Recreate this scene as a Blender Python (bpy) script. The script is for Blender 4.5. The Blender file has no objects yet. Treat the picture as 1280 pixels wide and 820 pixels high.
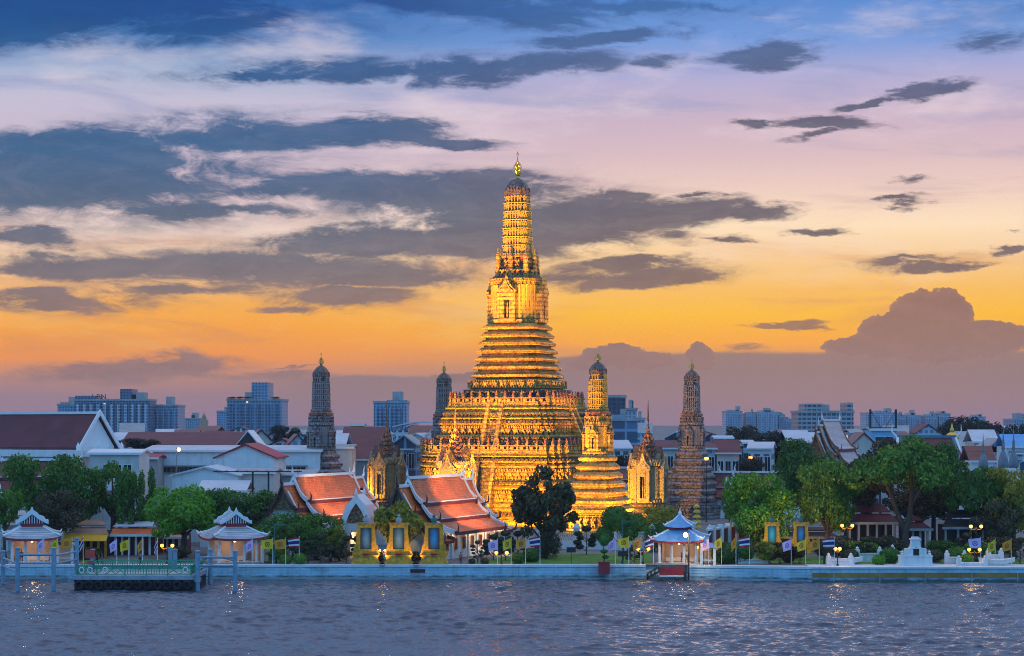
import bpy, bmesh, math, random
import numpy as np
from mathutils import Vector, Matrix, Quaternion

# ------------------------------------------------------------------ camera, sky, sun, exposure
scene = bpy.context.scene
COL = scene.collection
R = math.radians
F, HY, CAMZ = 2440.0, 530.0, 22.0          # focal length in photo pixels, horizon row, eye height

def P(px, py, Y):
    """world point seen at photo pixel px,py if it stands Y metres away"""
    return Vector(((px - 640) / F * Y, Y, CAMZ + (HY - py) / F * Y))

cam_d = bpy.data.cameras.new('camera')
cam = bpy.data.objects.new('camera', cam_d)
COL.objects.link(cam)
cam.location = (0, 0, CAMZ)
cam.rotation_euler = (R(90), 0, 0)
cam_d.sensor_width = 36
cam_d.lens = 36 * F / 1280
cam_d.shift_y = 120 / 1280
cam_d.clip_start = 1
cam_d.clip_end = 30000
scene.camera = cam
scene.render.resolution_x, scene.render.resolution_y = 1024, 656

def lin(c):
    c = c / 255.0
    return c / 12.92 if c <= 0.04045 else ((c + 0.055) / 1.055) ** 2.4

def S(r, g, b):
    return (lin(r), lin(g), lin(b), 1.0)

class NT:
    """small wrapper that makes node graphs short to write"""
    def __init__(s, tree):
        s.t = tree; s.n = tree.nodes; s.l = tree.links
    def set(s, sock, v):
        if hasattr(v, 'node'): s.l.new(v, sock)
        elif v is not None:
            sock.default_value = v
    def node(s, typ, ins=None, **kw):
        n = s.n.new(typ)
        for k, v in kw.items(): setattr(n, k, v)
        for k, v in (ins or {}).items(): s.set(n.inputs[k], v)
        return n
    def math(s, op, a, b=None, c=None, clamp=False):
        n = s.n.new('ShaderNodeMath'); n.operation = op; n.use_clamp = clamp
        s.set(n.inputs[0], a)
        if b is not None: s.set(n.inputs[1], b)
        if c is not None: s.set(n.inputs[2], c)
        return n.outputs[0]
    def vmath(s, op, a, b=None):
        n = s.n.new('ShaderNodeVectorMath'); n.operation = op
        s.set(n.inputs[0], a)
        if b is not None: s.set(n.inputs[1], b)
        return n.outputs[0]
    def ramp(s, fac, stops, interp='LINEAR'):
        n = s.n.new('ShaderNodeValToRGB'); cr = n.color_ramp; cr.interpolation = interp
        while len(cr.elements) > 1: cr.elements.remove(cr.elements[-1])
        for i, (p, c) in enumerate(stops):
            e = cr.elements[0] if i == 0 else cr.elements.new(p)
            e.position = p
            e.color = c if len(c) == 4 else (*c, 1)
        s.set(n.inputs[0], fac)
        return n.outputs[0]
    def mix(s, fac, a, b, blend='MIX'):
        n = s.n.new('ShaderNodeMix'); n.data_type = 'RGBA'; n.blend_type = blend
        s.set(n.inputs[0], fac); s.set(n.inputs[6], a); s.set(n.inputs[7], b)
        return n.outputs[2]
    def smooth(s, v, a, b, lo=0.0, hi=1.0):
        n = s.n.new('ShaderNodeMapRange'); n.interpolation_type = 'SMOOTHSTEP'
        s.set(n.inputs[0], v); s.set(n.inputs[1], a); s.set(n.inputs[2], b); s.set(n.inputs[3], lo); s.set(n.inputs[4], hi)
        return n.outputs[0]
    def noise(s, vec, scale, detail=4, rough=.55, dist=0.0, out=0):
        n = s.node('ShaderNodeTexNoise', {'Scale': scale, 'Detail': detail, 'Roughness': rough, 'Distortion': dist})
        if vec is not None: s.set(n.inputs['Vector'], vec)
        return n.outputs[out]

SUN_EL, SUN_AZ = R(3.0), R(9.0)             # the sun is setting behind the temple
world = bpy.data.worlds.new('World')
scene.world = world
world.use_nodes = True
world.node_tree.nodes.clear()
def build_world():
    g = NT(world.node_tree)
    tc = g.node('ShaderNodeTexCoord').outputs['Generated']
    sx = g.node('ShaderNodeSeparateXYZ', {0: tc}).outputs
    x, y, z = sx[0], sx[1], sx[2]
    az = g.math('ARCTAN2', x, y)
    el = g.math('ARCSINE', z)
    EL = lambda py: math.atan((HY - py) / F)
    AZ = lambda px: math.atan((px - 640) / F)
    RNG = 0.25
    pos = g.math('DIVIDE', el, RNG, clamp=True)
    def grad(stops):
        return g.ramp(pos, sorted((max(0, EL(py)) / RNG, S(*c)) for py, c in stops), 'B_SPLINE' if False else 'LINEAR')
    left = grad([(530, (150, 125, 152)), (495, (160, 128, 140)), (470, (205, 142, 112)), (448, (248, 150, 58)), (410, (254, 166, 40)),
                 (380, (253, 178, 70)), (330, (246, 205, 165)), (290, (240, 214, 202)), (240, (214, 190, 200)), (180, (202, 188, 206)),
                 (130, (198, 192, 214)), (95, (160, 178, 210)), (50, (70, 125, 185)), (0, (20, 92, 165))])
    right = grad([(530, (150, 125, 150)), (495, (160, 128, 140)), (460, (190, 140, 105)), (430, (253, 168, 42)), (395, (255, 190, 34)),
                  (365, (250, 190, 88)), (330, (248, 202, 138)), (285, (253, 226, 190)), (240, (236, 206, 194)), (195, (216, 188, 196)),
                  (150, (200, 178, 200)), (105, (178, 174, 212)), (55, (112, 155, 220)), (0, (72, 134, 208))])
    col = g.mix(g.smooth(az, AZ(250), AZ(820)), left, right)
    # streak vector: clouds are long and thin near the horizon
    st = g.node('ShaderNodeCombineXYZ', {0: az, 1: g.math('MULTIPLY', el, 3.6), 2: 0.37}).outputs[0]
    n1 = g.noise(st, 13, 7, .62)
    n2 = g.noise(st, 30, 6, .6)
    # faint high veil
    sv = g.node('ShaderNodeCombineXYZ', {0: g.math('MULTIPLY_ADD', el, 1.2, az), 1: g.math('MULTIPLY', el, 6.5), 2: 4.1}).outputs[0]
    v1 = g.noise(sv, 9, 8, .62, .6); v2 = g.noise(st, 8, 6, .62)
    light = g.mix(g.smooth(el, EL(430), EL(240)), S(255, 206, 110), S(244, 224, 226))
    dark = g.ramp(g.math('DIVIDE', el, EL(40), clamp=True), [(.15, S(206, 134, 88)), (.42, S(222, 160, 110)), (.6, S(190, 164, 180)), (.8, S(150, 160, 200)), (1, S(90, 130, 190))])
    lowk = g.smooth(el, EL(470), EL(420))
    col = g.mix(g.math('MULTIPLY', g.math('MULTIPLY', g.smooth(v1, .48, .70), lowk), .50), col, dark)
    col = g.mix(g.math('MULTIPLY', g.math('MULTIPLY', g.smooth(v2, .50, .74), lowk), .50), col, light)
    # single clouds: (px, py, rx, ry, roll degrees, strength)
    B = [(60, 12, 360, 75, 4, 1.15), (250, 40, 190, 34, 6, .8), (545, 2, 190, 30, 0, .95), (670, 14, 130, 30, 0, .9), (790, 12, 130, 18, 0, .8), (890, 10, 60, 12, 0, .6),
         (330, 98, 150, 11, 3, .8), (470, 96, 150, 20, 3, .95), (590, 88, 150, 24, 4, 1), (700, 78, 130, 24, 2, .95), (770, 46, 150, 13, 3, .9), (830, 78, 60, 13, 0, .7),
         (965, 71, 100, 22, 3, 1), (1245, 62, 80, 24, 0, .7), (1020, 160, 120, 10, -3, .85), (950, 155, 50, 8, -8, .8), (1155, 127, 85, 14, 9, 1.05), (1090, 140, 60, 9, 12, .9), (1020, 173, 60, 6, 8, .6),
         (330, 176, 200, 26, 2, 1), (460, 166, 150, 28, 0, 1), (570, 180, 120, 12, -2, .7), (90, 205, 190, 48, 4, 1.1), (40, 245, 170, 46, 0, 1.1), (150, 235, 180, 38, 0, 1), (215, 265, 150, 18, 0, .8),
         (470, 232, 220, 32, 0, 1), (600, 240, 190, 36, 0, 1.05), (330, 240, 150, 20, 0, .8), (280, 262, 150, 14, 0, .8),
         (470, 300, 190, 34, 3, 1.05), (610, 292, 200, 52, 0, 1.1), (720, 278, 170, 50, 0, 1.15), (840, 268, 150, 28, 2, 1.1), (935, 266, 85, 17, -2, 1), (780, 246, 90, 16, -6, .8),
         (30, 305, 110, 20, 0, .8), (120, 338, 210, 26, 0, 1.05), (300, 335, 230, 28, 0, 1.05), (470, 345, 170, 26, 0, .9), (60, 378, 130, 15, -3, .95), (230, 365, 190, 13, 0, .7), (420, 372, 160, 20, 0, .8), (360, 388, 60, 10, 0, .7),
         (790, 329, 140, 12, 3, .95), (800, 352, 140, 15, 4, 1), (720, 345, 90, 24, 0, .7), (1128, 256, 52, 8, 0, .9), (1030, 293, 60, 8, 2, .9), (905, 301, 40, 6, 0, .8), (1145, 230, 50, 6, 0, .6), (870, 247, 45, 6, 0, .8),
         (1130, 327, 90, 6, 3, .75), (1178, 333, 78, 8, 1, .95), (1270, 317, 45, 7, 6, .9), (985, 407, 60, 6, 2, .9), (1268, 298, 30, 4, 0, .7), (1000, 410, 60, 4, 0, .6), (930, 432, 40, 7, 0, .6),
         (160, 415, 40, 4, 0, .5), (360, 460, 50, 3, 0, .6), (165, 462, 200, 25, 2, .75), (330, 470, 130, 12, 0, .6), (850, 300, 60, 14, 0, .55),
         (150, 235, 380, 85, 2, .62), (330, 335, 480, 52, 0, .60), (600, 255, 330, 60, 0, .6), (330, 165, 330, 40, 1, .5), (430, 88, 430, 26, 3, .55), (620, 15, 420, 40, 0, .5), (100, 380, 260, 26, 0, .5), (820, 340, 170, 30, 2, .55), (1120, 330, 160, 16, 2, .4)]
    wob = g.vmath('SUBTRACT', g.noise(st, 22, 6, .62, out=1), (.5, .5, .5))
    wob = g.vmath('MULTIPLY', wob, (.050, .018, 0))
    base = g.node('ShaderNodeCombineXYZ', {0: az, 1: el, 2: 0.0}).outputs[0]
    q = g.vmath('ADD', base, wob)
    wob2 = g.vmath('MULTIPLY', g.vmath('SUBTRACT', g.noise(base, 95, 6, .55, out=1), (.5, .5, .5)), (.012, .012, 0))
    q2 = g.vmath('ADD', base, wob2)
    def blobs(lst, vec):
        d = None
        for (px, py, rx, ry, ro, k) in lst:
            mp = g.node('ShaderNodeMapping', {'Location': (AZ(px), EL(py), 0), 'Rotation': (0, 0, R(ro)), 'Scale': (rx / F, ry / F, 1), 'Vector': vec}, vector_type='TEXTURE')
            gr = g.node('ShaderNodeTexGradient', {0: mp.outputs[0]}, gradient_type='SPHERICAL').outputs[1]
            d = g.math('MULTIPLY', gr, k) if d is None else g.math('MAXIMUM', g.math('MULTIPLY', gr, k), d)
        return d
    d0 = blobs(B, q)
    st2 = g.node('ShaderNodeCombineXYZ', {0: az, 1: g.math('MULTIPLY', el, 2.6), 2: 1.7}).outputs[0]
    st2 = g.vmath('ADD', st2, g.vmath('MULTIPLY', g.vmath('SUBTRACT', g.noise(st2, 9, 3, .6, out=1), (.5, .5, .5)), (.12, .08, 0)))
    n3 = g.noise(st2, 40, 9, .70)
    gate = g.smooth(d0, .0, .42)
    nn = g.math('ADD', g.math('MULTIPLY', g.math('SUBTRACT', n1, .5), 1.3), g.math('MULTIPLY', g.math('SUBTRACT', n3, .5), 1.9))
    d = g.math('ADD', g.math('MULTIPLY_ADD', d0, 1.2, -.07), g.math('MULTIPLY', nn, gate))
    mask = g.smooth(d, .0, .58)
    hi = g.math('DIVIDE', el, RNG, clamp=True)
    ccL = g.ramp(hi, [(0, S(150, 118, 122)), (.20, S(150, 118, 108)), (.30, S(116, 110, 118)), (.42, S(76, 98, 124)), (.54, S(38, 94, 138)), (.75, S(18, 84, 142)), (.86, S(0, 68, 140))])
    ccR = g.ramp(hi, [(0, S(150, 118, 122)), (.20, S(150, 112, 92)), (.30, S(112, 98, 102)), (.42, S(84, 88, 106)), (.62, S(76, 86, 116)), (.75, S(66, 100, 148)), (.86, S(38, 104, 170))])
    cc = g.mix(g.smooth(az, AZ(330), AZ(860)), ccL, ccR)
    thin = g.smooth(d, .62, .2)
    cc = g.mix(g.math('MULTIPLY', g.smooth(n3, .42, .66), g.math('MULTIPLY_ADD', thin, .30, .06)), cc, col)
    cc = g.mix(g.math('MULTIPLY', g.smooth(n2, .55, .40), .30), cc, g.mix(1.0, cc, (.66, .68, .74, 1), 'MULTIPLY'))
    # ragged fringe of small blue flakes high up
    fl = g.math('MULTIPLY', g.smooth(n3, .52, .66), g.smooth(el, EL(95), EL(10)))
    col = g.mix(g.math('MULTIPLY', fl, .55), col, g.mix(g.smooth(az, AZ(200), AZ(900)), S(20, 92, 160), S(70, 120, 190)))
    col = g.mix(g.math('MULTIPLY', mask, .96), col, cc)
    # bank of grey mauve cloud lying on the horizon
    edge = g.smooth(az, AZ(560), AZ(760), EL(470), EL(441))
    edge = g.math('ADD', edge, g.math('MULTIPLY', g.math('SUBTRACT', n2, .5), .007))
    bank = g.smooth(g.math('SUBTRACT', edge, el), -.0012, .0016)
    leftsoft = g.smooth(az, AZ(240), AZ(430), .35, 1)
    bank = g.math('MULTIPLY', bank, leftsoft)
    bcol = g.ramp(g.math('DIVIDE', el, EL(430), clamp=True), [(0, S(146, 122, 144)), (.35, S(150, 122, 126)), (.75, S(142, 118, 116)), (1, S(146, 118, 106))])
    col = g.mix(g.math('MULTIPLY', bank, .93), col, bcol)
    # cumulus standing on the bank at the right
    C = [(1163, 400, 58, 40, 0, 1.2), (1125, 416, 55, 30, 0, 1.2), (1215, 424, 85, 24, 0, 1.2), (1185, 392, 36, 28, 0, 1.1), (1165, 435, 130, 22, 0, 1.2), (1275, 428, 25, 16, 0, 1), (1070, 436, 50, 12, 0, .9),
         (878, 447, 20, 17, 0, 1.1), (768, 447, 45, 18, 0, 1.1), (812, 452, 40, 12, 0, 1), (735, 455, 40, 12, 0, 1), (590, 470, 60, 8, 0, .9)]
    dc = blobs(C, q2)
    mc = g.smooth(dc, .10, .16)
    ccol = g.ramp(g.math('DIVIDE', el, EL(360), clamp=True), [(.35, S(140, 112, 112)), (.6, S(146, 112, 100)), (1, S(138, 102, 94))])
    ccol = g.mix(g.math('MULTIPLY', g.smooth(n3, .38, .68), .22), ccol, S(180, 136, 114))
    ccol = g.mix(g.math('MULTIPLY', g.smooth(dc, .35, .12), .25), ccol, S(186, 140, 114))
    col = g.mix(mc, col, ccol)
    # the dome above and behind the picture: blue dusk
    zen = g.ramp(g.math('DIVIDE', el, 1.57, clamp=True), [(0, (.22, .46, .86, 1)), (.25, (.34, .54, .94, 1)), (.5, (.70, .66, .86, 1)), (1, (.72, .70, .90, 1))])
    back = g.ramp(g.math('DIVIDE', el, 1.57, clamp=True), [(0, (.15, .58, 1.22, 1)), (.4, (.19, .58, 1.2, 1)), (1, (.55, .62, .95, 1))])
    zen = g.mix(g.smooth(y, .25, -.45), zen, back)
    up = g.smooth(el, .20, .42)
    side = g.smooth(g.math('ABSOLUTE', az), .45, 1.15)
    col = g.mix(g.math('MAXIMUM', up, side), col, zen)
    # real twilight scattering on top
    sky = g.node('ShaderNodeTexSky', sky_type='NISHITA', sun_disc=False, sun_elevation=SUN_EL, sun_rotation=SUN_AZ, altitude=20, air_density=1.2, dust_density=2.5)
    b1 = g.node('ShaderNodeBackground', {'Color': col, 'Strength': 1.0})
    b2 = g.node('ShaderNodeBackground', {'Color': sky.outputs[0], 'Strength': 0.002})
    ad = g.node('ShaderNodeAddShader', {0: b1.outputs[0], 1: b2.outputs[0]})
    out = g.node('ShaderNodeOutputWorld', {'Surface': ad.outputs[0]})
build_world()
world.cycles.sampling_method = 'MANUAL'
world.cycles.sample_map_resolution = 512

sd = bpy.data.lights.new('sun', 'SUN')
sd.energy = 0.06
sd.angle = R(12)
sd.color = (1.0, .62, .38)
sun = bpy.data.objects.new('sun', sd)
COL.objects.link(sun)
sun.rotation_euler = (R(90) - R(9), 0, math.pi - SUN_AZ)
scene.view_settings.view_transform = 'Standard'
scene.view_settings.look = 'None'
scene.view_settings.exposure = 0
scene.view_settings.gamma = 1
scene.cycles.use_denoising = True
scene.cycles.denoising_prefilter = "NONE"
scene.cycles.filter_width = 1.0
scene.cycles.max_bounces = 6
scene.cycles.transparent_max_bounces = 8
scene.cycles.use_adaptive_sampling = True
scene.cycles.adaptive_threshold = 0.006
scene.cycles.caustics_reflective = False
scene.cycles.caustics_refractive = False
scene.cycles.sample_clamp_indirect = 4
# ------------------------------------------------------------------ helpers
class MB:
    """collects shapes; build() links them as ONE mesh object"""
    def __init__(s):
        s.v = []; s.f = []; s.mi = []; s.cur = 0; s.m = Matrix.Identity(4)
    def add(s, vs, fs):
        o = len(s.v)
        s.v.extend(tuple(s.m @ Vector(p)) for p in vs)
        for f in fs:
            s.f.append(tuple(i + o for i in f)); s.mi.append(s.cur)
        return s
    def quad(s, *p):
        return s.add(p, [tuple(range(len(p)))])
    def box(s, x0, x1, y0, y1, z0, z1):
        return s.add([(x0, y0, z0), (x1, y0, z0), (x1, y1, z0), (x0, y1, z0), (x0, y0, z1), (x1, y0, z1), (x1, y1, z1), (x0, y1, z1)],
                     [(0, 3, 2, 1), (4, 5, 6, 7), (0, 1, 5, 4), (1, 2, 6, 5), (2, 3, 7, 6), (3, 0, 4, 7)])
    def cbox(s, x, y, z, w, d, h):
        return s.box(x - w / 2, x + w / 2, y - d / 2, y + d / 2, z, z + h)
    def loft(s, rings, cap0=True, cap1=True):
        n = len(rings[0]); vs = [p for r in rings for p in r]; fs = []
        for k in range(len(rings) - 1):
            for i in range(n):
                j = (i + 1) % n
                fs.append((k * n + i, k * n + j, (k + 1) * n + j, (k + 1) * n + i))
        if cap0: fs.append(tuple(reversed(range(n))))
        if cap1: fs.append(tuple((len(rings) - 1) * n + i for i in range(n)))
        return s.add(vs, fs)
    def lathe(s, prof, n=12, cx=0, cy=0):
        return s.loft([[(cx + r * math.cos(2 * math.pi * i / n), cy + r * math.sin(2 * math.pi * i / n), z) for i in range(n)] for z, r in prof])
    def tube(s, pts, r, n=6):
        pts = [Vector(p) for p in pts]
        rr = r if isinstance(r, (list, tuple)) else [r] * len(pts)
        rings = []; up = None
        for i, p in enumerate(pts):
            t = (pts[min(i + 1, len(pts) - 1)] - pts[max(i - 1, 0)]).normalized()
            a = Vector((0, 0, 1)) if abs(t.z) < .9 else Vector((1, 0, 0))
            if up is not None: a = up
            u = t.cross(a).normalized(); w = u.cross(t).normalized(); up = w
            rings.append([p + (u * math.cos(2 * math.pi * k / n) + w * math.sin(2 * math.pi * k / n)) * rr[i] for k in range(n)])
        return s.loft(rings)
    def prism(s, poly, y0, y1):
        """polygon in x,z pushed along y"""
        n = len(poly)
        vs = [(x, y0, z) for x, z in poly] + [(x, y1, z) for x, z in poly]
        fs = [tuple(range(n)), tuple(reversed(range(n, 2 * n)))] + [(i, i + n, (i + 1) % n + n, (i + 1) % n) for i in range(n)]
        return s.add(vs, fs)
    def sphere(s, c, r, n=10, k=6, sz=1.0):
        rings = []
        for j in range(k + 1):
            t = math.pi * j / k; q = max(.02, math.sin(t)) * r
            rings.append([(c[0] + q * math.cos(2 * math.pi * i / n), c[1] + q * math.sin(2 * math.pi * i / n), c[2] - math.cos(t) * r * sz) for i in range(n)])
        return s.loft(rings)
    def build(s, name, mats, parent=None, smooth=False):
        me = bpy.data.meshes.new(name)
        me.from_pydata(s.v, [], s.f)
        if not isinstance(mats, (list, tuple)): mats = [mats]
        for m in mats: me.materials.append(m)
        if len(mats) > 1: me.polygons.foreach_set('material_index', s.mi)
        bm = bmesh.new(); bm.from_mesh(me); bmesh.ops.recalc_face_normals(bm, faces=bm.faces); bm.to_mesh(me); bm.free()
        if smooth: me.polygons.foreach_set('use_smooth', [True] * len(me.polygons))
        me.update()
        o = bpy.data.objects.new(name, me); COL.objects.link(o)
        if parent is not None: o.parent = parent
        return o

def tag(o, label=None, cat=None, group=None, kind=None):
    if label: o['label'] = label
    if cat: o['category'] = cat
    if group: o['group'] = group
    if kind: o['kind'] = kind
    return o

def thing(name, label, cat, loc=(0, 0, 0), rz=0, group=None, scale=1):
    o = bpy.data.objects.new(name, None); COL.objects.link(o)
    o.empty_display_size = .2
    o.location = loc; o.rotation_euler = (0, 0, rz)
    o.scale = (scale,) * 3 if not isinstance(scale, (tuple, list)) else scale
    return tag(o, label, cat, group)

def dup(root, loc, rz, label=None, scale=None, group=None):
    """copy a thing with copies of its parts and sub-parts"""
    r = root.copy(); COL.objects.link(r); r.location = loc; r.rotation_euler = (0, 0, rz)
    if scale is not None: r.scale = (scale,) * 3 if not isinstance(scale, (tuple, list)) else scale
    if label: r['label'] = label
    if group: r['group'] = group
    for ch in list(root.children):
        c = ch.copy(); COL.objects.link(c); c.parent = r
        for gch in list(ch.children):
            d = gch.copy(); COL.objects.link(d); d.parent = c
    return r

# ------------------------------------------------------------------ materials
def mat(name, col, rough=.75, var=.25, scale=.6, bump=0.0, bscale=4.0, metal=0.0, emit=0.0, ecol=None, spec=.4, streak=0.0, trans=0.0):
    m = bpy.data.materials.new(name); m.use_nodes = True
    g = NT(m.node_tree); b = g.n['Principled BSDF']
    b.inputs['Roughness'].default_value = rough
    b.inputs['Metallic'].default_value = metal
    b.inputs['Specular IOR Level'].default_value = spec
    c = (*col[:3], 1)
    if var > 0:
        oc = g.node('ShaderNodeTexCoord').outputs['Object']
        n = g.noise(oc, scale, 5, .6)
        lo = tuple(x * (1 - var) for x in c[:3]) + (1,); hi = tuple(min(1, x * (1 + var)) for x in c[:3]) + (1,)
        cc = g.ramp(n, [(.3, lo), (.7, hi)])
        if streak > 0:
            mv = g.node('ShaderNodeMapping', {'Vector': oc, 'Scale': (1.3, 1.3, .12)}).outputs[0]
            sn = g.smooth(g.noise(mv, 1.1, 4, .65), .5, .78)
            cc = g.mix(g.math('MULTIPLY', sn, streak), cc, (c[0] * .35, c[1] * .33, c[2] * .3, 1))
        g.l.new(cc, b.inputs['Base Color'])
        if bump > 0:
            bn = g.node('ShaderNodeBump', {'Strength': 1.0, 'Distance': bump, 'Height': g.noise(oc, bscale, 4, .6)})
            g.l.new(bn.outputs[0], b.inputs['Normal'])
    else:
        b.inputs['Base Color'].default_value = c
    if emit > 0:
        b.inputs['Emission Color'].default_value = (*(ecol or col)[:3], 1)
        b.inputs['Emission Strength'].default_value = emit
    return m

def mosaic_mat(name, base, spots, amount=.5, cell=2.6, rough=.45, bands=0):
    """old porcelain mosaic: pale plaster set with broken coloured crockery"""
    m = bpy.data.materials.new(name); m.use_nodes = True
    g = NT(m.node_tree); b = g.n['Principled BSDF']
    oc = g.node('ShaderNodeTexCoord').outputs['Object']
    vo = g.node('ShaderNodeTexVoronoi', {'Vector': oc, 'Scale': cell}, feature='F1')
    sep = g.node('ShaderNodeSeparateColor', {0: vo.outputs['Color']}).outputs
    sc = g.ramp(sep[0], [(i / len(spots), c) for i, c in enumerate(spots)], 'CONSTANT')
    pick = g.math('GREATER_THAN', sep[1], 1 - amount)
    n = g.noise(oc, .45, 5, .65)
    bc = g.ramp(n, [(.3, tuple(x * .72 for x in base[:3])), (.7, tuple(min(1, x * 1.15) for x in base[:3]))])
    cc = g.mix(g.math('MULTIPLY', pick, .8), bc, sc)
    mv = g.node('ShaderNodeMapping', {'Vector': oc, 'Scale': (1, 1, .15)}).outputs[0]
    st = g.smooth(g.noise(mv, .9, 5, .7), .5, .75)
    cc = g.mix(g.math('MULTIPLY', st, .45), cc, (.06, .05, .045, 1))
    if bands:      # thin courses of darker crockery between the pale ones
        zz = g.node('ShaderNodeSeparateXYZ', {0: oc}).outputs[2]
        fr = g.math('FRACT', g.math('DIVIDE', zz, bands))
        bm_ = g.math('MULTIPLY', g.math('LESS_THAN', fr, .34), g.math('MULTIPLY_ADD', n, .5, .45))
        cc = g.mix(bm_, cc, g.mix(1.0, cc, (.42, .24, .16, 1), 'MULTIPLY'))
    g.l.new(cc, b.inputs['Base Color'])
    b.inputs['Roughness'].default_value = rough
    v2 = g.node('ShaderNodeTexVoronoi', {'Vector': oc, 'Scale': cell}, feature='F1')
    bn = g.node('ShaderNodeBump', {'Strength': 1.0, 'Distance': .09, 'Height': v2.outputs['Distance']})
    g.l.new(bn.outputs[0], b.inputs['Normal'])
    return m

def tile_mat(name, col, rows=3.2, rough=.42, var=.3, axis='Z'):
    """glazed roof tiles: fine courses across the slope, single tiles of uneven tone"""
    m = bpy.data.materials.new(name); m.use_nodes = True
    g = NT(m.node_tree); b = g.n['Principled BSDF']
    oc = g.node('ShaderNodeTexCoord').outputs['Object']
    sx = g.node('ShaderNodeSeparateXYZ', {0: oc}).outputs
    v = g.node('ShaderNodeCombineXYZ', {0: g.math('ADD', sx[1], 0.0), 1: g.math('MULTIPLY', sx[2], 1.25)}).outputs[0]
    br = g.node('ShaderNodeTexBrick', {'Vector': v, 'Color1': (.75, .75, .75, 1), 'Color2': (1.25, 1.25, 1.25, 1), 'Mortar': (.62, .62, .62, 1),
                'Scale': 1.0, 'Mortar Size': .03, 'Brick Width': .42, 'Row Height': 1.0 / rows})
    n = g.noise(oc, .35, 5, .65)
    c = col[:3]
    base = g.ramp(n, [(.28, tuple(x * (1 - var) for x in c)), (.72, tuple(x * (1 + var) for x in c))])
    cc = g.mix(.75, base, br.outputs[0], 'MULTIPLY')
    g.l.new(cc, b.inputs['Base Color'])
    b.inputs['Roughness'].default_value = rough
    bn = g.node('ShaderNodeBump', {'Strength': 1.0, 'Distance': .05, 'Height': br.outputs['Fac']}); bn.invert = True
    g.l.new(bn.outputs[0], b.inputs['Normal'])
    return m

M = {}
M['plaster'] = mat('white_plaster', (.74, .74, .72), .7, .10, .5, .01, 3, streak=.35)
M['wallblue'] = mat('weathered_white_wall', (.50, .65, .72), .7, .16, .4, .02, 3, streak=.6)
def wall_mat():
    m = M['wallblue']; g = NT(m.node_tree); b = g.n['Principled BSDF']
    src = b.inputs['Base Color'].links[0].from_socket
    oc = g.node('ShaderNodeTexCoord').outputs['Object']
    z = g.node('ShaderNodeSeparateXYZ', {0: oc}).outputs[2]
    mv = g.node('ShaderNodeMapping', {'Vector': oc, 'Scale': (.5, .5, 1.4)}).outputs[0]
    h = g.math('ADD', z, g.math('MULTIPLY', g.math('SUBTRACT', g.noise(mv, 1.2, 6, .65), .5), 1.3))
    c = g.mix(g.smooth(h, .75, .15), src, (.10, .115, .10, 1))
    mp = g.node('ShaderNodeMapping', {'Vector': oc, 'Scale': (.22, .22, .9)}).outputs[0]
    c = g.mix(g.math('MULTIPLY', g.smooth(g.noise(mp, .9, 5, .7), .50, .66), .5), c, (.26, .25, .21, 1))
    br = g.node('ShaderNodeTexBrick', {'Vector': g.node('ShaderNodeCombineXYZ', {0: g.node('ShaderNodeSeparateXYZ', {0: oc}).outputs[0], 1: z}).outputs[0], 'Color1': (1, 1, 1, 1), 'Color2': (.9, .9, .9, 1), 'Mortar': (.55, .55, .55, 1), 'Scale': 1.0, 'Mortar Size': .02, 'Brick Width': 1.3, 'Row Height': .42})
    g.l.new(g.mix(.8, c, br.outputs[0], 'MULTIPLY'), b.inputs['Base Color'])
wall_mat()
M['ground'] = mat('paved_ground', (.16, .155, .15), .85, .3, .15, .02, 2)
M['lawn'] = mat('lawn_green', (.10, .24, .02), .9, .35, .5, .05, 8)
M['cream'] = mat('cream_plaster', (.62, .56, .48), .75, .12, .5, streak=.35)
M['white'] = mat('white_paint', (.78, .78, .77), .55, .06, 1)
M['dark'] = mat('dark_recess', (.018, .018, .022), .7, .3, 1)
M['glass'] = mat('window_glass', (.02, .03, .04), .12, .2, .4, spec=.6)
M['steel'] = mat('grey_steel', (.30, .31, .33), .45, .2, 1, metal=.6)
M['black'] = mat('black_iron', (.02, .02, .022), .5, .2, 1)
M['gold'] = mat('gilded_metal', (.72, .46, .10), .32, .2, 2, .01, 6, metal=.85)
M['goldpaint'] = mat('gold_paint', (.74, .31, .012), .36, .5, 2.2, .05, 6)
M['maroon'] = mat('maroon_paint', (.14, .022, .028), .6, .25, .8)
M['redpaint'] = mat('red_paint', (.38, .03, .035), .55, .2, .8)
M['bark'] = mat('tree_bark', (.09, .065, .045), .9, .4, 2, .05, 6)
M['mosaic'] = mosaic_mat('porcelain_mosaic_floodlit', (.66, .40, .065), [(.34, .17, .035, 1), (.38, .12, .03, 1), (.68, .44, .11, 1), (.24, .10, .03, 1), (.54, .28, .05, 1)], .38, 2.4, bands=.86)  # white porcelain; the gold of the floodlights is put into its colour
M['stoneplain'] = mat('plaster_floodlit', (.66, .39, .065), .5, .22, .6, .03, 4)  # plain plaster of the lit towers, floodlight gold painted into the base
M['stonegrey'] = mat('plaster_unlit', (.32, .255, .235), .6, .25, .6, .03, 4, streak=.4)  # unlit copy of that plaster, darker and greyer to look out of the floodlight
M['mosaicsmall'] = mosaic_mat('porcelain_mosaic_unlit', (.34, .27, .25), [(.07, .08, .08, 1), (.20, .09, .08, 1), (.42, .38, .38, 1), (.06, .06, .07, 1), (.24, .17, .12, 1)], .5, 2.8, bands=.7)  # same porcelain for the unlit towers, their missing light put into the colour
M['mosaicpale'] = mosaic_mat('carved_plaster', (.44, .30, .14), [(.28, .16, .07, 1), (.40, .22, .08, 1), (.50, .36, .18, 1), (.22, .13, .07, 1)], .3, 2.6)
M['ledge'] = mosaic_mat('dark_ledge', (.13, .075, .045), [(.05, .04, .04, 1), (.18, .06, .03, 1), (.26, .18, .09, 1)], .5, 2.2, .7)
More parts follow.
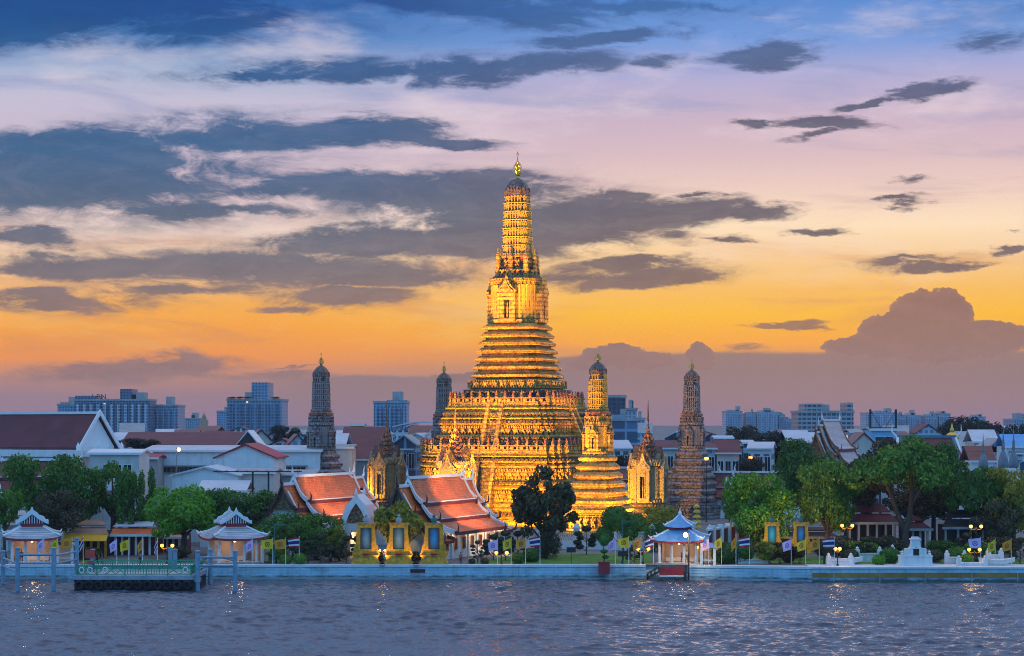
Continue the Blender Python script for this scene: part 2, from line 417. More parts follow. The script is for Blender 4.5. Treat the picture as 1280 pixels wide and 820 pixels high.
M['redstone'] = mosaic_mat('red_ceramic', (.40, .12, .06), [(.12, .04, .03, 1), (.5, .3, .12, 1), (.1, .1, .09, 1)], .5, 2.2)
M['capblue'] = mosaic_mat('dark_dome', (.24, .14, .11), [(.07, .06, .08, 1), (.32, .18, .08, 1)], .5, 2.0)
M['tileorange'] = tile_mat('orange_roof_tiles', (.82, .165, .022))
M['tilered'] = tile_mat('red_roof_tiles', (.20, .045, .035))
M['tilemaroon'] = tile_mat('maroon_roof_tiles', (.15, .022, .032), rough=.6)
M['tileblue'] = tile_mat('blue_grey_tiles', (.44, .48, .52))
M['tilepink'] = tile_mat('pale_pink_tiles', (.62, .52, .50), var=.12)
M['tilebrown'] = tile_mat('brown_shingles', (.30, .17, .12))
M['trimred'] = mat('dark_red_trim', (.17, .03, .03), .5, .2, 1)
M['metalroof'] = mat('pale_metal_roof', (.55, .57, .60), .55, .12, .3, streak=.25)
M['concrete'] = mat('grey_concrete', (.36, .36, .35), .8, .2, .4, .01, 3, streak=.5)

# ------------------------------------------------------------------ water, ground
WY = 276.6                                   # line of the river wall
def build_water():
    rng = np.random.default_rng(7)
    ys = np.concatenate([np.array([-900., -400, -150, 0, 60, 100, 125, 138]), np.arange(146, 282, .21), np.array([284., 290])])
    xs = np.concatenate([np.array([-3500., -1500, -700, -350, -200, -140, -115]), np.arange(-98, 98.1, .30), np.array([115., 140, 200, 350, 700, 1500, 3500])])
    X, Y = np.meshgrid(xs, ys)
    Z = np.zeros_like(X); DX = np.zeros_like(X); DY = np.zeros_like(X)
    patch = .92 + .16 * np.sin(X * .06 + 1.3 + .02 * Y) * np.sin(Y * .075 + .4) + .07 * np.sin(X * .17 - Y * .11)
    for i in range(90):
        lam = .70 * (7.5 / .70) ** (rng.random() ** 1.25)
        th = R(90) + rng.normal() * R(27)
        k = 2 * math.pi / lam
        a = .0120 * lam ** .78 * rng.uniform(.5, 1.2)
        if lam > 3.2: a *= .30
        ph = rng.uniform(0, 6.28)
        arg = k * (X * math.cos(th) + Y * math.sin(th)) + ph + .35 * np.sin(.05 * X + .09 * Y + ph)
        Z += a * np.sin(arg); c = a * np.cos(arg) * .9
        DX += c * math.cos(th); DY += c * math.sin(th)
    fade = np.clip((108 - np.abs(X)) / 10, 0, 1) * np.clip((Y - 140) / 6, 0, 1) * np.clip((283 - Y) / 2, 0, 1)
    Z *= fade * patch; DX *= fade * patch; DY *= fade * patch
    V = np.stack([X + DX, Y + DY, Z], -1).reshape(-1, 3)
    ny, nx = X.shape
    idx = np.arange(ny * nx).reshape(ny, nx)
    Q = np.stack([idx[:-1, :-1], idx[:-1, 1:], idx[1:, 1:], idx[1:, :-1]], -1).reshape(-1, 4)
    me = bpy.data.meshes.new('water')
    me.vertices.add(len(V)); me.vertices.foreach_set('co', V.ravel())
    me.loops.add(Q.size); me.loops.foreach_set('vertex_index', Q.ravel())
    me.polygons.add(len(Q)); me.polygons.foreach_set('loop_start', np.arange(0, Q.size, 4)); me.polygons.foreach_set('loop_total', np.full(len(Q), 4))
    me.polygons.foreach_set('use_smooth', np.ones(len(Q), bool))
    me.update(calc_edges=True)
    o = bpy.data.objects.new('water', me); COL.objects.link(o); tag(o, kind='structure')
    m = bpy.data.materials.new('river_water'); m.use_nodes = True
    g = NT(m.node_tree); b = g.n['Principled BSDF']
    oc = g.node('ShaderNodeTexCoord').outputs['Object']
    b.inputs['Base Color'].default_value = (.045, .075, .11, 1)
    b.inputs['Roughness'].default_value = .07
    b.inputs['IOR'].default_value = 1.42
    mv = g.node('ShaderNodeMapping', {'Vector': oc, 'Scale': (1, 1.5, 1)}).outputs[0]
    h = g.math('ADD', g.noise(mv, 2.2, 4, .65), g.math('MULTIPLY', g.noise(mv, .45, 2, .5), .8))
    bn = g.node('ShaderNodeBump', {'Strength': 1.0, 'Distance': .07, 'Height': h})
    g.l.new(bn.outputs[0], b.inputs['Normal'])
    me.materials.append(m)
build_water()

GZ = 2.0                                     # bank level
gm = MB(); gm.quad((-9000, WY + .6, GZ), (9000, WY + .6, GZ), (9000, 24000, GZ), (-9000, 24000, GZ))
tag(gm.build('ground', M['ground']), kind='structure')
lm = MB(); 
def lawn(p):
    lm.quad(*[(x, y, GZ + .006) for x, y in p])
lawn([(-7.5, 279), (20, 279), (21.5, 300), (2, 300)])
lawn([(-66, 284), (-34, 284), (-34, 289), (-66, 289)])
lawn([(27, 279), (60, 279), (60, 292), (32, 292)])
lawn([(62, 279), (90, 279), (90, 290), (62, 290)])
tag(lm.build('lawn', M['lawn']), kind='stuff')
# ------------------------------------------------------------------ the temple towers
TR = R(-22.65)                               # the temple square is turned this much
def plan(a, lv=(1, .9, .8, .70)):
    l0, l1, l2, l3 = lv
    q = [(l0, l3), (l1, l3), (l1, l2), (l2, l2), (l2, l1), (l3, l1), (l3, l0)]
    out = []
    for k in range(4):
        c, s = math.cos(k * math.pi / 2), math.sin(k * math.pi / 2)
        out += [(a * (x * c - y * s), a * (x * s + y * c)) for x, y in q]
    return out

def ring(a, z, lv): return [(x, y, z) for x, y in plan(a, lv)]

LVB = (1, .94, .88, .80)                     # broad faces
LVT = (1, .87, .75, .60)                     # deeply stepped corners

def courses(z0, z1, a0, a1, n, lip=.45):
    pr = []
    for i in range(n):
        t0, t1 = i / n, (i + 1) / n
        za, zb = z0 + (z1 - z0) * t0, z0 + (z1 - z0) * t1
        aa, ab = a0 + (a1 - a0) * t0, a0 + (a1 - a0) * t1
        h = zb - za
        pr += [(za, aa - lip * .8), (za + .20 * h, aa - lip * .8), (za + .26 * h, aa + lip * .15), (za + .48 * h, aa + lip * .25), (za + .62 * h, aa + .02), (za + .70 * h, aa - lip * .25), (za + .96 * h, ab - lip * .3)]
    return pr

def loft_profile(mb, prof, lv):
    mb.loft([ring(max(a, .05), z, lv) for z, a in prof])

def walk(a, lv, step, inset=0.0):
    """places along the stepped outline: x, y, outward angle"""
    p = plan(a, lv); n = len(p); out = []
    for i in range(n):
        x0, y0 = p[i]; x1, y1 = p[(i + 1) % n]
        L = math.hypot(x1 - x0, y1 - y0)
        k = max(1, int(round(L / step)))
        if L < step * .45: continue
        ang = math.atan2(y1 - y0, x1 - x0)
        for j in range(k):
            t = (j + .5) / k
            out.append((x0 + (x1 - x0) * t, y0 + (y1 - y0) * t, ang))
    return out

def place(mb, x, y, ang, z):
    mb.m = Matrix.Translation((x, y, z)) @ Matrix.Rotation(ang, 4, 'Z')   # local -y points outwards

def figure_row(mb, z, h, a, lv, step):
    mb.loft([ring(a - .03, z - .06, lv), ring(a - .03, z + .08, lv)])
    for x, y, ang in walk(a, lv, step):
        place(mb, x, y, ang, z)
        w = min(step, h) * .8; t = .35
        mb.prism([(-w * .5, 0), (-w * .22, 0), (-w * .02, h * .42), (-w * .2, h * .46), (-w * .42, h * .3)], -t, .1)
        mb.prism([(w * .5, 0), (w * .42, h * .3), (w * .2, h * .46), (w * .02, h * .42), (w * .22, 0)], -t, .1)
        mb.prism([(-w * .2, h * .4), (w * .2, h * .4), (w * .26, h * .72), (-w * .26, h * .72)], -t - .1, .1)
        mb.prism([(-w * .14, h * .72), (w * .14, h * .72), (w * .1, h * .95), (0, h * 1.02), (-w * .1, h * .95)], -t - .08, .1)
        mb.prism([(w * .22, h * .6), (w * .5, h * .8), (w * .46, h), (w * .3, h), (w * .2, h * .74)], -t, .05)
        mb.prism([(-w * .22, h * .6), (-w * .2, h * .74), (-w * .3, h), (-w * .46, h), (-w * .5, h * .8)], -t, .05)
    mb.m = Matrix.Identity(4)

def leaf_row(mb, z, h, a, lv, step, t=.22, fill=.85, down=False):
    zr = z + h * .92 if down else z
    mb.loft([ring(a - .03, zr, lv), ring(a - .03, zr + .1, lv)])
    for x, y, ang in walk(a, lv, step):
        place(mb, x, y, ang, z)
        w = step * fill / 2
        if down: mb.prism([(-w, h), (-w * .9, h * .45), (0, 0), (w * .9, h * .45), (w, h)], -t, .05)
        else: mb.prism([(-w, 0), (w, 0), (w * .9, h * .5), (0, h), (-w * .9, h * .5)], -t, .05)
    mb.m = Matrix.Identity(4)

def post_row(mb, z, h, a, lv, step, w, t):
    for x, y, ang in walk(a, lv, step):
        place(mb, x, y, ang, z)
        mb.box(-w / 2, w / 2, -t, t * .3, 0, h)
    mb.m = Matrix.Identity(4)

def parapet(mb, top, z, h, a, lv, step):
    """low wall of pierced panels between capped posts"""
    for x, y, ang in walk(a, lv, step):
        place(mb, x, y, ang, z)
        mb.box(-step / 2, step / 2, -.12, .12, 0, h * .30)
        mb.box(-step / 2, step / 2, -.15, .15, h * .62, h * .74)
        mb.box(-step * .20, step * .20, -.08, .08, h * .30, h * .62)
        mb.box(-step / 2 - .001, -step / 2 + .34, -.26, .26, 0, h * .8)
        mb.cur = 1
        mb.loft([[(-step / 2 + .17 + sx * r, sy * r, zz) for sx, sy in ((-1, -1), (1, -1), (1, 1), (-1, 1))] for zz, r in ((h * .8, .26), (h * .92, .30), (h * 1.02, .18), (h * 1.15, .22), (h * 1.5, .03))])
        mb.cur = 0
    mb.m = Matrix.Identity(4)
    for za, q in ((0, .28), (.62, .7)): mb.loft([ring(a - .02, z + h * za + .01, lv), ring(a - .02, z + h * q, lv)], False, False)

def trident(parent, z0, h, r, name='finial'):
    mb = MB()
    mb.lathe([(z0, r * .35), (z0 + h * .08, r * .3), (z0 + h * .12, r * .55), (z0 + h * .16, r * .25), (z0 + h * .55, r * .14), (z0 + h * .6, r * .34), (z0 + h * .66, r * .12), (z0 + h * .84, r * .1), (z0 + h * .87, r * .3), (z0 + h, .02)], 8)
    for lev, rr, hh in ((.16, 1.0, .24), (.30, .85, .24), (.44, .5, .16)):
        for k in range(4):
            an = k * math.pi / 2
            c, s = math.cos(an), math.sin(an)
            pts = [(0, 0, lev), (rr * .6, 0, lev + .02), (rr, 0, lev + hh * .5), (rr * .72, 0, lev + hh)]
            mb.tube([(x * r * c, x * r * s, z0 + z * h) for x, _, z in pts], [r * .16, r * .16, r * .13, r * .03], 5)
    return mb.build(name, M['gold'], parent)

def portico(root, z0, zt, w, d, a, k, mats, ped=1.0):
    """porch on face k with a deep doorway, pilasters and pointed pediments"""
    wall, gold, dark = MB(), MB(), MB()
    rot = Matrix.Rotation(k * math.pi / 2, 4, 'Z')
    h = zt - z0
    for mb in (wall, gold, dark): mb.m = rot @ Matrix.Translation((0, -a, 0))
    dw = w * .34
    wall.box(-w / 2, -dw / 2, -d, .3, z0, zt); wall.box(dw / 2, w / 2, -d, .3, z0, zt)
    wall.box(-dw / 2, dw / 2, -d, .3, z0 + h * .80, zt)
    wall.box(-dw / 2, dw / 2, -d, .3, z0, z0 + h * .14)
    dark.box(-dw / 2 + .01, dw / 2 - .01, -d * .35, .2, z0 + h * .14, z0 + h * .80)
    for sx in (-1, 1):
        gold.box(sx * w * .5 - .16, sx * w * .5 + .16, -d - .14, -d + .2, z0, zt)
        gold.box(sx * dw * .62 - .1, sx * dw * .62 + .1, -d - .1, -d + .1, z0 + h * .12, z0 + h * .84)
    gold.box(-w / 2 - .3, w / 2 + .3, -d - .28, .25, zt + .002, zt + h * .05)
    gold.box(-dw * .75, dw * .75, -d - .12, -d + .1, z0 + h * .84, z0 + h * .9)
    ph = w * .85 * ped
    for q, (sc, dy) in enumerate(((1.16, 0), (.86, -.22))):
        W = w * .5 * sc; H = ph * sc; zz = zt + h * .05 + (0.02 if q == 0 else .0)
        gold.prism([(-W, zz), (W, zz), (W * 1.05, zz + H * .16), (W * .62, zz + H * .42), (W * .30, zz + H * .72), (0, zz + H * 1.22), (-W * .30, zz + H * .72), (-W * .62, zz + H * .42), (-W * 1.05, zz + H * .16)], -d - .18 + dy, -d + .3 + dy)
    # roof behind the pediment
    wall.prism([(-w * .5, zt + h * .05), (w * .5, zt + h * .05), (w * .28, zt + h * .05 + ph * .5), (0, zt + h * .05 + ph * .95), (-w * .28, zt + h * .05 + ph * .5)], -d + .31, 1.2)
    p = wall.build('portico', mats[0], root)
    gold.build('pediment', mats[1], p)
    dark.build('doorway', M['dark'], p)
    st = MB(); st.m = dark.m                    # the figure that stands in the niche
    st.lathe([(z0 + h * .14, dw * .22), (z0 + h * .35, dw * .16), (z0 + h * .5, dw * .24), (z0 + h * .58, dw * .1), (z0 + h * .66, dw * .13), (z0 + h * .76, .02)], 8, 0, -d * .62)
    st.build('statue', mats[1], p)
    return p

def stair(root, k, z0, z1, a0, a1, w, mat_side, n=22):
    mb, sd = MB(), MB()
    rot = Matrix.Rotation(k * math.pi / 2, 4, 'Z')
    mb.m = rot; sd.m = rot
    for i in range(n):
        t0, t1 = i / n, (i + 1) / n
        ya, yb = -(a0 + (a1 - a0) * t0), -(a0 + (a1 - a0) * t1)
        zb = z0 + (z1 - z0) * t1
        mb.box(-w / 2, w / 2, ya, -a1 + 1.2, z0 if i == 0 else z0 + (z1 - z0) * t0 + .001, zb)
    for sx in (-1, 1):
        x0 = sx * (w / 2 + .38)
        P0 = [(-a0 - .7, z0), (-a0 - .7, z0 + .9), (-a1 - .2, z1 + 1.0), (-a1 + 1.1, z1 + 1.0), (-a1 + 1.1, z0)]
        vs = [(x0 - .36, y, z) for y, z in P0] + [(x0 + .36, y, z) for y, z in P0]
        sd.add(vs, [(0, 1, 2, 3, 4), (9, 8, 7, 6, 5)] + [(i, (i + 1) % 5, (i + 1) % 5 + 5, i + 5) for i in range(5)])
    p = mb.build('stairway', M['ledge'], root)
    sd.build('balustrade', mat_side, p)

def shaft(root, z0, z1, a0, a1, rows, mw, cap, lv=LVT, step=.62):
    """ribbed corn-cob shaft with rows of little niches, and its dark cap"""
    core, rib, led = MB(), MB(), MB()
    # gently bulging outline
    def wa(t): return a0 + (a1 - a0) * t ** 2.2
    pr = []
    for i in range(rows):
        t0, t1 = i / rows, (i + 1) / rows
        za, zb = z0 + (z1 - z0) * t0, z0 + (z1 - z0) * t1
        h = zb - za; a = wa((t0 + t1) / 2)
        pr += [(za, a * .90), (za + h * .97, wa(t1) * .90)]
        led_pr = [(za, wa(t0) * 1.02), (za + h * .10, wa(t0) * 1.05), (za + h * .16, wa(t0) * .95)]
        led.loft([ring(q, zz, lv) for zz, q in led_pr])
        post_row(rib, za + h * .16, h * .60, a * .92, lv, step, step * .42, .20)
        leaf_row(rib, za + h * .74, h * .26, a * .94, lv, step, .14, .95)
    loft_profile(core, pr, lv)
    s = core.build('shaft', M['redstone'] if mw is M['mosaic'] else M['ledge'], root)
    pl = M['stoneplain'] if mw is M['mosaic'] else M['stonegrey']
    rib.build('shaft_ribs', pl, s)
    led.build('shaft_ledges', pl, s)
    d = MB(); H = cap; n = 7
    d.loft([ring(max(.12, a1 * (1 - (t / n) ** 2.1) ** .62 * (1.0 if t else 1.04)), z1 + H * (t / n), lv) for t in range(n + 1)])
    leaf_row(d, z1, H * .42, a1 * .96, lv, step, .16, .8)
    d.build('dome_cap', M['capblue'], root)

def main_prang():
    root = thing('prang', 'tall golden floodlit central tower of the riverside temple', 'tower', (.0, 400, GZ), TR)
    root.location = ((647 - 640) / F * 400, 400, GZ)
    z = lambda py: CAMZ + (HY - py) / F * 400 - GZ
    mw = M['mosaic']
    # lowest stage
    b = MB()
    loft_profile(b, [(0, 18.1), (1.2, 18.1), (1.3, 17.7)] + courses(1.3, 4.6, 17.5, 17.1, 4, .5) + [(4.7, 16.5), (7.0, 16.3)] + courses(7.0, 9.0, 17.0, 16.7, 2, .6) + [(9.05, 15.8), (11.2, 15.7)] + courses(11.2, z(565), 16.4, 15.7, 3, .6) + [(z(565), 15.8), (z(564), 15.8)], LVB)
    lower = b.build('lower_terrace', mw, root)
    for zz, h, a in ((4.75, 2.2, 16.55), (9.1, 2.1, 15.9)):
        f = MB(); figure_row(f, zz, h, a, LVB, 1.7); f.build('figure_frieze', mw, lower)
    for zz, a in ((2.0, 17.65), (8.1, 17.1), (12.6, 16.4)):
        f = MB(); leaf_row(f, zz, .6, a, LVB, .8, .28, .8, True); f.build('leaf_moulding', M['ledge'], lower)
    p, t = MB(), MB(); parapet(p, t, z(564), 1.9, 15.5, LVB, 2.0)
    p.build('parapet', [mw, M['redstone']], root)
    # guardian figures on the walk, dark against the wall behind
    f = MB(); figure_row(f, z(564), 2.3, 13.9, LVB, 2.3); f.build('guardian_figures', M['redstone'], root)
    # second stage
    b = MB()
    z2, z3 = z(563), z(507)
    loft_profile(b, [(z2 - .3, 13.5), (z2 + 1.3, 13.4)] + courses(z2 + 1.4, z2 + 3.2, 13.8, 13.4, 2, .55) + [(z2 + 3.25, 12.3), (z2 + 5.0, 12.2)] + courses(z2 + 5.0, z3, 12.9, 11.5, 4, .6) + [(z3, 11.6), (z3 + .1, 11.6)], LVB)
    mid = b.build('middle_terrace', mw, root)
    f = MB(); figure_row(f, z2 + 3.3, 1.7, 12.5, LVB, 1.45); f.build('figure_frieze', mw, mid)
    for zz, a in ((z2 + 2.3, 13.75), (z2 + 5.5, 12.8), (z2 + 7.0, 12.25)):
        f = MB(); leaf_row(f, zz, .6, a, LVB, .8, .28, .8, True); f.build('leaf_moulding', M['ledge'], mid)
    p, t = MB(), MB(); parapet(p, t, z3 + .1, 1.9, 11.3, LVB, 1.8)
    p.build('parapet', [mw, M['redstone']], root)
    # third stage: recess, cornice and the heap of lotus courses
    z4 = z(489); z5 = z(405)
    b = MB(); loft_profile(b, [(z3 - .2, 8.2), (z4 - .5, 8.2), (z4 - .45, 8.9), (z4 + .2, 9.1), (z4 + .3, 8.5)], LVB)
    rec = b.build('statue_gallery', M['capblue'], root)
    f = MB(); figure_row(f, z3 + .1, 2.3, 8.5, LVB, 2.0); f.build('gallery_figures', M['redstone'], rec)
    f = MB(); post_row(f, z3 + .1, z4 - z3 - .5, 8.5, LVB, 4.4, .9, .5); f.build('gallery_posts', mw, rec)
    b = MB(); loft_profile(b, [(z4 + .3, 7.7), (z4 + .45, 7.7), (z4 + .5, 8.15), (z4 + 2.2, 7.95), (z4 + 2.3, 7.4)] + courses(z4 + 2.3, z5, 7.55, 5.3, 7, .85), LVB)
    up = b.build('upper_courses', mw, root)
    f = MB(); figure_row(f, z4 + .55, 1.5, 8.1, LVB, 1.2)
    f.build('figure_frieze', mw, up)
    for i in range(7):
        zz = z4 + 2.3 + (z5 - z4 - 2.3) * (i + .30) / 7; aa = 7.55 + (5.3 - 7.55) * i / 7 + .12
        f = MB(); leaf_row(f, zz - .15, .62, aa, LVB, .62, .16, .8, True); f.build('leaf_moulding', mw, up)
    # niche storey
    z6 = z(349)
    b = MB(); loft_profile(b, [(z5, 5.2), (z5 + .7, 5.2), (z5 + .8, 4.85), (z6 - 1.3, 4.5), (z6 - 1.2, 4.8), (z6 - .7, 4.7), (z6 - .6, 5.0), (z6 - .1, 5.0), (z6, 4.6)], LVT)
    body = b.build('niche_storey', mw, root)
    f = MB(); post_row(f, z5 + .9, z6 - z5 - 2.3, 4.62, LVT, .75, .34, .22); f.build('pilasters', M['stoneplain'], body)
    f = MB(); leaf_row(f, z6 - .8, .75, 4.95, LVT, .6, .2, .85); f.build('leaf_moulding', mw, body)
    for k in range(4): portico(root, z5 + .2, z6 - 3.4, 3.4, 1.3, 4.6, k, (mw, mw), .9)
    # garuda storey with corner turrets
    z7 = z(317)
    b = MB(); loft_profile(b, [(z6 - .1, 4.35), (z6 + .5, 4.3), (z6 + .6, 3.7), (z6 + 1.6, 3.5), (z6 + 1.7, 3.2), (z6 + 2.2, 3.2), (z6 + 2.3, 2.85), (z7, 2.7)], LVT)
    gs = b.build('garuda_storey', M['redstone'], root)
    for zz, h, a in ((z6 + .55, 1.2, 3.75), (z6 + 2.4, 1.5, 3.0)):
        f = MB(); figure_row(f, zz, h, a, LVT, 1.15); f.build('garuda_figures', mw, gs)
    f = MB(); leaf_row(f, z7 - 1.0, .9, 2.85, LVT, .6); f.build('leaf_moulding', mw, gs)
    for k in range(8):
        an = k * math.pi / 4
        rr = 4.15 if k % 2 else 3.75
        if k % 2: rr = 3.95 * 1.1
        t = MB(); zb = z6
        cx, cy = rr * math.cos(an), rr * math.sin(an)
        t.lathe([(zb, .62), (zb + .5, .62), (zb + .6, .5), (zb + 1.2, .55), (zb + 4.2, .50), (zb + 5.0, .34), (zb + 5.3, .1), (zb + 5.5, .16), (zb + 6.4, .02)], 8, cx, cy)
        t.build('turret', mw, root)
    shaft(root, z7 - .3, z(245), 2.72, 2.28, 7, mw, z(222) - z(245))
    trident(root, z(222) - .2, 5.6, 1.0)
    for k in range(4):
        stair(root, k, 0, z(564), 19.9, 15.2, 2.6, mw)
        stair(root, k, z(564), z3 + .1, 15.0, 11.3, 2.2, mw)
    return root
PRANG = main_prang()

def corner_prang(label, loc, mw, pl, red):
    root = thing('corner_prang', label, 'tower', loc, TR, 'satellite towers round the central tower')
    H = 31.2                                    # top of the cap above ground
    b = MB()
    loft_profile(b, [(0, 6.3), (.8, 6.3), (.9, 5.9), (3.2, 5.7)] + courses(3.3, 14.4, 5.5, 2.45, 7, .34) + [(14.4, 2.4), (14.9, 2.4)], LVB)
    base = b.build('stepped_base', mw, root)
    f = MB(); figure_row(f, 1.0, 1.9, 6.0, LVB, 1.3); f.build('figure_frieze', mw, base)
    for i in range(7):
        zz = 3.3 + 11.1 * (i + .3) / 7; aa = 5.5 - 3.05 * i / 7
        f = MB(); leaf_row(f, zz - .1, .62, aa, LVB, .62, .14, .85, True); f.build('leaf_moulding', mw, base)
    b = MB(); loft_profile(b, [(14.9, 2.25), (15.4, 2.25), (15.5, 2.0), (19.6, 1.85), (19.7, 2.15), (20.3, 2.15), (20.4, 1.9), (22.9, 1.75)], LVT)
    body = b.build('niche_storey', mw, root)
    f = MB(); post_row(f, 15.6, 3.9, 1.95, LVT, .5, .22, .14); f.build('pilasters', pl, body)
    f = MB(); leaf_row(f, 19.8, .8, 2.1, LVT, .5, .15, .85); f.build('leaf_moulding', mw, body)
    f = MB(); figure_row(f, 20.6, .9, 1.95, LVT, .8); f.build('figure_frieze', mw, body)
    f = MB(); loft_profile(f, [(21.6, 1.95), (21.7, 2.1), (22.2, 2.1), (22.3, 1.9)], LVT); f.build('red_band', M['redstone'], body)
    for k in range(4): portico(root, 15.0, 18.0, 1.7, .65, 1.9, k, (mw, mw), .9)
    shaft(root, 22.3, 29.3, 1.62, 1.42, 6, mw, 2.3, LVT, .46)
    trident(root, 31.4, 2.7, .55)
    return root
def at_px(px, Y): return ((px - 640) / F * Y, Y, GZ)
CX = 7 / F * 400
ra = 41.0
def tpos(lx, ly):
    c, s = math.cos(TR), math.sin(TR)
    return (CX - .8 + lx * c - ly * s, 400 + lx * s + ly * c, GZ)
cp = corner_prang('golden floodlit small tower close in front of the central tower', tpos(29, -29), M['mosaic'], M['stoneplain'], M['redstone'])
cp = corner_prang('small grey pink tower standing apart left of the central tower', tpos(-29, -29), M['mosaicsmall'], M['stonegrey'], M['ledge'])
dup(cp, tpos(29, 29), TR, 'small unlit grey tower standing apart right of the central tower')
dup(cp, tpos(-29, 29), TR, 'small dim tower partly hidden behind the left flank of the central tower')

def mondop(label, loc):
    root = thing('mondop', label, 'shrine', loc, TR, 'spired shrines at the sides of the central tower')
    mw = M['mosaicpale']
    b = MB(); loft_profile(b, [(0, 4.6), (.7, 4.6), (.8, 4.2), (1.8, 4.0)] + courses(1.8, 4.4, 3.9, 3.3, 3, .25), LVT)
    base = b.build('stepped_base', M['ledge'], root)
    f = MB(); figure_row(f, .85, 1.0, 4.25, LVT, .9); f.build('figure_frieze', M['redstone'], base)
    b = MB(); loft_profile(b, [(4.4, 3.1), (4.9, 3.1), (5.0, 2.75), (11.6, 2.6), (11.7, 3.0), (12.3, 3.1), (12.4, 2.7)], LVT)
    body = b.build('body', mw, root)
    f = MB(); post_row(f, 5.0, 6.5, 2.72, LVT, .62, .24, .14); f.build('pilasters', mw, body)
    f = MB(); leaf_row(f, 12.3, .7, 2.9, LVT, .5); f.build('leaf_moulding', mw, body)
    for k in range(4): portico(root, 4.45, 10.8, 2.7, 1.0, 2.6, k, (mw, mw), .95)
    # crossing gables and stepped spire
    g = MB()
    for k in range(2):
        g.m = Matrix.Rotation(k * math.pi / 2, 4, 'Z')
        g.prism([(-2.2, 12.3), (2.2, 12.3), (1.1, 13.7), (0, 15.6), (-1.1, 13.7)], -2.9 + .01 * k, 2.9 + .01 * k)
    g.m = Matrix.Identity(4)
    g.build('roof', M['ledge'], root)
    s = MB(); pr = []; zz = 13.4
    for i in range(5):
        a = 1.75 - i * .27
        pr += [(zz, a * .8), (zz + .25, a), (zz + .5, a), (zz + .6, a * .75), (zz + .95, a * .66)]
        zz += .95
    pr += [(zz, .42), (zz + .5, .34), (zz + 1.0, .3), (zz + 1.2, .2), (zz + 6.6, .03)]
    loft_profile(s, pr, LVT)
    sp = s.build('spire', M['redstone'], root)
    for i in range(5):
        f = MB(); leaf_row(f, 13.4 + .95 * i + .3, .7, 1.75 - i * .27, LVT, .5, .12, .8); f.build('leaf_tier', M['redstone'], sp)
    return root
mo = mondop('spired shrine with glowing front right of the central tower', tpos(29, 0))
dup(mo, tpos(0, -29), TR, 'spired shrine in front of the left flank of the central tower')
dup(mo, tpos(-29, 0), TR, 'spired shrine with one bright yellow side between two orange roofs')

# low white enclosing wall with pointed posts and pierced panels, in front of the tower
def garden_wall():
    root = thing('garden_wall', 'low white garden wall with pointed posts and pierced panels below the golden tower', 'wall', (0, 0, GZ))
    w = MB(); pn = MB()
    for (x0, y0, x1, y1) in ((-1.5, 315, 28, 307), (28, 307, 31, 306)):
        L = math.hypot(x1 - x0, y1 - y0); an = math.atan2(y1 - y0, x1 - x0)
        mm = Matrix.Translation((x0, y0, 0)) @ Matrix.Rotation(an, 4, 'Z')
        w.m = mm; pn.m = mm
        w.box(0, L, -.25, .25, 0, 1.25)
        n = max(1, int(L / 5.6)); st = L / n
        for i in range(n + 1):
            x = i * st
            po = MB(); po.m = mm
            po.loft([[(x + sx * r, sy * r, z) for sx, sy in ((-1, -1), (1, -1), (1, 1), (-1, 1))] for z, r in ((0, .55), (.4, .55), (.45, .42), (3.2, .42), (3.3, .55), (3.5, .55), (4.3, .04))])
            po.build('post', M['plaster'], root)
        for i in range(n):
            pn.box(i * st + .5, (i + 1) * st - .5, -.1, .1, 1.3, 1.45); pn.box(i * st + .5, (i + 1) * st - .5, -.1, .1, 2.75, 2.95)
            k = 14
            for j in range(k):
                xa = i * st + .5 + (st - 1) * j / k; xb = i * st + .5 + (st - 1) * (j + 1) / k
                pn.quad((xa, -.05, 1.45), (xa + .12, -.05, 1.45), (xb + .12, -.05, 2.75), (xb, -.05, 2.75))
                pn.quad((xb, .05, 1.45), (xb + .12, .05, 1.45), (xa + .12, .05, 2.75), (xa, .05, 2.75))
    w.build('plinth', M['plaster'], root)
    pn.build('pierced_panel', M['cream'], root)
garden_wall()

# second enclosing wall right of the pavilion: red brick panels between white posts
def post_wall():
    root = thing('temple_wall', 'white posts and dark red panels of the temple wall right of the blue roofed pavilion', 'wall', (0, 0, GZ))
    A = P(886, 700, 294); B = P(990, 700, 338)
    d = Vector((B.x - A.x, B.y - A.y)); L = d.length; an = math.atan2(d.y, d.x)
    mm = Matrix.Translation((A.x, A.y, 0)) @ Matrix.Rotation(an, 4, 'Z')
    w = MB(); w.m = mm; w.box(0, L, -.2, .2, .0, .9); w.box(0, L, -.25, .25, 3.9, 4.2); w.build('coping', M['plaster'], root)
    r = MB(); r.m = mm; r.box(0, L, -.1, .1, .9, 3.9); r.build('panel', M['trimred'], root)
    n = 12
    for i in range(n):
        p = MB(); p.m = mm; x = L * (i + .5) / n
        p.box(x - .45, x + .45, -.4, .4, 0, 4.6); p.build('post', M['plaster'], root)
post_wall()

